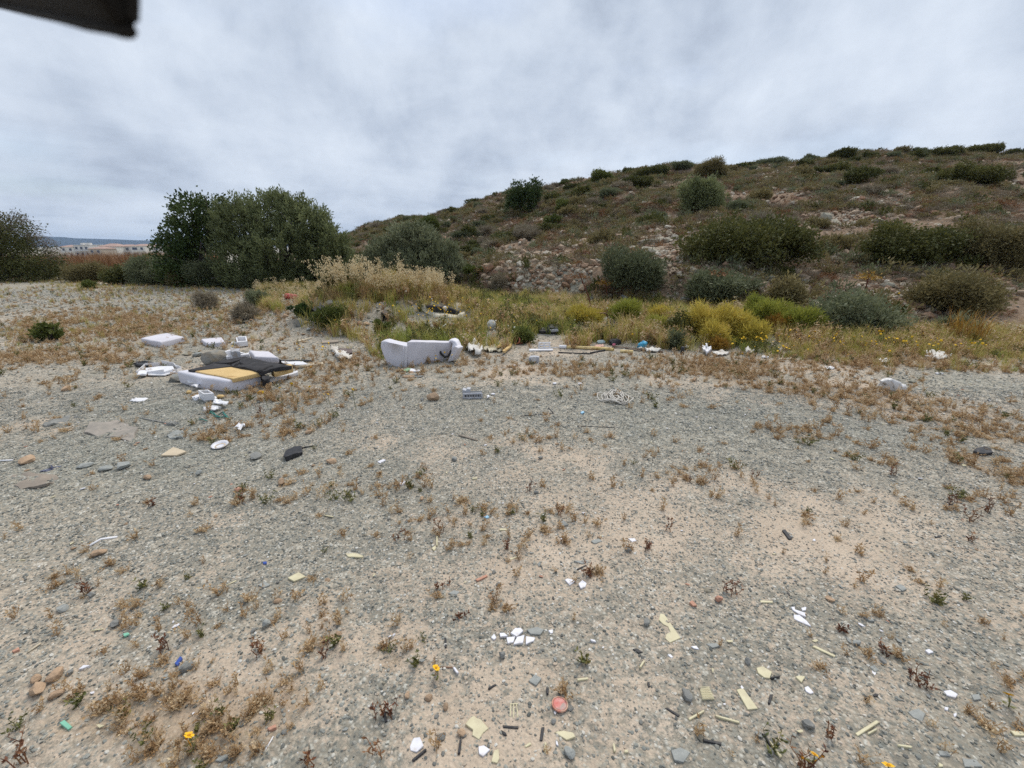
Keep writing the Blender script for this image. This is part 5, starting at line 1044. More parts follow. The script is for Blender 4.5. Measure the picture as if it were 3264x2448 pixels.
# ---- white sofa back standing in the middle
A_ = GZ('B', 1232, 1090); B_ = GZ('B', 1408, 1106); C_ = GZ('B', 1832, 1046)
so = empty('upright_sofa', (B_[0] + .3, B_[1] + .15, h1(B_[0] + .3, B_[1] + .15)), 'white curved sofa back standing upright on the weedy gravel', 'sofa')
dn = np.array([0, 0, -.03]); vpanel('arm_panel', [A_ + dn, B_ + dn, UP('B', 1412, 892, B_[1] - .02), UP('B', 1290, 872, B_[1] + .02), UP('B', 1195, 845, A_[1] + .02), UP('B', 1152, 850, A_[1] + .06), UP('B', 1147, 905, A_[1] + .06), UP('B', 1180, 1000, A_[1] + .03)], (.02, .17, 0), VINYL, so, bevel=.016, seg=3, wob=.012, sub=1)
C2 = C_ + np.array([-.06, .05, 0])
vpanel('back_panel', [B_ + np.array([.012, .03, -.03]), C2 + dn, UP('B', 1868, 862, C2[1]), UP('B', 1640, 856, (B_[1] + C2[1]) / 2), UP('B', 1413, 852, B_[1] + .03)], (.03, .13, 0), VINYLG, so, bevel=.010, seg=2, wob=.010, sub=2)
vpanel('end_panel', [UP('B', 1822, 1056, C_[1] - .05), UP('B', 1872, 1044, C_[1] - .10), UP('B', 1932, 918, C_[1] - .16), UP('B', 1893, 895, C_[1] - .16), UP('B', 1858, 935, C_[1] - .10)], (.06, .10, 0), VINYL, so, bevel=.012, seg=2, wob=.01, sub=1)
vpanel('end_roll', [UP('B', 1860, 930, C_[1] - .06), UP('B', 1932, 912, C_[1] - .12), UP('B', 1905, 850, C_[1] - .04), UP('B', 1870, 834, C_[1] + .0), UP('B', 1824, 842, C_[1] + .02), UP('B', 1868, 872, C_[1] - .02)], (.03, .16, 0), VINYL, so, bevel=.02, seg=3, wob=.01, sub=1)
mb = MB(); b_ = Vector(so.location); Ys = C2[1] - .035
mb.tube([Vector(UP('B', x, y, Ys - k)) - b_ for x, y, k in ((1724, 856, -.02), (1730, 880, .005), (1738, 925, .02), (1760, 975, .05), (1792, 1004, .07), (1825, 1000, .09), (1848, 965, .10), (1860, 935, .11))], .017, 7); mb.obj('strap', BLACKF, so, smooth=True)
mb = MB(); mb.tube([Vector(UP('B', 1380, 896, B_[1] - .025)) - b_, Vector(UP('B', 1378, 1000, B_[1] - .025)) - b_, Vector(UP('B', 1382, 1095, B_[1] - .02)) - b_], .006, 5); mb.tube([Vector(UP('B', 1716, 862, C2[1] - .03)) - b_, Vector(UP('B', 1712, 960, C2[1] - .04)) - b_, Vector(UP('B', 1718, 1050, C2[1] - .05)) - b_], .005, 5); mb.obj('piping', VINYLG, so, smooth=True)
# ---- second sofa shell on the mound
D0 = GZ('B', 1780, 640); s2 = empty('sofa_shell', (D0[0], D0[1] + .3, h1(D0[0], D0[1])), 'overturned yellowed sofa shell with black lining on the mound', 'sofa'); Yd = D0[1] + .05
vpanel('rim', [UP('B', x, y, Yd + k) for x, y, k in ((1535, 500, .5), (1558, 470, .5), (1592, 482, .5), (1640, 530, .35), (1700, 568, .2), (1800, 592, .08), (1900, 606, .02), (1925, 580, .06), (1978, 570, .1), (1980, 612, .05), (1945, 640, 0), (1850, 648, 0), (1740, 640, .05), (1660, 600, .2), (1580, 550, .4))], (.03, .16, .02), CREAMV, s2, bevel=.018, seg=2, wob=.02, sub=1)
vpanel('lining', [UP('B', x, y, Yd + .28) for x, y in ((1592, 486), (1830, 508), (1962, 570), (1930, 612), (1800, 600), (1690, 570))], (.02, .12, 0), BLACKF, s2, bevel=.01, wob=.04, sub=2)
vpanel('frame_board', [UP('B', x, y, Yd + .42) for x, y in ((1590, 476), (1835, 502), (1965, 562), (1962, 575), (1830, 516), (1592, 488))], (0, .06, 0), M_('dark wood', (.13, .07, .035), (.08, .05, .03), scale=12, rough=.8), s2, bevel=.004)
for i, (x, y, wd) in enumerate([(1790, 600, 60), (1850, 605, 70), (1885, 602, 50), (1800, 515, 50)]):
    p = UP('B', x, y, Yd + .14); me = rock_mesh('stuffing', 60 + i, wd * .0012, .06, .05, sub=2, smooth=True); q = link('stuffing', me, WCLOTH if i != 0 else FOAMO, s2); q.location = Vector(p) - Vector(s2.location)
# ---- things on and around the mound
p = GZ('B', 240, 425); k_ = mpp(p) / 3.16; o = empty('canister', p, 'red plastic canister lying at the edge of the dry grass', 'canister'); ax = Matrix.Translation(Vector((0, .06, 26 * k_))) @ Euler((0, R(98), R(12))).to_matrix().to_4x4()
MB().lathe([(.001, -60 * k_), (22 * k_, -58 * k_), (30 * k_, -48 * k_), (31 * k_, -10 * k_), (28 * k_, -6 * k_), (31 * k_, -2 * k_), (31 * k_, 40 * k_), (24 * k_, 54 * k_), (10 * k_, 58 * k_), (9 * k_, 66 * k_), (.001, 66 * k_)], 18, ax).obj('body', REDP, o, smooth=True)
MB().lathe([(.001, -75 * k_), (11 * k_, -75 * k_), (11 * k_, -58 * k_), (.001, -57 * k_)], 12, ax).obj('cap', WPL, o, smooth=True)
stone('B', 322, 700, 112, 88, ROCKM['grey'], 'grey rock at the left foot of the rubble mound', 71, name='boulder', cat='rock')
stone('B', 177, 612, 78, 44, TANST, 'tan stone left of the mound', 72, cat='stone')
stone('B', 290, 470, 44, 34, ROCKM['pale'], 'pale pinkish stone below the red canister', 73, cat='stone')
for i, (x, y, wd, hh, mt, lb) in enumerate([(630, 500, 120, 70, ROCKM['grey'], 'purplish grey rock on top of the mound'), (795, 478, 80, 36, ROCKM['pale'], 'whitish rock on the crest of the mound'), (715, 480, 60, 40, ROCKM['grey'], 'small grey rock between the two crest rocks'), (930, 690, 70, 50, PINKST, 'broken reddish brick on the mound'), (1000, 690, 90, 36, TANST, 'tan flat stone below the broken crate'), (960, 735, 110, 30, SLATE, 'grey slab at the front of the mound'), (1030, 620, 40, 30, ROCKM['pale'], 'white stone left of the broken crate'), (1085, 672, 34, 26, ROCKM['pale'], 'small round white stone before the crate'), (1440, 480, 90, 40, ROCKM['tan'], 'tan rock above the yellow flowers'), (1540, 470, 90, 56, ROCKM['tan'], 'pinkish tan rock left of the sofa shell'), (1310, 480, 50, 40, ROCKM['grey'], 'grey rock in the dry grass'), (1810, 690, 60, 30, ROCKM['pale'], 'white stone under the sofa shell'), (420, 745, 60, 30, SLATE, 'grey flat stone on the gravel before the mound'), (850, 480, 40, 40, ROCKM['grey'], 'dark rock right of the whitish crest rock')]):
    stone('B', x, y, wd, hh, mt, lb, 80 + i, name='rock', cat='rock')
stone('B', 390, 672, 56, 34, FOAM, 'yellow foam lump beside the grey rock at the mound foot', 97, name='foam_chunk', cat='foam')
o = empty('broken_crate', GZ('B', 1190, 668), 'broken dark wooden crate with pale edge lying on the mound', 'crate'); Yc = o.location.y
vpanel('side', [UP('B', x, y, Yc) for x, y in ((1118, 560), (1140, 548), (1150, 640), (1130, 660))], (.02, .14, .01), LWOOD, o, bevel=.004)
vpanel('back_board', [UP('B', x, y, Yc + .1) for x, y in ((1140, 565), (1255, 610), (1262, 668), (1140, 655))], (0, .05, 0), BLACKF, o, bevel=.003)
vpanel('top_board', [UP('B', x, y, Yc + .03) for x, y in ((1138, 548), (1200, 575), (1262, 608), (1258, 620), (1140, 562))], (.02, .16, .02), M_('scorched board', (.09, .07, .05), (.05, .04, .035), scale=14), o, bevel=.003)
slab('black_plastic_scrap', 'shiny black plastic panel on the left side of the mound', 'scrap', 'B', [(435, 510), (460, 475), (520, 520), (540, 548), (500, 545)], .14, BLACKP, thick=.03, wob=.02, sub=1)
slab('black_plastic_scrap', 'black plastic scrap behind the crest of the mound', 'scrap', 'B', [(500, 500), (560, 470), (585, 490), (540, 520)], .16, BLACKP, thick=.03, wob=.02, sub=1)
slab('plank', 'yellow foam edged plank at the front of the mound', 'plank', 'B', [(740, 700), (830, 700), (845, 725), (780, 722)], .05, FOAM, thick=.04, wob=.02, sub=1)
slab('plank', 'pale bent strip on the gravel below the mound', 'plank', 'B', [(840, 745), (960, 755), (995, 780), (970, 782), (850, 758)], .03, LWOOD, thick=.02, wob=.02, sub=1)
slab('plank', 'flat grey board lying before the mound', 'plank', 'B', [(555, 835), (720, 828), (725, 850), (560, 862)], .03, WOOD, thick=.025)
slab('plank', 'thin white lath on the gravel left of the grey board', 'plank', 'B', [(300, 840), (450, 805), (455, 812), (310, 848)], .02, LWOOD, thick=.015)
sheet('rag', 'white rag over a dark board left of the sofa back', 'rag', 'B', [(640, 900), (690, 895), (740, 940), (860, 990), (850, 1015), (720, 1015), (690, 980)], .09, WCLOTH, .07, 41)
slab('board', 'dark board under the white rag', 'board', 'B', [(710, 915), (858, 920), (862, 960), (770, 965)], .045, M_('brown board', (.16, .12, .11), (.11, .085, .08), scale=9), thick=.03)
for i, (pts, m_, lb) in enumerate([([(1375, 1135), (1420, 1112), (1480, 1130), (1400, 1150)], M_('green film', (.22, .36, .2), (.3, .42, .27), scale=9), 'green plastic scrap before the sofa back'), ([(1450, 1120), (1545, 1135), (1530, 1148), (1440, 1145)], WPL, 'whitish green strip right of the green scrap')]):
    slab('plastic_scrap', lb, 'scrap', 'B', pts, .02, m_, thick=.012, wob=.015, sub=1)
for i, (x, y, wd) in enumerate([(1510, 1195, 60), (1565, 1190, 70), (1530, 1215, 90)]): stone('B', x, y, wd, 16, DSLATE, ['small dark slate left in the pile before the sofa back', 'dark slate at the back of the pile before the sofa back', 'dark slate at the front of the pile before the sofa back'][i], 110 + i)
# ---- middle rubbish line
p = GZ('C', 480, 275); k_ = mpp(p) / 2.949; o = empty('bucket', p, 'white plastic tub lying on its side in the grass', 'bucket'); ax = Matrix.Translation(Vector((0, .1, 42 * k_))) @ Euler((R(72), 0, R(20))).to_matrix().to_4x4()
MB().lathe([(.001, -40 * k_), (34 * k_, -40 * k_), (41 * k_, 36 * k_), (44 * k_, 38 * k_), (44 * k_, 44 * k_), (39 * k_, 44 * k_), (38 * k_, 34 * k_), (32 * k_, -34 * k_), (.001, -34 * k_)], 22, ax).obj('tub', WPL, o, smooth=True)
MB().lathe([(.001, 40 * k_), (30 * k_, 40 * k_), (38 * k_, 42 * k_), (38 * k_, 46 * k_), (.001, 45 * k_)], 20, ax).obj('lid', M_('grey white lid', (.55, .56, .55), (.45, .46, .44), scale=16), o, smooth=True)
p = GZ('C', 752, 412); k_ = mpp(p) / 2.949; o = empty('flower_pot', p, 'terracotta pot lying tilted beside the fresh green plant', 'pot'); ax = Matrix.Translation(Vector((0, .05, 30 * k_))) @ Euler((R(20), R(-65), R(20))).to_matrix().to_4x4()
MB().lathe([(.001, -34 * k_), (22 * k_, -34 * k_), (31 * k_, 22 * k_), (36 * k_, 22 * k_), (36 * k_, 36 * k_), (31 * k_, 36 * k_), (29 * k_, 20 * k_), (20 * k_, -28 * k_), (.001, -28 * k_)], 18, ax).obj('pot', TERRA, o, smooth=True)
o = empty('bumper_part', GZ('C', 1040, 322), 'torn dark car part in the brown grass', 'car part'); Yc = o.location.y
vpanel('shell', [UP('C', x, y, Yc + .05) for x, y in ((935, 285), (1010, 278), (1040, 252), (1120, 248), (1136, 290), (1110, 318), (1020, 305), (940, 305))], (0, .22, .03), BLACKP, o, bevel=.02, wob=.03, sub=1)
vpanel('grille', [UP('C', x, y, Yc + .02) for x, y in ((1040, 270), (1115, 262), (1128, 285), (1050, 292))], (0, .05, 0), GREYP, o, bevel=.01, wob=.01, sub=1)
vpanel('tray', [UP('C', x, y, Yc) for x, y in ((940, 318), (1100, 318), (1080, 360), (960, 362))], (0, .25, 0), M_('grey mesh', (.24, .235, .22), (.32, .30, .27), scale=12), o, bevel=.01, wob=.02, sub=1)
o = empty('wire_rack', GZ('C', 990, 452), 'white plastic rack standing on the gravel edge', 'rack'); Yc = o.location.y; b_ = Vector(o.location); mb = MB()
q = lambda x, y, d=0: Vector(UP('C', x, y, Yc + d)) - b_
for a, b2 in (((940, 392), (1036, 392)), ((935, 440), (1040, 438)), ((938, 416), (1038, 414)), ((940, 390), (935, 452)), ((1036, 390), (1040, 450)), ((988, 392), (987, 440))): mb.tube([q(*a), q(*b2)], .012, 6)
for a in ((940, 392), (1036, 392), (935, 440), (1040, 438)): mb.tube([q(*a), q(a[0] + 8, a[1] - 4, .16)], .010, 6)
mb.obj('rack_frame', WPL, o)
slab('plank', 'white lath lying before the plastic rack', 'plank', 'C', [(845, 448), (1065, 446), (1070, 456), (848, 460)], .025, WPL, thick=.02)
def pipe(name, label, w, pts, rpx, mat, hollow=True, cat='pipe'):
    c = GZ(w, *pts[0]); k = mpp(c) / ZW[w][2]; r = rpx * k; o = empty(name, c, label, cat); b_ = Vector(c); W_ = []
    for x, y in pts: W_.append(Vector(GZ(w, x, y + rpx * .6)) - b_ + Vector((0, 0, r * .95)))
    mb = MB(); mb.tube(W_, r, 14, cap=not hollow)
    if hollow: mb.tube(W_[::-1], r * .86, 14, cap=False)
    mb.obj('tube', mat, o, smooth=True); return o
pipe('cardboard_tube', 'long yellow tube lying along the gravel edge', 'C', [(1130, 434), (1300, 440), (1480, 448), (1640, 460)], 15, YPIPE)
pipe('cardboard_tube', 'short yellow tube end right of the long tube', 'C', [(1700, 476), (1820, 480)], 15, YPIPE)
pipe('cardboard_tube', 'white end piece joined to the long yellow tube', 'C', [(1128, 434), (1195, 436)], 17, WPL)
for i, (pts, wd, m_, lb) in enumerate([([(1120, 484), (1260, 490), (1420, 496)], 6, BLACKP, 'black strip in front of the long yellow tube'), ([(1420, 490), (1530, 468), (1640, 440)], 8, BLACKP, 'black bar leaning over the long yellow tube'), ([(1630, 430), (1850, 455), (2100, 482)], 9, M_('dark plank', (.17, .11, .07), (.11, .08, .06), scale=10), 'long dark plank right of the yellow tubes'), ([(1640, 440), (1760, 445), (1890, 470)], 6, WOOD, 'weathered lath behind the dark plank'), ([(1300, 428), (1440, 436)], 4, LWOOD, 'thin pale stick behind the yellow tube'), ([(1050, 440), (1140, 434)], 4, WPL, 'thin white rod between rack and yellow tube'), ([(940, 590), (1020, 592)], 6, BLACKP, 'short black strip by the grey box'), ([(1000, 520), (1050, 505)], 3, WOOD, 'thin bent stick near the grey box')]):
    pipe('strip', lb, 'C', pts, wd, m_, hollow=False, cat='strip')
def bag(name, label, w, x, y, wd, hh, mat, seed, extra=()):
    p = GZ(w, x, y); k = mpp(p) / ZW[w][2]; o = empty(name, p, label, 'bag'); me = rock_mesh('film', seed, wd * k / 2, wd * k * .35, hh * k * .62, sub=3, cuts=16, rough=.22); q = link('film', me, mat, o); q.location = (0, wd * k * .25, hh * k * .40)
    for i, (dx, dy, s, m2) in enumerate(extra): e = link('scrap', rock_mesh('scrap', seed + 5 + i, s * k / 2, s * k * .3, s * k * .35, sub=2, rough=.2), m2, o); e.location = (dx * k, -.02, -dy * k)
    return o
PINK = M_('pink plastic', (.62, .18, .26), (.5, .14, .2), scale=14)
bag('refuse_bag', 'white and pale blue bag behind the yellow tube', 'C', 1520, 405, 105, 42, M_('pale bag', (.60, .66, .66), (.42, .56, .60), scale=9, rough=.5), 121)
bag('refuse_bag', 'black refuse bag with a pink scrap behind the yellow tube', 'C', 1650, 420, 150, 60, BLACKP, 122, [(-10, -14, 36, PINK)])
bag('refuse_bag', 'bright blue plastic bag in the grass edge', 'C', 1925, 442, 110, 72, BLUEP, 123)
bag('refuse_bag', 'white bag right of the blue bag', 'C', 2065, 382, 86, 44, WCLOTH, 124)
bag('refuse_bag', 'small white bag below the blue bag', 'C', 1900, 460, 60, 30, WCLOTH, 125)
sheet('rag', 'pinkish cloth by the yellow tube', 'rag', 'C', [(1455, 425), (1500, 408), (1555, 418), (1540, 436), (1470, 438)], .03, M_('faded pink cloth', (.62, .40, .33), (.54, .34, .28), scale=9), .03, 42)
sheet('rag', 'crumpled white sheet right of the sofa back', 'rag', 'C', [(245, 440), (300, 385), (330, 370), (390, 400), (420, 480), (360, 502), (300, 470)], .14, WCLOTH, .10, 43)
sheet('rag', 'yellowish white rag trailing from the crumpled sheet', 'rag', 'C', [(410, 440), (480, 420), (610, 445), (600, 470), (500, 475), (420, 465)], .05, M_('cream rag', (.60, .55, .42), (.5, .45, .33), scale=8), .06, 44)
slab('foam_strip', 'curled orange foam strip behind the white rag', 'foam', 'C', [(540, 425), (575, 385), (590, 392), (560, 430)], .08, FOAM, thick=.03, wob=.04, sub=1)
slab('foam_strip', 'long orange foam strip beside the white rag', 'foam', 'C', [(605, 462), (640, 425), (690, 395), (692, 405), (640, 450), (620, 470)], .07, FOAM, thick=.03, wob=.04, sub=1)
o = empty('grey_box', GZ('C', 890, 586), 'battered grey plastic box on the gravel', 'box'); Yc = o.location.y
vpanel('front', [UP('C', x, y, Yc) for x, y in ((840, 585), (936, 582), (942, 530), (900, 525), (848, 530))], (.01, .11, 0), GREYP, o, bevel=.008, wob=.02, sub=1)
MB().lathe([(.001, 0), (.035, 0), (.04, .01), (.04, .02), (.001, .02)], 16, Matrix.Translation(Vector(UP('C', 888, 545, Yc - .004)) - Vector(o.location)) @ Euler((R(90), 0, 0)).to_matrix().to_4x4()).obj('dial', M_('pale grey plastic', (.58, .58, .58), (.5, .5, .5)), o)
o = empty('grey_vent', GZ('C', 305, 914), 'grey plastic grille unit with a torn corner on the gravel', 'grille'); Yc = o.location.y; b_ = Vector(o.location)
vpanel('body', [UP('C', x, y, Yc + .03) for x, y in ((232, 912), (398, 910), (396, 868), (236, 872))], (.0, .10, 0), M_('painted recess shade', (.12, .13, .15), (.09, .1, .11)), o, bevel=.004)  # solid body, shade behind the slats put into its dark colour
mb = MB()
for a, b2 in (((228, 874), (400, 868)), ((228, 911), (402, 909)), ((230, 872), (230, 912)), ((398, 868), (400, 910))): mb.tube([Vector(UP('C', *a, Yc)) - b_, Vector(UP('C', *b2, Yc)) - b_], .012, 6)
mb.obj('frame', GREYP, o)
for i in range(6): x = 262 + 24 * i; MB().tube([Vector(UP('C', x, 874, Yc + .008)) - b_, Vector(UP('C', x, 909, Yc + .008)) - b_], .007, 5).obj('slat', GREYP, o)
vpanel('torn_corner', [UP('C', x, y, Yc + .05) for x, y in ((215, 872), (222, 832), (255, 842), (262, 826), (296, 830), (292, 870))], (0, .05, .01), GREYP, o, bevel=.004, wob=.015, sub=1)
slab('paper_scrap', 'folded white paper scrap right of the grey grille unit', 'paper', 'C', [(448, 885), (470, 878), (480, 895), (455, 905)], .03, WPL, thick=.01, wob=.02, sub=1)
for i, (x, y, lb) in enumerate([(1085, 768, 'small white scrap left of the dark scrap on mid gravel'), (1322, 770, 'bright white scrap on the mid gravel'), (505, 868, 'small white scrap above the paper scrap'), (712, 598, 'white scrap left below the grey box'), (975, 636, 'flat white scrap below the grey box')]):
    slab('paper_scrap', lb, 'paper', 'C', jag('C', (x - 22, y - 7, x + 22, y + 7), 7, 130 + i), .02, CERAM, thick=.012)
# coil of white cord
p = GZ('C', 1655, 925); k_ = mpp(p) / 2.949; r_ = np.random.default_rng(4); mb = MB()
cu = GZ('C', 1655, 925); rx = 120 * k_; ry = abs(GZ('C', 1655, 870)[1] - GZ('C', 1655, 968)[1]) / 2; pts = []
for i in range(190):
    t = i * .42; w_ = 1 - .35 * (.5 + .5 * math.sin(i * .11)); pts.append(Vector((math.cos(t) * rx * w_ * (.75 + .25 * math.sin(i * .37)) + .06 * math.sin(i * .23), math.sin(t) * ry * w_ + .05 * math.cos(i * .19), .012 + .02 * (1 + math.sin(i * 1.3)))))
pts += [Vector((-rx * 1.1 - .01 * j, -ry * .2 + .008 * math.sin(j), .008)) for j in range(8)]
mb.tube(pts, .0055, 5); o = mb.obj('cord_coil', M_('white cord', (.60, .57, .52), (.50, .47, .42), scale=20), smooth=True); o.location = cu; tag(o, 'tangled coil of off white cord on the gravel', 'cord')
# bent rusty pipe
o = empty('bent_pipe', GZ('C', 1485, 195), 'bent rusty pipe frame standing in the grass', 'pipe'); Yc = o.location.y; b_ = Vector(o.location)
MB().tube([Vector(UP('C', x, y, Yc)) - b_ for x, y in ((1382, 200), (1384, 130), (1400, 112), (1560, 112), (1582, 125), (1592, 200))], .014, 8).obj('tube', RUST, o, smooth=True)
# ---- right rubbish line
for i, (x0, y0, x1, y1, h, m_, lb) in enumerate([(340, 268, 402, 305, .12, WPL, 'white broken lump at the gravel edge below the fennel'), (395, 288, 505, 316, .05, WCLOTH, 'flat white rag right of the white lump'), (588, 274, 642, 306, .10, WCLOTH, 'white crumpled piece right of the fennel patch'), (1630, 300, 1795, 336, .10, WCLOTH, 'large white rag heap in the flower strip at right'), (1355, 332, 1432, 360, .06, WPL, 'white plastic scrap below the flower strip'), (688, 316, 735, 330, .03, WPL, 'small white scrap left in the flower strip'), (1048, 380, 1115, 396, .03, WPL, 'long white scrap below the flower strip'), (1945, 364, 2045, 376, .03, LWOOD, 'pale flat board on the right gravel'), (775, 270, 800, 286, .06, WPL, 'tiny white scrap among orange weeds'), (855, 290, 888, 306, .05, ROCKM['tan'], 'tan stone lump among orange weeds'), (1690, 412, 1750, 422, .02, WPL, 'thin white scrap on the right gravel'), (765, 326, 880, 338, .02, LWOOD, 'pale strip below the orange weeds'), (0, 272, 110, 292, .06, WCLOTH, 'white rag strip left of the small grey bush'), (228, 255, 270, 275, .08, WCLOTH, 'white scrap beside the black can')]):
    sheet('refuse_scrap', lb, 'scrap', 'D', jag('D', (x0, y0, x1, y1), 12, 140 + i, .3), h, m_, h * .8, 50 + i, n=12, thick=.012)
stone('D', 280, 240, 54, 42, ROCKM['grey'], 'grey rock in front of the dark bush by the fennel', 161, name='rock', cat='rock')
stone('D', 1572, 476, 44, 20, ROCKM['pale'], 'pale flat stone right of the white jerrycan', 162, cat='stone')
stone('D', 300, 466, 34, 22, TANST, 'tan stone on the gravel below the fennel', 163, cat='stone')
p = GZ('D', 225, 312); k_ = mpp(p) / 1.822; o = link('black_can', MB().lathe([(.001, 0), (11 * k_, 0), (12 * k_, 4 * k_), (9 * k_, 26 * k_), (12 * k_, 46 * k_), (5 * k_, 50 * k_), (.001, 50 * k_)], 12).mesh('black_can', True), BLACKP); o.location = p; tag(o, 'black can standing at the gravel edge', 'can')
# white translucent jerrycan
p = GZ('D', 1450, 526); zj = p[2]; o = empty('jerrycan', p, 'crumpled translucent white plastic can lying on the right gravel', 'can'); Yc = p[1] + .02
TRANSP = M_('cloudy white plastic', (.70, .69, .68), (.62, .61, .60), scale=6, rough=.35, dirt=(.50, .47, .42), dscale=7)
kj = mpp(p) / 1.822; b_ = Vector(p); mb = MB(); rad = [14, 28, 36, 37, 30, 22, 13, 4]
cen = [(1383, 500), (1392, 492), (1412, 488), (1432, 487), (1462, 494), (1490, 502), (1512, 511), (1530, 519)]
mb.tube([Vector(UP('D', x, y, Yc + .10 + .02 * math.sin(i_))) - b_ for i_, (x, y) in enumerate(cen)], [q_ * kj * 1.22 for q_ in rad], 12)
bo = mb.obj('body', TRANSP, o, smooth=True, sub=1, wob=.05, wseed=8)
vpanel('neck', [UP('D', x, y, Yc - .02) for x, y in ((1390, 515), (1402, 512), (1404, 497), (1392, 496))], (0, .05, 0), M_('yellowed cap', (.5, .45, .36), (.44, .39, .3)), o, bevel=.01)
# ---- things on the open gravel
stone('F', 563, 157, 96, 88, TANST, 'large tan stone alone on the mid gravel', 171, name='boulder', cat='boulder', smooth=False, rz=.2)
stone('F', 495, 155, 40, 24, DSLATE, 'dark stone left of the large tan stone', 172)
for i, (w, pts, wd, m_, lb) in enumerate([('F', [(1125, 255), (1230, 243), (1335, 236)], 4, BLACKP, 'long arm of black angle bar on the gravel'), ('F', [(1335, 237), (1318, 215), (1303, 200)], 3.4, BLACKP, 'short arm of black angle bar on the gravel'), ('F', [(1487, 318), (1600, 322), (1727, 327)], 2.6, BLACKP, 'straight thin black rod on the gravel'), ('F', [(730, 375), (790, 392), (848, 410)], 7, WOOD, 'grey weathered stick on the mid gravel'), ('F', [(1390, 532), (1485, 543)], 3, LWOOD, 'pale cream stick on the mid gravel'), ('D', [(1812, 518), (1908, 523)], 2.5, LWOOD, 'yellowish stick right of the jerrycan'), ('E', [(575, 1185), (650, 1142), (752, 1128)], 9, WPL, 'bowed white plastic strip on the left gravel'), ('E', [(785, 200), (860, 206)], 3, LWOOD, 'pale stick near the left plastic film'), ('E', [(2080, 990), (2135, 1000)], 5, CREAM, 'cream strip near the middle gravel'), ('E', [(5, 640), (82, 636)], 6, WPL, 'white strip at the left edge of the gravel'), ('H', [(75, 75), (160, 70)], 4, CREAM, 'cream strip at the left edge of the near gravel'), ('H', [(1700, 1290), (1752, 1200)], 4, WPL, 'thin white rod on the near sand'), ('H', [(1910, 1310), (1908, 1218)], 4, WPL, 'upright lying white rod on the near sand'), ('H', [(180, 660), (262, 602)], 7, LWOOD, 'tan flat stick at lower left'), ('H', [(1452, 232), (1515, 203)], 5, CREAM, 'small cream stick left of the cream plate shard'), ('H', [(585, 522), (662, 512)], 5, CREAM, 'cream stick in the left near gravel'), ('I', [(580, 438), (636, 446)], 4, RUST, 'short rusty nail like twig on the near gravel'), ('I', [(610, 757), (692, 758)], 4, RUST, 'short dark twig beside the yellow daisy'), ('E', [(900, 365), (1000, 385), (1080, 400)], 5, DSLATE, 'dark splintered stick on the grey gravel')]):
    o = pipe('stick' if m_ in (WOOD, LWOOD, RUST) else 'bar', lb, w, pts, wd, m_, hollow=False, cat='stick' if m_ in (WOOD, LWOOD, RUST) else 'strip'); o.scale = (1, 1, .7)
slab('black_slab', 'round black rubber slab on the right gravel', 'slab', 'G', [(1888, 478), (1900, 455), (1960, 447), (2008, 460), (2012, 485), (1950, 490)], .035, BLACKP, bevel=.01, wob=.012, sub=1)
slab('metal_scrap', 'bent white metal bracket on the weedy gravel', 'scrap', 'A', [(1190, 1150), (1225, 1108), (1245, 1125), (1300, 1115), (1255, 1170)], .045, WPL, thick=.01, wob=.04, sub=2)
slab('sandal', 'black sandal sole lying on the gravel', 'shoe', 'E', [(1818, 605), (1840, 565), (1880, 545), (1935, 545), (1940, 575), (1890, 595), (1835, 615)], .035, BLACKP, bevel=.008, wob=.015, sub=1)
pipe('bar', 'thin black stick reaching from the sandal', 'E', [(1935, 560), (2010, 545)], 4, BLACKP, hollow=False, cat='strip')
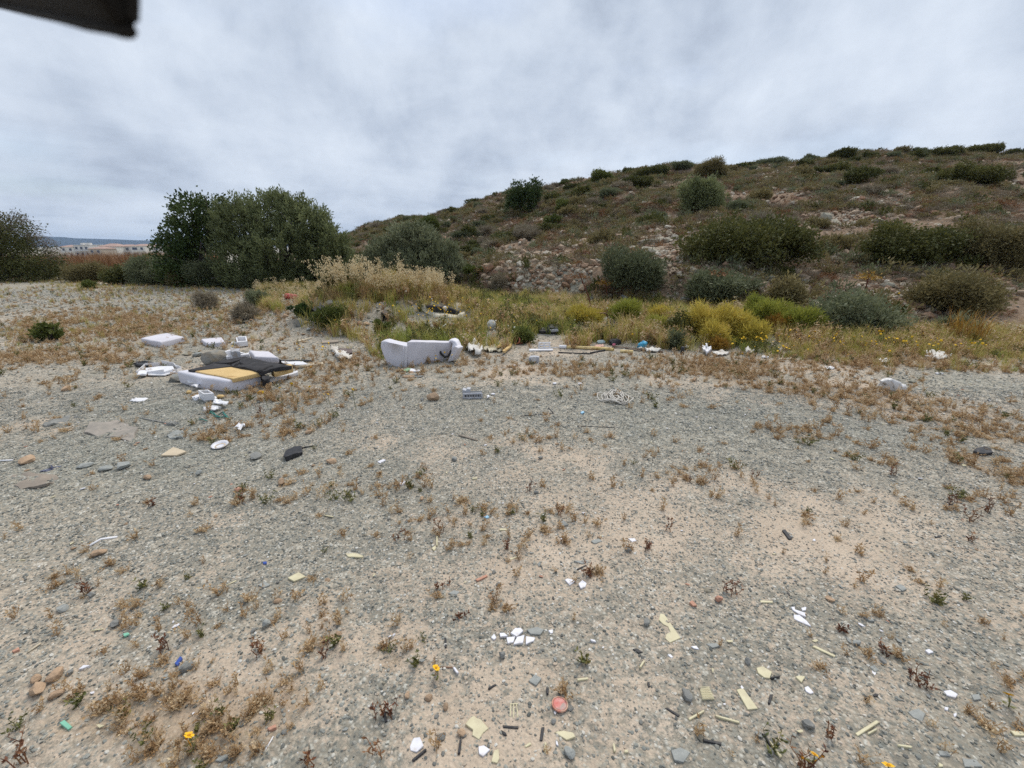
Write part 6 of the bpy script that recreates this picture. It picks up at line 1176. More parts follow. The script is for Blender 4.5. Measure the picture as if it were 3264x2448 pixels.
for i, (w, x, y, wd, hh, mt, lb) in enumerate([('E', 1630, 635, 95, 45, DSLATE, 'dark grey stone left of the sandal'), ('E', 770, 700, 105, 45, SLATE, 'grey angular stone in the left gravel'), ('E', 660, 710, 80, 30, SLATE, 'flat grey green stone left of the angular one'), ('E', 530, 690, 90, 28, SLATE, 'pale grey flat stone at left'), ('E', 410, 195, 70, 30, TANST, 'pinkish flat stone on the left field'), ('E', 150, 660, 110, 36, TANST, 'long tan flat stone at the left edge'), ('E', 935, 765, 50, 34, TANST, 'tan stone below the triangular shard'), ('E', 620, 1255, 80, 40, TANST, 'brown stone below the bowed white strip'), ('E', 1270, 735, 40, 30, SLATE, 'small round grey stone'), ('E', 1800, 800, 55, 45, TANST, 'tan stone on weedy gravel'), ('E', 1520, 845, 60, 26, PINKST, 'pink flat stone by the weeds'), ('E', 2120, 665, 80, 30, TANST, 'tan broad stone right of the sandal'), ('E', 1975, 470, 50, 26, TANST, 'small pinkish stone above the sandal'), ('H', 340, 850, 120, 100, TANST, 'largest tan stone in the cluster of four at lower left'), ('H', 220, 865, 88, 68, TANST, 'upper left tan stone in the cluster of four'), ('H', 205, 960, 155, 90, TANST, 'long front tan stone in the cluster of four'), ('H', 335, 970, 100, 65, TANST, 'lower right tan stone in the cluster of four'), ('H', 1185, 795, 95, 85, ROCKM['grey'], 'grey green stone beside the blue shard'), ('H', 730, 500, 80, 55, DSLATE, 'dark rough stone at left'), ('H', 575, 315, 60, 45, DSLATE, 'dark stone under a weed'), ('H', 380, 410, 100, 45, SLATE, 'brownish flat stone at left'), ('H', 1700, 505, 70, 60, SLATE, 'grey squarish stone on the near gravel'), ('H', 430, 820, 60, 50, DSLATE, 'dark stone right of the cluster of four'), ('I', 1005, 710, 62, 70, DSLATE, 'dark oval stone below the white shards'), ('I', 745, 1205, 70, 45, TANST, 'tan stone left of the large cream shard'), ('I', 1335, 1125, 50, 34, DSLATE, 'dark stone below the red lid'), ('I', 1935, 490, 70, 50, DSLATE, 'dark grey stone left of the notched cream shard'), ('I', 395, 955, 56, 35, TANST, 'tan flat stone in the sand'), ('F', 1815, 1130, 60, 45, DSLATE, 'dark round stone on the mid sand'), ('F', 1225, 755, 44, 28, DSLATE, 'small dark stone beneath a weed'), ('F', 1252, 532, 42, 30, DSLATE, 'dark bluish stone among weeds'), ('F', 490, 795, 45, 34, TANST, 'tan stone at the left of the mid sand'), ('F', 700, 545, 60, 36, ROCKM['grey'], 'grey stone in the mid gravel'), ('J', 840, 1160, 90, 85, DSLATE, 'dark rough stone in the right sand'), ('J', 1150, 625, 70, 45, SLATE, 'grey stone in the right gravel'), ('J', 445, 745, 60, 60, DSLATE, 'dark angular stone in the right sand'), ('J', 60, 975, 100, 75, DSLATE, 'dark grey stone left of the ribbed cream shard'), ('J', 980, 340, 75, 34, TANST, 'pinkish flat oval stone at right'), ('J', 265, 345, 70, 60, PINKST, 'pink broken stone at right'), ('J', 590, 1330, 60, 70, DSLATE, 'dark stone under the cream stick'), ('J', 1315, 735, 70, 40, DSLATE, 'dark stone right of the cream strip'), ('I', 1440, 1340, 100, 70, SLATE, 'brownish grey stone at the bottom edge')]):
    stone(w, x, y, wd, hh, mt, lb, 200 + i, sub=2)
for w, pts, lb in [('E', [(1030, 605), (1110, 552), (1195, 580), (1130, 605)], 'beige triangular shard on the left gravel')]: slab('shard', lb, 'shard', w, pts, .02, M_('beige tile', (.55, .46, .33), (.47, .39, .28), scale=9), thick=.012)
p = GZ('E', 1414, 552); k_ = mpp(p) / 2.011; o = empty('plate', p, 'white round plate lying on weedy gravel', 'plate'); MB().lathe([(.001, .010), (30 * k_, .010), (36 * k_, .016), (48 * k_, .028), (49 * k_, .025), (36 * k_, .008), (.001, .003)], 26, Euler((R(8), 0, 0)).to_matrix().to_4x4()).obj('dish', CERAM, o, smooth=True)
MB().lathe([(22 * k_, .0115), (30 * k_, .0125), (31 * k_, .0115)], 24, Euler((R(8), 0, 0)).to_matrix().to_4x4()).obj('worn_ring', M_('worn tan ring', (.5, .42, .32), (.42, .35, .27)), o, smooth=True)
# green wire tangle
o = empty('wire_tangle', GZ('A', 1020, 1060), 'green coated wire tangle on the gravel', 'wire'); b_ = Vector(o.location); mb = MB()
for pts in ([(912, 1030), (930, 1005), (960, 1020), (990, 1060), (1050, 1070)], [(925, 1010), (950, 1040), (1000, 1050), (1060, 1018), (1140, 1090)], [(960, 1060), (1030, 1075), (1100, 1060), (1140, 1095)], [(1060, 1020), (1080, 1050), (1130, 1095)], [(800, 1085), (860, 1105), (890, 1110)]): mb.tube([Vector(GZ('A', *q_)) + Vector((0, 0, .012 + .01 * (i % 2))) - b_ for i, q_ in enumerate(pts)], .005, 5)
mb.obj('wire', M_('green wire', (.03, .16, .14), (.05, .2, .17)), o, smooth=True)
# larger flat stone plates set in the gravel at left
for i, (w, pts, m_, lb) in enumerate([('E', [(540, 460), (590, 400), (760, 385), (880, 440), (850, 520), (740, 500), (620, 480)], M_('pale limestone', (.34, .30, .26), (.25, .23, .20), scale=7, bump=.5, rough=.95), 'broad pale slab set in the left gravel'), ('E', [(1060, 470), (1110, 445), (1170, 445), (1180, 490), (1110, 500)], SLATE, 'bluish grey slab below the splintered stick'), ('E', [(270, 400), (390, 355), (460, 350), (430, 385), (310, 415)], DSLATE, 'dark long slab on the left gravel'), ('E', [(10, 790), (90, 720), (200, 705), (380, 745), (310, 800), (120, 825)], M_('brown limestone', (.30, .25, .2), (.22, .19, .16), scale=6, bump=.6, rough=.95), 'broad brown slab at the left edge of the gravel'), ('A', [(425, 1120), (520, 1105), (600, 1130), (500, 1140)], DSLATE, 'thin dark slate pointing right in the gravel'), ('E', [(280, 705), (330, 672), (370, 678), (320, 705)], M_('blue slate', (.09, .10, .16), (.13, .14, .2), scale=9), 'small dark blue slate at left')]):
    slab('stone_slab', lb, 'stone', w, pts, .008, m_, bevel=.004, wob=.035, sub=4, seed=60 + i)
# ================================================================== SHARDS NEAR THE CAMERA
SH = {'w': (CERAM, 'white shard', .004), 'c': (CREAM, 'cream shard', .003), 's': (SLATE, 'grey stone flake', .003), 'b': (BLACKP, 'black strip', .004), 'p': (PINKST, 'pink shard', .007), 'g': (M_('green glass', (.22, .50, .36), (.18, .42, .30), scale=30, rough=.25), 'green shard', .007), 'u': (M_('blue shard', (.03, .07, .30), (.05, .10, .35), scale=30, rough=.4), 'blue shard', .006), 'l': (M_('light blue shard', (.30, .52, .68), (.26, .46, .62), scale=30, rough=.4), 'light blue shard', .006)}
def sh(kind, w, pts, label, group=None, h=None):
    m, n, t = SH[kind]; t = h or t; q = [zp(w, *p) for p in pts]; c = G(np.mean([a for a, b in q]), np.mean([b for a, b in q]))
    P = [G(a, b) for a, b in q]; zt = c[2] + t + .004; mb = MB(); mb.prism([(p[0] - c[0], p[1] - c[1]) for p in P], -.004, zt - c[2])
    o = mb.obj(n.replace(' ', '_'), m, bevel=.0012, seg=1); o.location = c; return tag(o, label, n.split(' ')[-1] if kind != 's' else 'stone', group)
I = 'I'; J = 'J'; H = 'H'; F = 'F'
for k, w, pts, lb in [
 ('w', I, [(1060, 545), (1090, 515), (1125, 513), (1143, 530), (1100, 568)], 'white shard at the top of the cluster of white shards'),
 ('w', I, [(1035, 575), (1090, 568), (1078, 605), (1042, 612)], 'white shard at the left of the tight cluster'),
 ('w', I, [(1078, 618), (1102, 572), (1150, 558), (1140, 608)], 'white shard in the middle of the tight cluster'),
 ('w', I, [(1160, 568), (1218, 575), (1210, 595), (1158, 618)], 'white shard at the right of the tight cluster'),
 ('w', I, [(936, 575), (955, 550), (970, 575), (955, 590)], 'small white shard left of the cluster'),
 ('w', I, [(990, 545), (1020, 545), (1045, 565), (995, 570)], 'small flat white shard just left of the top shard'),
 ('w', I, [(1302, 530), (1330, 522), (1332, 545), (1318, 550)], 'small white shard right of the cluster'),
 ('w', I, [(1408, 205), (1428, 196), (1478, 210), (1440, 238)], 'left one of two white shards above the cluster'),
 ('w', I, [(1495, 230), (1520, 207), (1548, 225), (1540, 248), (1510, 258)], 'right one of two white shards above the cluster'),
 ('w', I, [(416, 1275), (440, 1222), (480, 1216), (505, 1270), (460, 1310), (420, 1300)], 'large white shard above a black strip at the bottom'),
 ('w', I, [(855, 1275), (890, 1268), (930, 1295), (885, 1338), (858, 1320)], 'white shard below the large cream shard'),
 ('w', I, [(1350, 1235), (1362, 1245), (1368, 1272), (1352, 1262)], 'tiny white shard at the bottom middle'),
 ('w', I, [(275, 570), (310, 548), (325, 550), (300, 573)], 'white shard at the left of the near gravel'),
 ('w', I, [(690, 765), (705, 765), (730, 800), (715, 803)], 'thin white shard right of the daisy twig'),
 ('w', I, [(2065, 685), (2085, 683), (2103, 700), (2088, 706)], 'small white shard below the notched cream shard'),
 ('w', I, [(1570, 585), (1600, 590), (1610, 605), (1580, 597)], 'thin white flake right of the cluster'),
 ('w', J, [(715, 380), (740, 378), (742, 395), (806, 415), (812, 440), (770, 425), (730, 400)], 'upper jagged white shard in the right gravel'),
 ('w', J, [(733, 430), (770, 432), (820, 470), (848, 502), (790, 480), (738, 458)], 'lower jagged white shard in the right gravel'),
 ('w', J, [(782, 385), (815, 378), (812, 400), (790, 402)], 'small white piece beside the jagged shards'),
 ('w', J, [(75, 632), (110, 628), (130, 652), (95, 645)], 'small white shard in the right sand'),
 ('w', J, [(803, 895), (825, 888), (862, 930), (840, 938), (812, 920)], 'white rounded shard right of the cream plates'),
 ('w', J, [(1692, 918), (1735, 912), (1785, 940), (1770, 962), (1715, 945)], 'white curved shard by the right daisy'),
 ('w', J, [(1575, 655), (1600, 648), (1630, 670), (1600, 678)], 'small white shard at right'),
 ('w', J, [(1755, 1065), (1775, 1060), (1780, 1080), (1762, 1084)], 'tiny white shard below the curved one'),
 ('w', J, [(1700, 1020), (1725, 1025), (1720, 1045), (1700, 1035)], 'tiny white flake right of the pale flake'),
 ('w', F, [(1815, 1045), (1850, 1045), (1868, 1058), (1840, 1066)], 'white shard on the mid gravel'),
 ('w', F, [(208, 550), (245, 535), (262, 540), (225, 560)], 'white shard on the weedy mid gravel'),
 ('w', F, [(340, 695), (370, 672), (395, 678), (365, 700)], 'white broken shard on the left mid gravel'),
 ('w', H, [(505, 780), (540, 752), (583, 752), (530, 775)], 'white sliver right of the four tan stones'),
 ('c', I, [(770, 1130), (800, 1095), (825, 1078), (845, 1095), (870, 1100), (920, 1158), (885, 1185), (858, 1228), (815, 1200), (820, 1165)], 'large cream shard with a crack at the bottom'),
 ('c', I, [(2010, 460), (2020, 420), (2045, 425), (2150, 575), (2080, 608), (2050, 578), (2060, 550), (2085, 540), (2070, 505), (2040, 490)], 'long cream shard with a round notch'),
 ('c', I, [(1340, 1180), (1400, 1172), (1460, 1185), (1475, 1212), (1420, 1232)], 'cream shard right of the upright black strip'),
 ('c', I, [(938, 1370), (955, 1300), (985, 1290), (988, 1350), (975, 1380)], 'cream shard at the bottom edge'),
 ('c', I, [(1150, 1270), (1185, 1245), (1195, 1258), (1158, 1280)], 'small cream strip at the bottom'),
 ('c', I, [(1278, 1245), (1290, 1245), (1290, 1315), (1276, 1315)], 'upright cream strip at the bottom'),
 ('c', I, [(1488, 838), (1558, 828), (1556, 842), (1490, 850)], 'cream strip right of the grey flakes'),
 ('c', I, [(1885, 760), (1912, 718), (1922, 726), (1895, 766)], 'cream strip below the notched shard'),
 ('c', I, [(1715, 1255), (1725, 1250), (1735, 1300), (1722, 1305)], 'thin cream strip at the bottom right of centre'),
 ('c', I, [(0, 35), (70, 32), (118, 48), (110, 58), (20, 55)], 'cream shard at the left of mid gravel'),
 ('c', I, [(1790, 1295), (1815, 1295), (1812, 1312), (1790, 1310)], 'small square cream shard'),
 ('c', J, [(367, 910), (410, 898), (505, 1030), (440, 1038)], 'broad cream plate lying diagonal in the right sand'),
 ('c', J, [(495, 770), (535, 760), (595, 795), (580, 835), (545, 830), (505, 800)], 'six sided cream plate in the right sand'),
 ('c', J, [(745, 825), (770, 818), (808, 825), (785, 862)], 'small cream plate right of the six sided one'),
 ('c', J, [(852, 632), (868, 625), (1003, 690), (995, 700)], 'long thin cream strip on the right'),
 ('c', J, [(1128, 1188), (1262, 1105), (1283, 1118), (1145, 1205)], 'broad cream strip with a stub at right'),
 ('c', J, [(60, 1092), (160, 1035), (162, 1048), (68, 1105)], 'cream strip below the ribbed shard'),
 ('c', J, [(228, 1070), (385, 1108), (386, 1122), (235, 1082)], 'long cream strip below the diagonal plate'),
 ('c', J, [(1400, 1258), (1490, 1270), (1490, 1284), (1402, 1268)], 'cream strip at the bottom right'),
 ('c', J, [(570, 1230), (585, 1240), (662, 1335), (645, 1342)], 'cream stick beside a black strip'),
 ('c', J, [(1207, 1185), (1262, 1155), (1268, 1165), (1213, 1195)], 'stub beside the broad cream strip'),
 ('c', J, [(520, 335), (600, 340), (600, 350), (522, 348)], 'notched cream comb piece at right'),
 ('c', J, [(2120, 1170), (2212, 1180), (2212, 1205), (2150, 1200)], 'cream shard at the right edge'),
 ('c', J, [(1660, 1375), (1690, 1390), (1690, 1404), (1665, 1404)], 'cream shard cut by the bottom edge'),
 ('c', H, [(1845, 190), (1915, 155), (1962, 182), (1885, 212)], 'cream square shard on the left sand'),
 ('c', F, [(583, 1030), (595, 1030), (592, 1088), (585, 1088)], 'upright cream strip in the mid sand'),
 ('c', F, [(555, 1105), (580, 1088), (583, 1105), (570, 1122)], 'cream shard below the upright strip'),
 ('c', F, [(815, 655), (845, 650), (845, 658), (815, 660)], 'small cream chip on mid gravel'),
 ('c', F, [(990, 980), (1035, 980), (1035, 990), (990, 990)], 'cream chip on the mid sand'),
 ('c', F, [(1055, 1172), (1100, 1158), (1104, 1165), (1060, 1182)], 'cream sliver on the mid sand'),
 ('b', I, [(428, 1358), (515, 1288), (524, 1298), (440, 1368)], 'black strip below the large white shard'),
 ('b', I, [(1010, 1138), (1110, 1144), (1112, 1158), (1012, 1154)], 'black strip below the three pronged comb'),
 ('b', I, [(1258, 1152), (1278, 1150), (1265, 1236), (1246, 1236)], 'upright black strip right of the comb'),
 ('b', I, [(735, 1230), (748, 1230), (738, 1316), (722, 1320)], 'thin curved black strip below the cream shard'),
 ('b', I, [(915, 900), (965, 870), (970, 880), (925, 906)], 'short black strip above the comb'),
 ('b', I, [(1288, 895), (1306, 895), (1304, 935), (1290, 935)], 'small black strip above the red lid'),
 ('b', I, [(637, 572), (650, 575), (652, 640), (640, 640)], 'upright black strip left of the white cluster'),
 ('b', I, [(245, 1052), (262, 1048), (270, 1112), (255, 1115)], 'black strip behind a weed at the left'),
 ('b', I, [(1842, 648), (1870, 645), (1908, 668), (1880, 675)], 'dark shard left of the small white one'),
 ('b', I, [(2048, 1030), (2065, 1025), (2145, 1072), (2135, 1082)], 'long black strip at the right of the near sand'),
 ('b', I, [(1000, 1168), (1030, 1185), (1038, 1202), (1015, 1200)], 'dark chip below the black strip'),
 ('b', I, [(1935, 862), (1950, 860), (1955, 890), (1942, 893)], 'small upright black chip'),
 ('b', J, [(528, 1190), (545, 1195), (602, 1268), (585, 1268)], 'black strip beside the cream stick'),
 ('b', J, [(152, 1225), (272, 1245), (268, 1262), (155, 1240)], 'black strip at the bottom of the right sand'),
 ('b', J, [(580, 940), (602, 940), (582, 1000), (568, 995)], 'black strip right of the diagonal plate'),
 ('b', J, [(1185, 952), (1225, 950), (1222, 966), (1190, 968)], 'short black chip at right'),
 ('b', J, [(585, 828), (645, 818), (648, 826), (590, 838)], 'thin black sliver under the six sided plate'),
 ('b', 'G', [(660, 992), (680, 985), (725, 1045), (705, 1050)], 'black strip on the right sand'),
 ('b', 'G', [(1635, 1030), (1680, 1022), (1685, 1034), (1640, 1040)], 'small black chip at the right'),
 ('b', F, [(1485, 1240), (1545, 1212), (1550, 1218), (1490, 1246)], 'dark sliver above two white shards'),
 ('s', I, [(1175, 850), (1215, 812), (1260, 835), (1225, 882)], 'grey square flake above the red lid'), ('s', I, [(1165, 525), (1230, 505), (1275, 520), (1250, 555), (1190, 552)], 'pale grey flake behind the white cluster'), ('s', I, [(2088, 1300), (2150, 1280), (2212, 1310), (2170, 1375), (2110, 1360)], 'broad grey flake at the bottom right of centre'),
 ('s', J, [(1465, 1050), (1530, 1032), (1575, 1065), (1560, 1112), (1500, 1085)], 'pale grey pointed flake at the right'), ('s', J, [(1813, 1350), (1900, 1360), (1945, 1404), (1830, 1404)], 'large pale flake at the bottom right'), ('s', J, [(1385, 240), (1420, 232), (1460, 262), (1430, 275)], 'pale flake pair at the upper right'), ('s', J, [(1220, 760), (1250, 752), (1280, 785), (1245, 795)], 'grey flake at the right'), ('s', J, [(1870, 940), (1920, 935), (1935, 970), (1890, 975)], 'grey flake by the right daisy'), ('s', J, [(1660, 1300), (1720, 1305), (1740, 1335), (1670, 1330)], 'grey blue flake at the bottom right'), ('s', J, [(170, 615), (240, 610), (262, 628), (215, 640)], 'pale grey flake in the right sand'), ('s', J, [(1180, 435), (1225, 440), (1255, 470), (1215, 465)], 'thin grey flake at the upper right'), ('s', H, [(1655, 235), (1700, 215), (1735, 235), (1690, 255)], 'pale grey flake in the left sand'), ('s', F, [(1575, 1060), (1625, 1045), (1648, 1060), (1600, 1076)], 'grey flake on the mid sand'), ('s', F, [(1375, 945), (1400, 925), (1430, 955), (1395, 965)], 'light grey flake on the mid gravel'), ('s', F, [(1465, 1190), (1560, 1182), (1570, 1195), (1520, 1208)], 'long pale flake above the dark sliver'), ('s', I, [(660, 290), (700, 270), (735, 280), (715, 300)], 'pale grey flake on the left of mid sand'), ('s', H, [(1035, 835), (1070, 805), (1095, 825), (1060, 845)], 'blue grey flake at lower left'), ('s', H, [(1380, 1365), (1440, 1310), (1490, 1320), (1420, 1370)], 'long grey flake at the bottom left'),
 ('p', I, [(835, 205), (905, 172), (915, 182), (850, 215)], 'reddish sliver on the mid sand'), ('p', H, [(1715, 1160), (1770, 1135), (1775, 1155), (1730, 1175)], 'orange red shard at lower left'), ('p', J, [(65, 350), (85, 340), (115, 372), (90, 375)], 'pink shard at the right'), ('p', H, [(80, 665), (125, 640), (130, 655), (90, 672)], 'orange tan shard at the left edge'),
 ('g', H, [(388, 1130), (420, 1110), (467, 1148), (440, 1168)], 'mint green glass shard at lower left'), ('g', H, [(792, 555), (825, 545), (835, 555), (800, 572)], 'pale green shard at the left'), ('u', H, [(1122, 745), (1158, 698), (1172, 705), (1140, 755)], 'dark blue shard beside the grey green stone'), ('u', H, [(1685, 90), (1710, 88), (1712, 102), (1690, 104)], 'tiny blue shard on the left gravel'), ('l', F, [(890, 905), (915, 897), (925, 910), (905, 916)], 'light blue chip on the mid sand'), ('l', F, [(1508, 235), (1525, 225), (1535, 234), (1518, 242)], 'light blue chip near the cord'), ('c', 'G', [(1808, 570), (1825, 562), (1845, 575), (1825, 580)], 'bright yellow chip by the black slab')]:
    sh(k, w, pts, lb)
# ribbed cream shard
o = sh('c', J, [(132, 905), (192, 892), (228, 968), (150, 972)], 'ribbed cream shard left of the diagonal plate'); c_ = Vector(o.location)
for i in range(7):
    y = 902 + i * 11; a = Vector(GZ(J, 134 + i * 2.6, y)) - c_; b = Vector(GZ(J, 194 + i * 4.6, y - 3)) - c_; a.z = b.z = .012; MB().tube([a, b], .0016, 5).obj('rib', CREAM, o)
# three pronged plastic comb
c = GZ(I, 1083, 1045); o = empty('plastic_comb', c, 'white three pronged plastic piece on the near sand', 'comb'); b_ = Vector(c)
for pts in ([(1058, 1002), (1108, 1000)],): MB().tube([Vector(GZ(I, *p)) - b_ + Vector((0, 0, .006)) for p in pts], .0028, 6).obj('bar', CREAM, o)
for pts in ([(1062, 1002), (1058, 1082)], [(1080, 1002), (1080, 1092)], [(1098, 1002), (1108, 1092)]): MB().tube([Vector(GZ(I, *p)) - b_ + Vector((0, 0, .006)) for p in pts], .0022, 6).obj('prong', CREAM, o)
# red lid
c = GZ(I, 1376, 1000, .008); k_ = mpp(c) / 2.011; o = empty('red_lid', c, 'worn red round lid on the near sand', 'lid'); LR = M_('worn red lid', (.50, .12, .10), (.58, .30, .27), scale=60, rough=.6, dirt=(.34, .27, .24), dscale=40, dlo=.52, dhi=.62)
tl = Euler((R(-6), R(5), 0)).to_matrix().to_4x4()
MB().lathe([(.0005, .006), (38 * k_, .006), (42 * k_, .005), (42 * k_, .0), (.0005, 0)], 28, tl).obj('disc', LR, o)
MB().lathe([(43 * k_, .004), (46 * k_, .0065), (51 * k_, .0065), (53 * k_, .004), (52 * k_, 0), (43 * k_, 0), (43 * k_, .004)], 28, tl).obj('rim', M_('faded red rim', (.52, .17, .12), (.50, .34, .25), scale=50), o)
# small chips everywhere on the near ground
r_ = np.random.default_rng(66); chip = {}
for k in 'wcsbp':
    L_ = []
    for i in range(3):
        n = int(r_.integers(4, 7)); a = np.sort(r_.uniform(0, 6.283, n)); a = np.linspace(0, 6.283, n, endpoint=False) + r_.normal(size=n) * .25; rd = r_.uniform(.6, 1.1, n); el = .3 if k == 'b' else (.55 if k != 'c' else .4)
        me = MB().prism([(math.cos(t) * q, math.sin(t) * q * el) for t, q in zip(a, rd)], -.15, .22).mesh('chip'); me.materials.append(SH[k][0]); L_.append(me)
    chip[k] = L_
for i in range(250):
    k = 'wcsbp'[int(r_.choice(5, p=[.18, .22, .40, .12, .08]))]; y = 1.0 + 4.2 * r_.random() ** 1.15; x = (r_.random() * 2 - 1) * (y * 1.2 + .2); s = r_.uniform(.006, .017) * (1.0 if y < 2.5 else 1.3)
    o = link({'w': 'white_chip', 'c': 'cream_chip', 's': 'stone_flake', 'b': 'black_chip', 'p': 'pink_chip'}[k], chip[k][i % 3]); o.location = (x, y, h1(x, y) + s * .15 + .003); o.scale = (s, s, s * .6); o.rotation_euler = (r_.normal() * .12, r_.normal() * .12, r_.uniform(0, 6.28))
    nm = {'w': 'white ceramic chip', 'c': 'cream plastic chip', 's': 'thin grey stone flake', 'b': 'black plastic chip', 'p': 'pink brick chip'}[k]; tag(o, 'tiny ' + nm + ' ' + near_phrase(o.location, NMARKS), 'chip' if k != 's' else 'stone', nm + 's on the near gravel')
# loose stones larger than the gravel
ls = {k: [rock_mesh('stone', 950 + 10 * j + i, .5, .4, .27, sub=2, cuts=10) for i in range(4)] for j, k in enumerate('gtpd')}
for k, m in zip('gtpd', (ROCKM['grey'], TANST, ROCKM['pale'], DSLATE)):
    for me in ls[k]: me.materials.append(m)
for i in range(230):
    k = 'gtpd'[int(r_.choice(4, p=[.36, .34, .18, .12]))]; y = 1.0 + 11 * r_.random() ** 1.5; x = (r_.random() * 2 - 1) * (y * 1.22 + .2)
    if x > 0 and r_.random() < .35: x = -x
    if y > 6 and x > -.5: continue
    s = r_.uniform(.012, .028) * (1 + y * .2); o = link('stone', ls[k][i % 4]); o.scale = s * r_.uniform(.7, 1.3, 3); o.location = (x, y, h1(x, y) + s * .08); o.rotation_euler = (r_.normal() * .2, r_.normal() * .2, r_.uniform(0, 6.28))
    nm = {'g': 'grey', 't': 'tan', 'p': 'pale', 'd': 'dark grey'}[k]; tag(o, nm + ' loose stone ' + near_phrase(o.location, NMARKS), 'stone', nm + ' loose stones on the gravel')

for i in range(110):                                                  # pale flat stones and fragments over the left field
    y = 5.2 + 10 * r_.random() ** 1.3; x = -.4 - (y * 1.1) * r_.random(); k = 'ptg'[int(r_.choice(3, p=[.5, .3, .2]))]; s = r_.uniform(.05, .13) * (1 + .03 * y)
    o = link('flat_stone', ls[k][i % 4]); o.scale = (s * r_.uniform(.8, 1.5), s * r_.uniform(.7, 1.2), s * r_.uniform(.35, .7)); o.location = (x, y, h1(x, y) + s * .08); o.rotation_euler = (r_.normal() * .15, r_.normal() * .15, r_.uniform(0, 6.28))
    tag(o, {'p': 'pale', 't': 'tan', 'g': 'grey'}[k] + ' flat stone ' + near_phrase(o.location, NMARKS), 'stone', 'flat stones over the left field')
# ================================================================== FAR HOUSES
WALLS = [M_('cream render', (.78, .75, .68), (.72, .69, .62), scale=.6, rough=.9), M_('white render', (.68, .66, .62), (.60, .58, .55), scale=.6, rough=.9), M_('tan render', (.52, .44, .35), (.46, .39, .31), scale=.6, rough=.9)]
ROOFM = M_('clay tile roof', (.40, .28, .24), (.35, .24, .20), scale=2, rough=.9); GLASS = M_('dark window glass', (.04, .055, .09), (.06, .08, .12), scale=2, rough=.15, spec=.5); RAIL = M_('pale railing', (.5, .5, .5), (.44, .44, .44))
def house(u0, u1, vroof, veave, vbase, wall, label, roof='hip', D=250., wins=2, big=False):
    a = UPd(u0, veave, D); b = UPd(u1, veave, D); zt = UPd(u0, vroof, D)[2]; zb = UPd(u0, vbase, D)[2]; zg = -6.2
    wdt = b[0] - a[0]; ze = a[2]; o = empty('house', ((a[0] + b[0]) / 2, D, zg), label, 'house', 'distant houses'); dp = 9.
    ez = ze - zg; hw = wdt / 2
    MB().box((0, dp / 2, ez / 2), (wdt, dp, ez)).obj('wall', WALLS[wall], o)
    if roof == 'hip':
        rz = zt - zg; e = .5; MB().add([(-hw - e, -e, ez - .05), (hw + e, -e, ez - .05), (hw + e, dp + e, ez - .05), (-hw - e, dp + e, ez - .05), (-hw * .45, dp / 2, rz), (hw * .45, dp / 2, rz)], [(0, 1, 5, 4), (2, 3, 4, 5), (1, 2, 5), (3, 0, 4), (3, 2, 1, 0)]).obj('roof', ROOFM, o)
    else:
        r0 = MB().box((0, dp / 2, ez + .15), (wdt + .4, dp + .4, .3)).obj('roof', WALLS[1], o)
        for x in (-hw * .5, hw * .1, hw * .5): MB().box((x, dp * .4, ez + .8), (1.4, 1.2, 1.0)).obj('water_tank', WALLS[1], r0)
    n = wins
    for fl in range(2):
        for i in range(n):
            x = -hw + wdt * (i + .5) / n; z = ez - 1.5 - 3.0 * fl; ww = (2.6 if big and i == 0 else 1.2)
            f = MB().box((x, -.03, z), (ww + .3, .1, 1.5)).obj('window', RAIL, o); MB().box((x, -.09, z), (ww, .06, 1.25)).obj('pane', GLASS, f)
    bl = MB().box((0, -.7, ez - 3.0), (wdt * .8, 1.3, .2)).obj('balcony', WALLS[wall], o); rl = MB()
    for i in range(9): rl.box((-wdt * .38 + wdt * .76 * i / 8, -1.3, ez - 2.5), (.06, .06, .9))
    rl.box((0, -1.3, ez - 2.05), (wdt * .8, .08, .08)); rl.obj('railing', RAIL, bl)
    return o
def UPd(u, v, Y):
    d = ray(u * DS, v * DS); return CAM + d * (Y / d[1])
house(128, 158, 529, 533, 552, 0, 'low distant house with pinkish roof next to the drooping tree')
house(158, 190, 530, 530, 552, 1, 'flat roofed white distant building with tanks on top', 'flat', wins=3)
house(190, 218, 533, 537, 555, 2, 'tan distant house before the flat roofed building', D=240)
house(214, 250, 526, 532, 556, 0, 'distant house with red roof and a wide dark window, left of a pair', big=True)
house(250, 282, 528, 532, 556, 1, 'distant red roofed house in the middle of the row', D=256)
house(282, 312, 527, 531, 558, 0, 'distant red roofed house with a wide dark window, second of the pair', big=True, D=246)
house(312, 345, 528, 532, 558, 1, 'white distant house beside the carob tree', D=252)
house(345, 390, 529, 533, 558, 2, 'distant house mostly behind the carob', D=258)

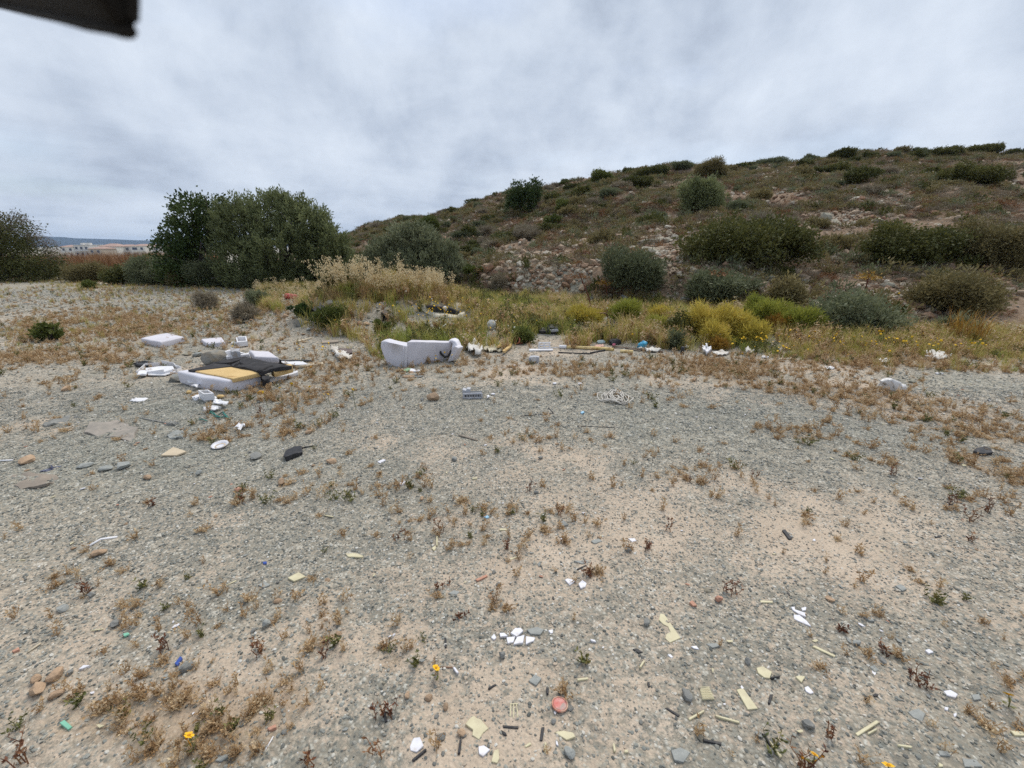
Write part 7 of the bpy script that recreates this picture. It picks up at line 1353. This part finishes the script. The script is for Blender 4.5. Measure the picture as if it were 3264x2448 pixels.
# ================================================================== DARK CLOTH FLAP close above the camera
def PD(u, v, t):
    d = ray(u * DS, v * DS); return CAM + d * t
fl = empty('cloth_canopy', PD(150, -160, .3), 'dark cloth canopy corner hanging close at the upper left', 'canopy'); b_ = Vector(fl.location)
edge_l = [(-420, -80), (-200, -30), (0, 12), (60, 26), (120, 38), (180, 54), (225, 61), (258, 69), (274, 71), (281, 69)]; edge_r = [(284, 62), (286, 40), (287, 10), (288, -40), (288, -120), (288, -260)]
loop = [Vector(PD(u, v, .22 + .0000025 * (u - 290) ** 2)) - b_ for u, v in edge_l] + [Vector(PD(u, v, .22)) - b_ for u, v in edge_r]
top = [Vector((p.x * .9 - .05, p.y - .22, p.z + .24)) for p in loop]
mb = MB(); n = len(loop); rows = 7; vs2 = []
for k in range(rows):
    f = k / (rows - 1)
    for i, p in enumerate(loop):
        q = p.lerp(top[i], f); vs2.append(q + Vector((0, .012 * f * math.sin(i * 1.3 + k), .006 * f * math.sin(i * .9 + 2 * k))))
mb.add(vs2, [(k * n + i, k * n + i + 1, (k + 1) * n + i + 1, (k + 1) * n + i) for k in range(rows - 1) for i in range(n - 1)])
me = mb.mesh('cloth', True); bm = bmesh.new(); bm.from_mesh(me); bmesh.ops.solidify(bm, geom=bm.faces[:], thickness=.002); bm.to_mesh(me); bm.free()
CANM = M_('dark brown cloth', (.010, .009, .008), (.016, .013, .010), scale=14, rough=.95); link('cloth', me, CANM, fl)
mb = MB(); mb.tube([p for p in loop], .0018, 6); mb.obj('hem', CANM, fl, smooth=True)
# ================================================================== labels: tell look-alikes apart by their order in the picture
ORD = ['leftmost', 'second from left', 'third from left', 'fourth from left', 'fifth from left', 'sixth from left', 'seventh from left', 'eighth from left', 'ninth from left', 'tenth from left', 'eleventh from left', 'twelfth from left']
same = {}
for o in scene.objects:
    if o.parent is None and 'label' in o and 'category' in o: same.setdefault(o['label'], []).append(o)
for lb, os_ in same.items():
    if len(os_) < 2: continue
    os_.sort(key=lambda o: to_px(o.location)[0])
    for i, o in enumerate(os_):
        w_ = 'left one' if i == 0 and len(os_) == 2 else 'right one' if len(os_) == 2 else 'rightmost' if i == len(os_) - 1 else ORD[min(i, 11)]
        if len((lb + ' ' + w_).split()) <= 16: o['label'] = lb + ', ' + w_
# ================================================================== AIR
hz = MB().box((0, 1500, 45), (9500, 8000, 106)).mesh('haze')
ho = link('haze', hz); tag(ho, 'thin pale haze in the air over the whole place', kind='stuff')
hm = bpy.data.materials.new('haze'); hm.use_nodes = True; t_ = hm.node_tree; t_.nodes.clear()
o_ = t_.nodes.new('ShaderNodeOutputMaterial'); pv = t_.nodes.new('ShaderNodeVolumePrincipled')
pv.inputs['Color'].default_value = (.50, .70, 1.0, 1); pv.inputs['Density'].default_value = 1.2e-4; pv.inputs['Anisotropy'].default_value = .2
t_.links.new(pv.outputs[0], o_.inputs['Volume']); hz.materials.append(hm)
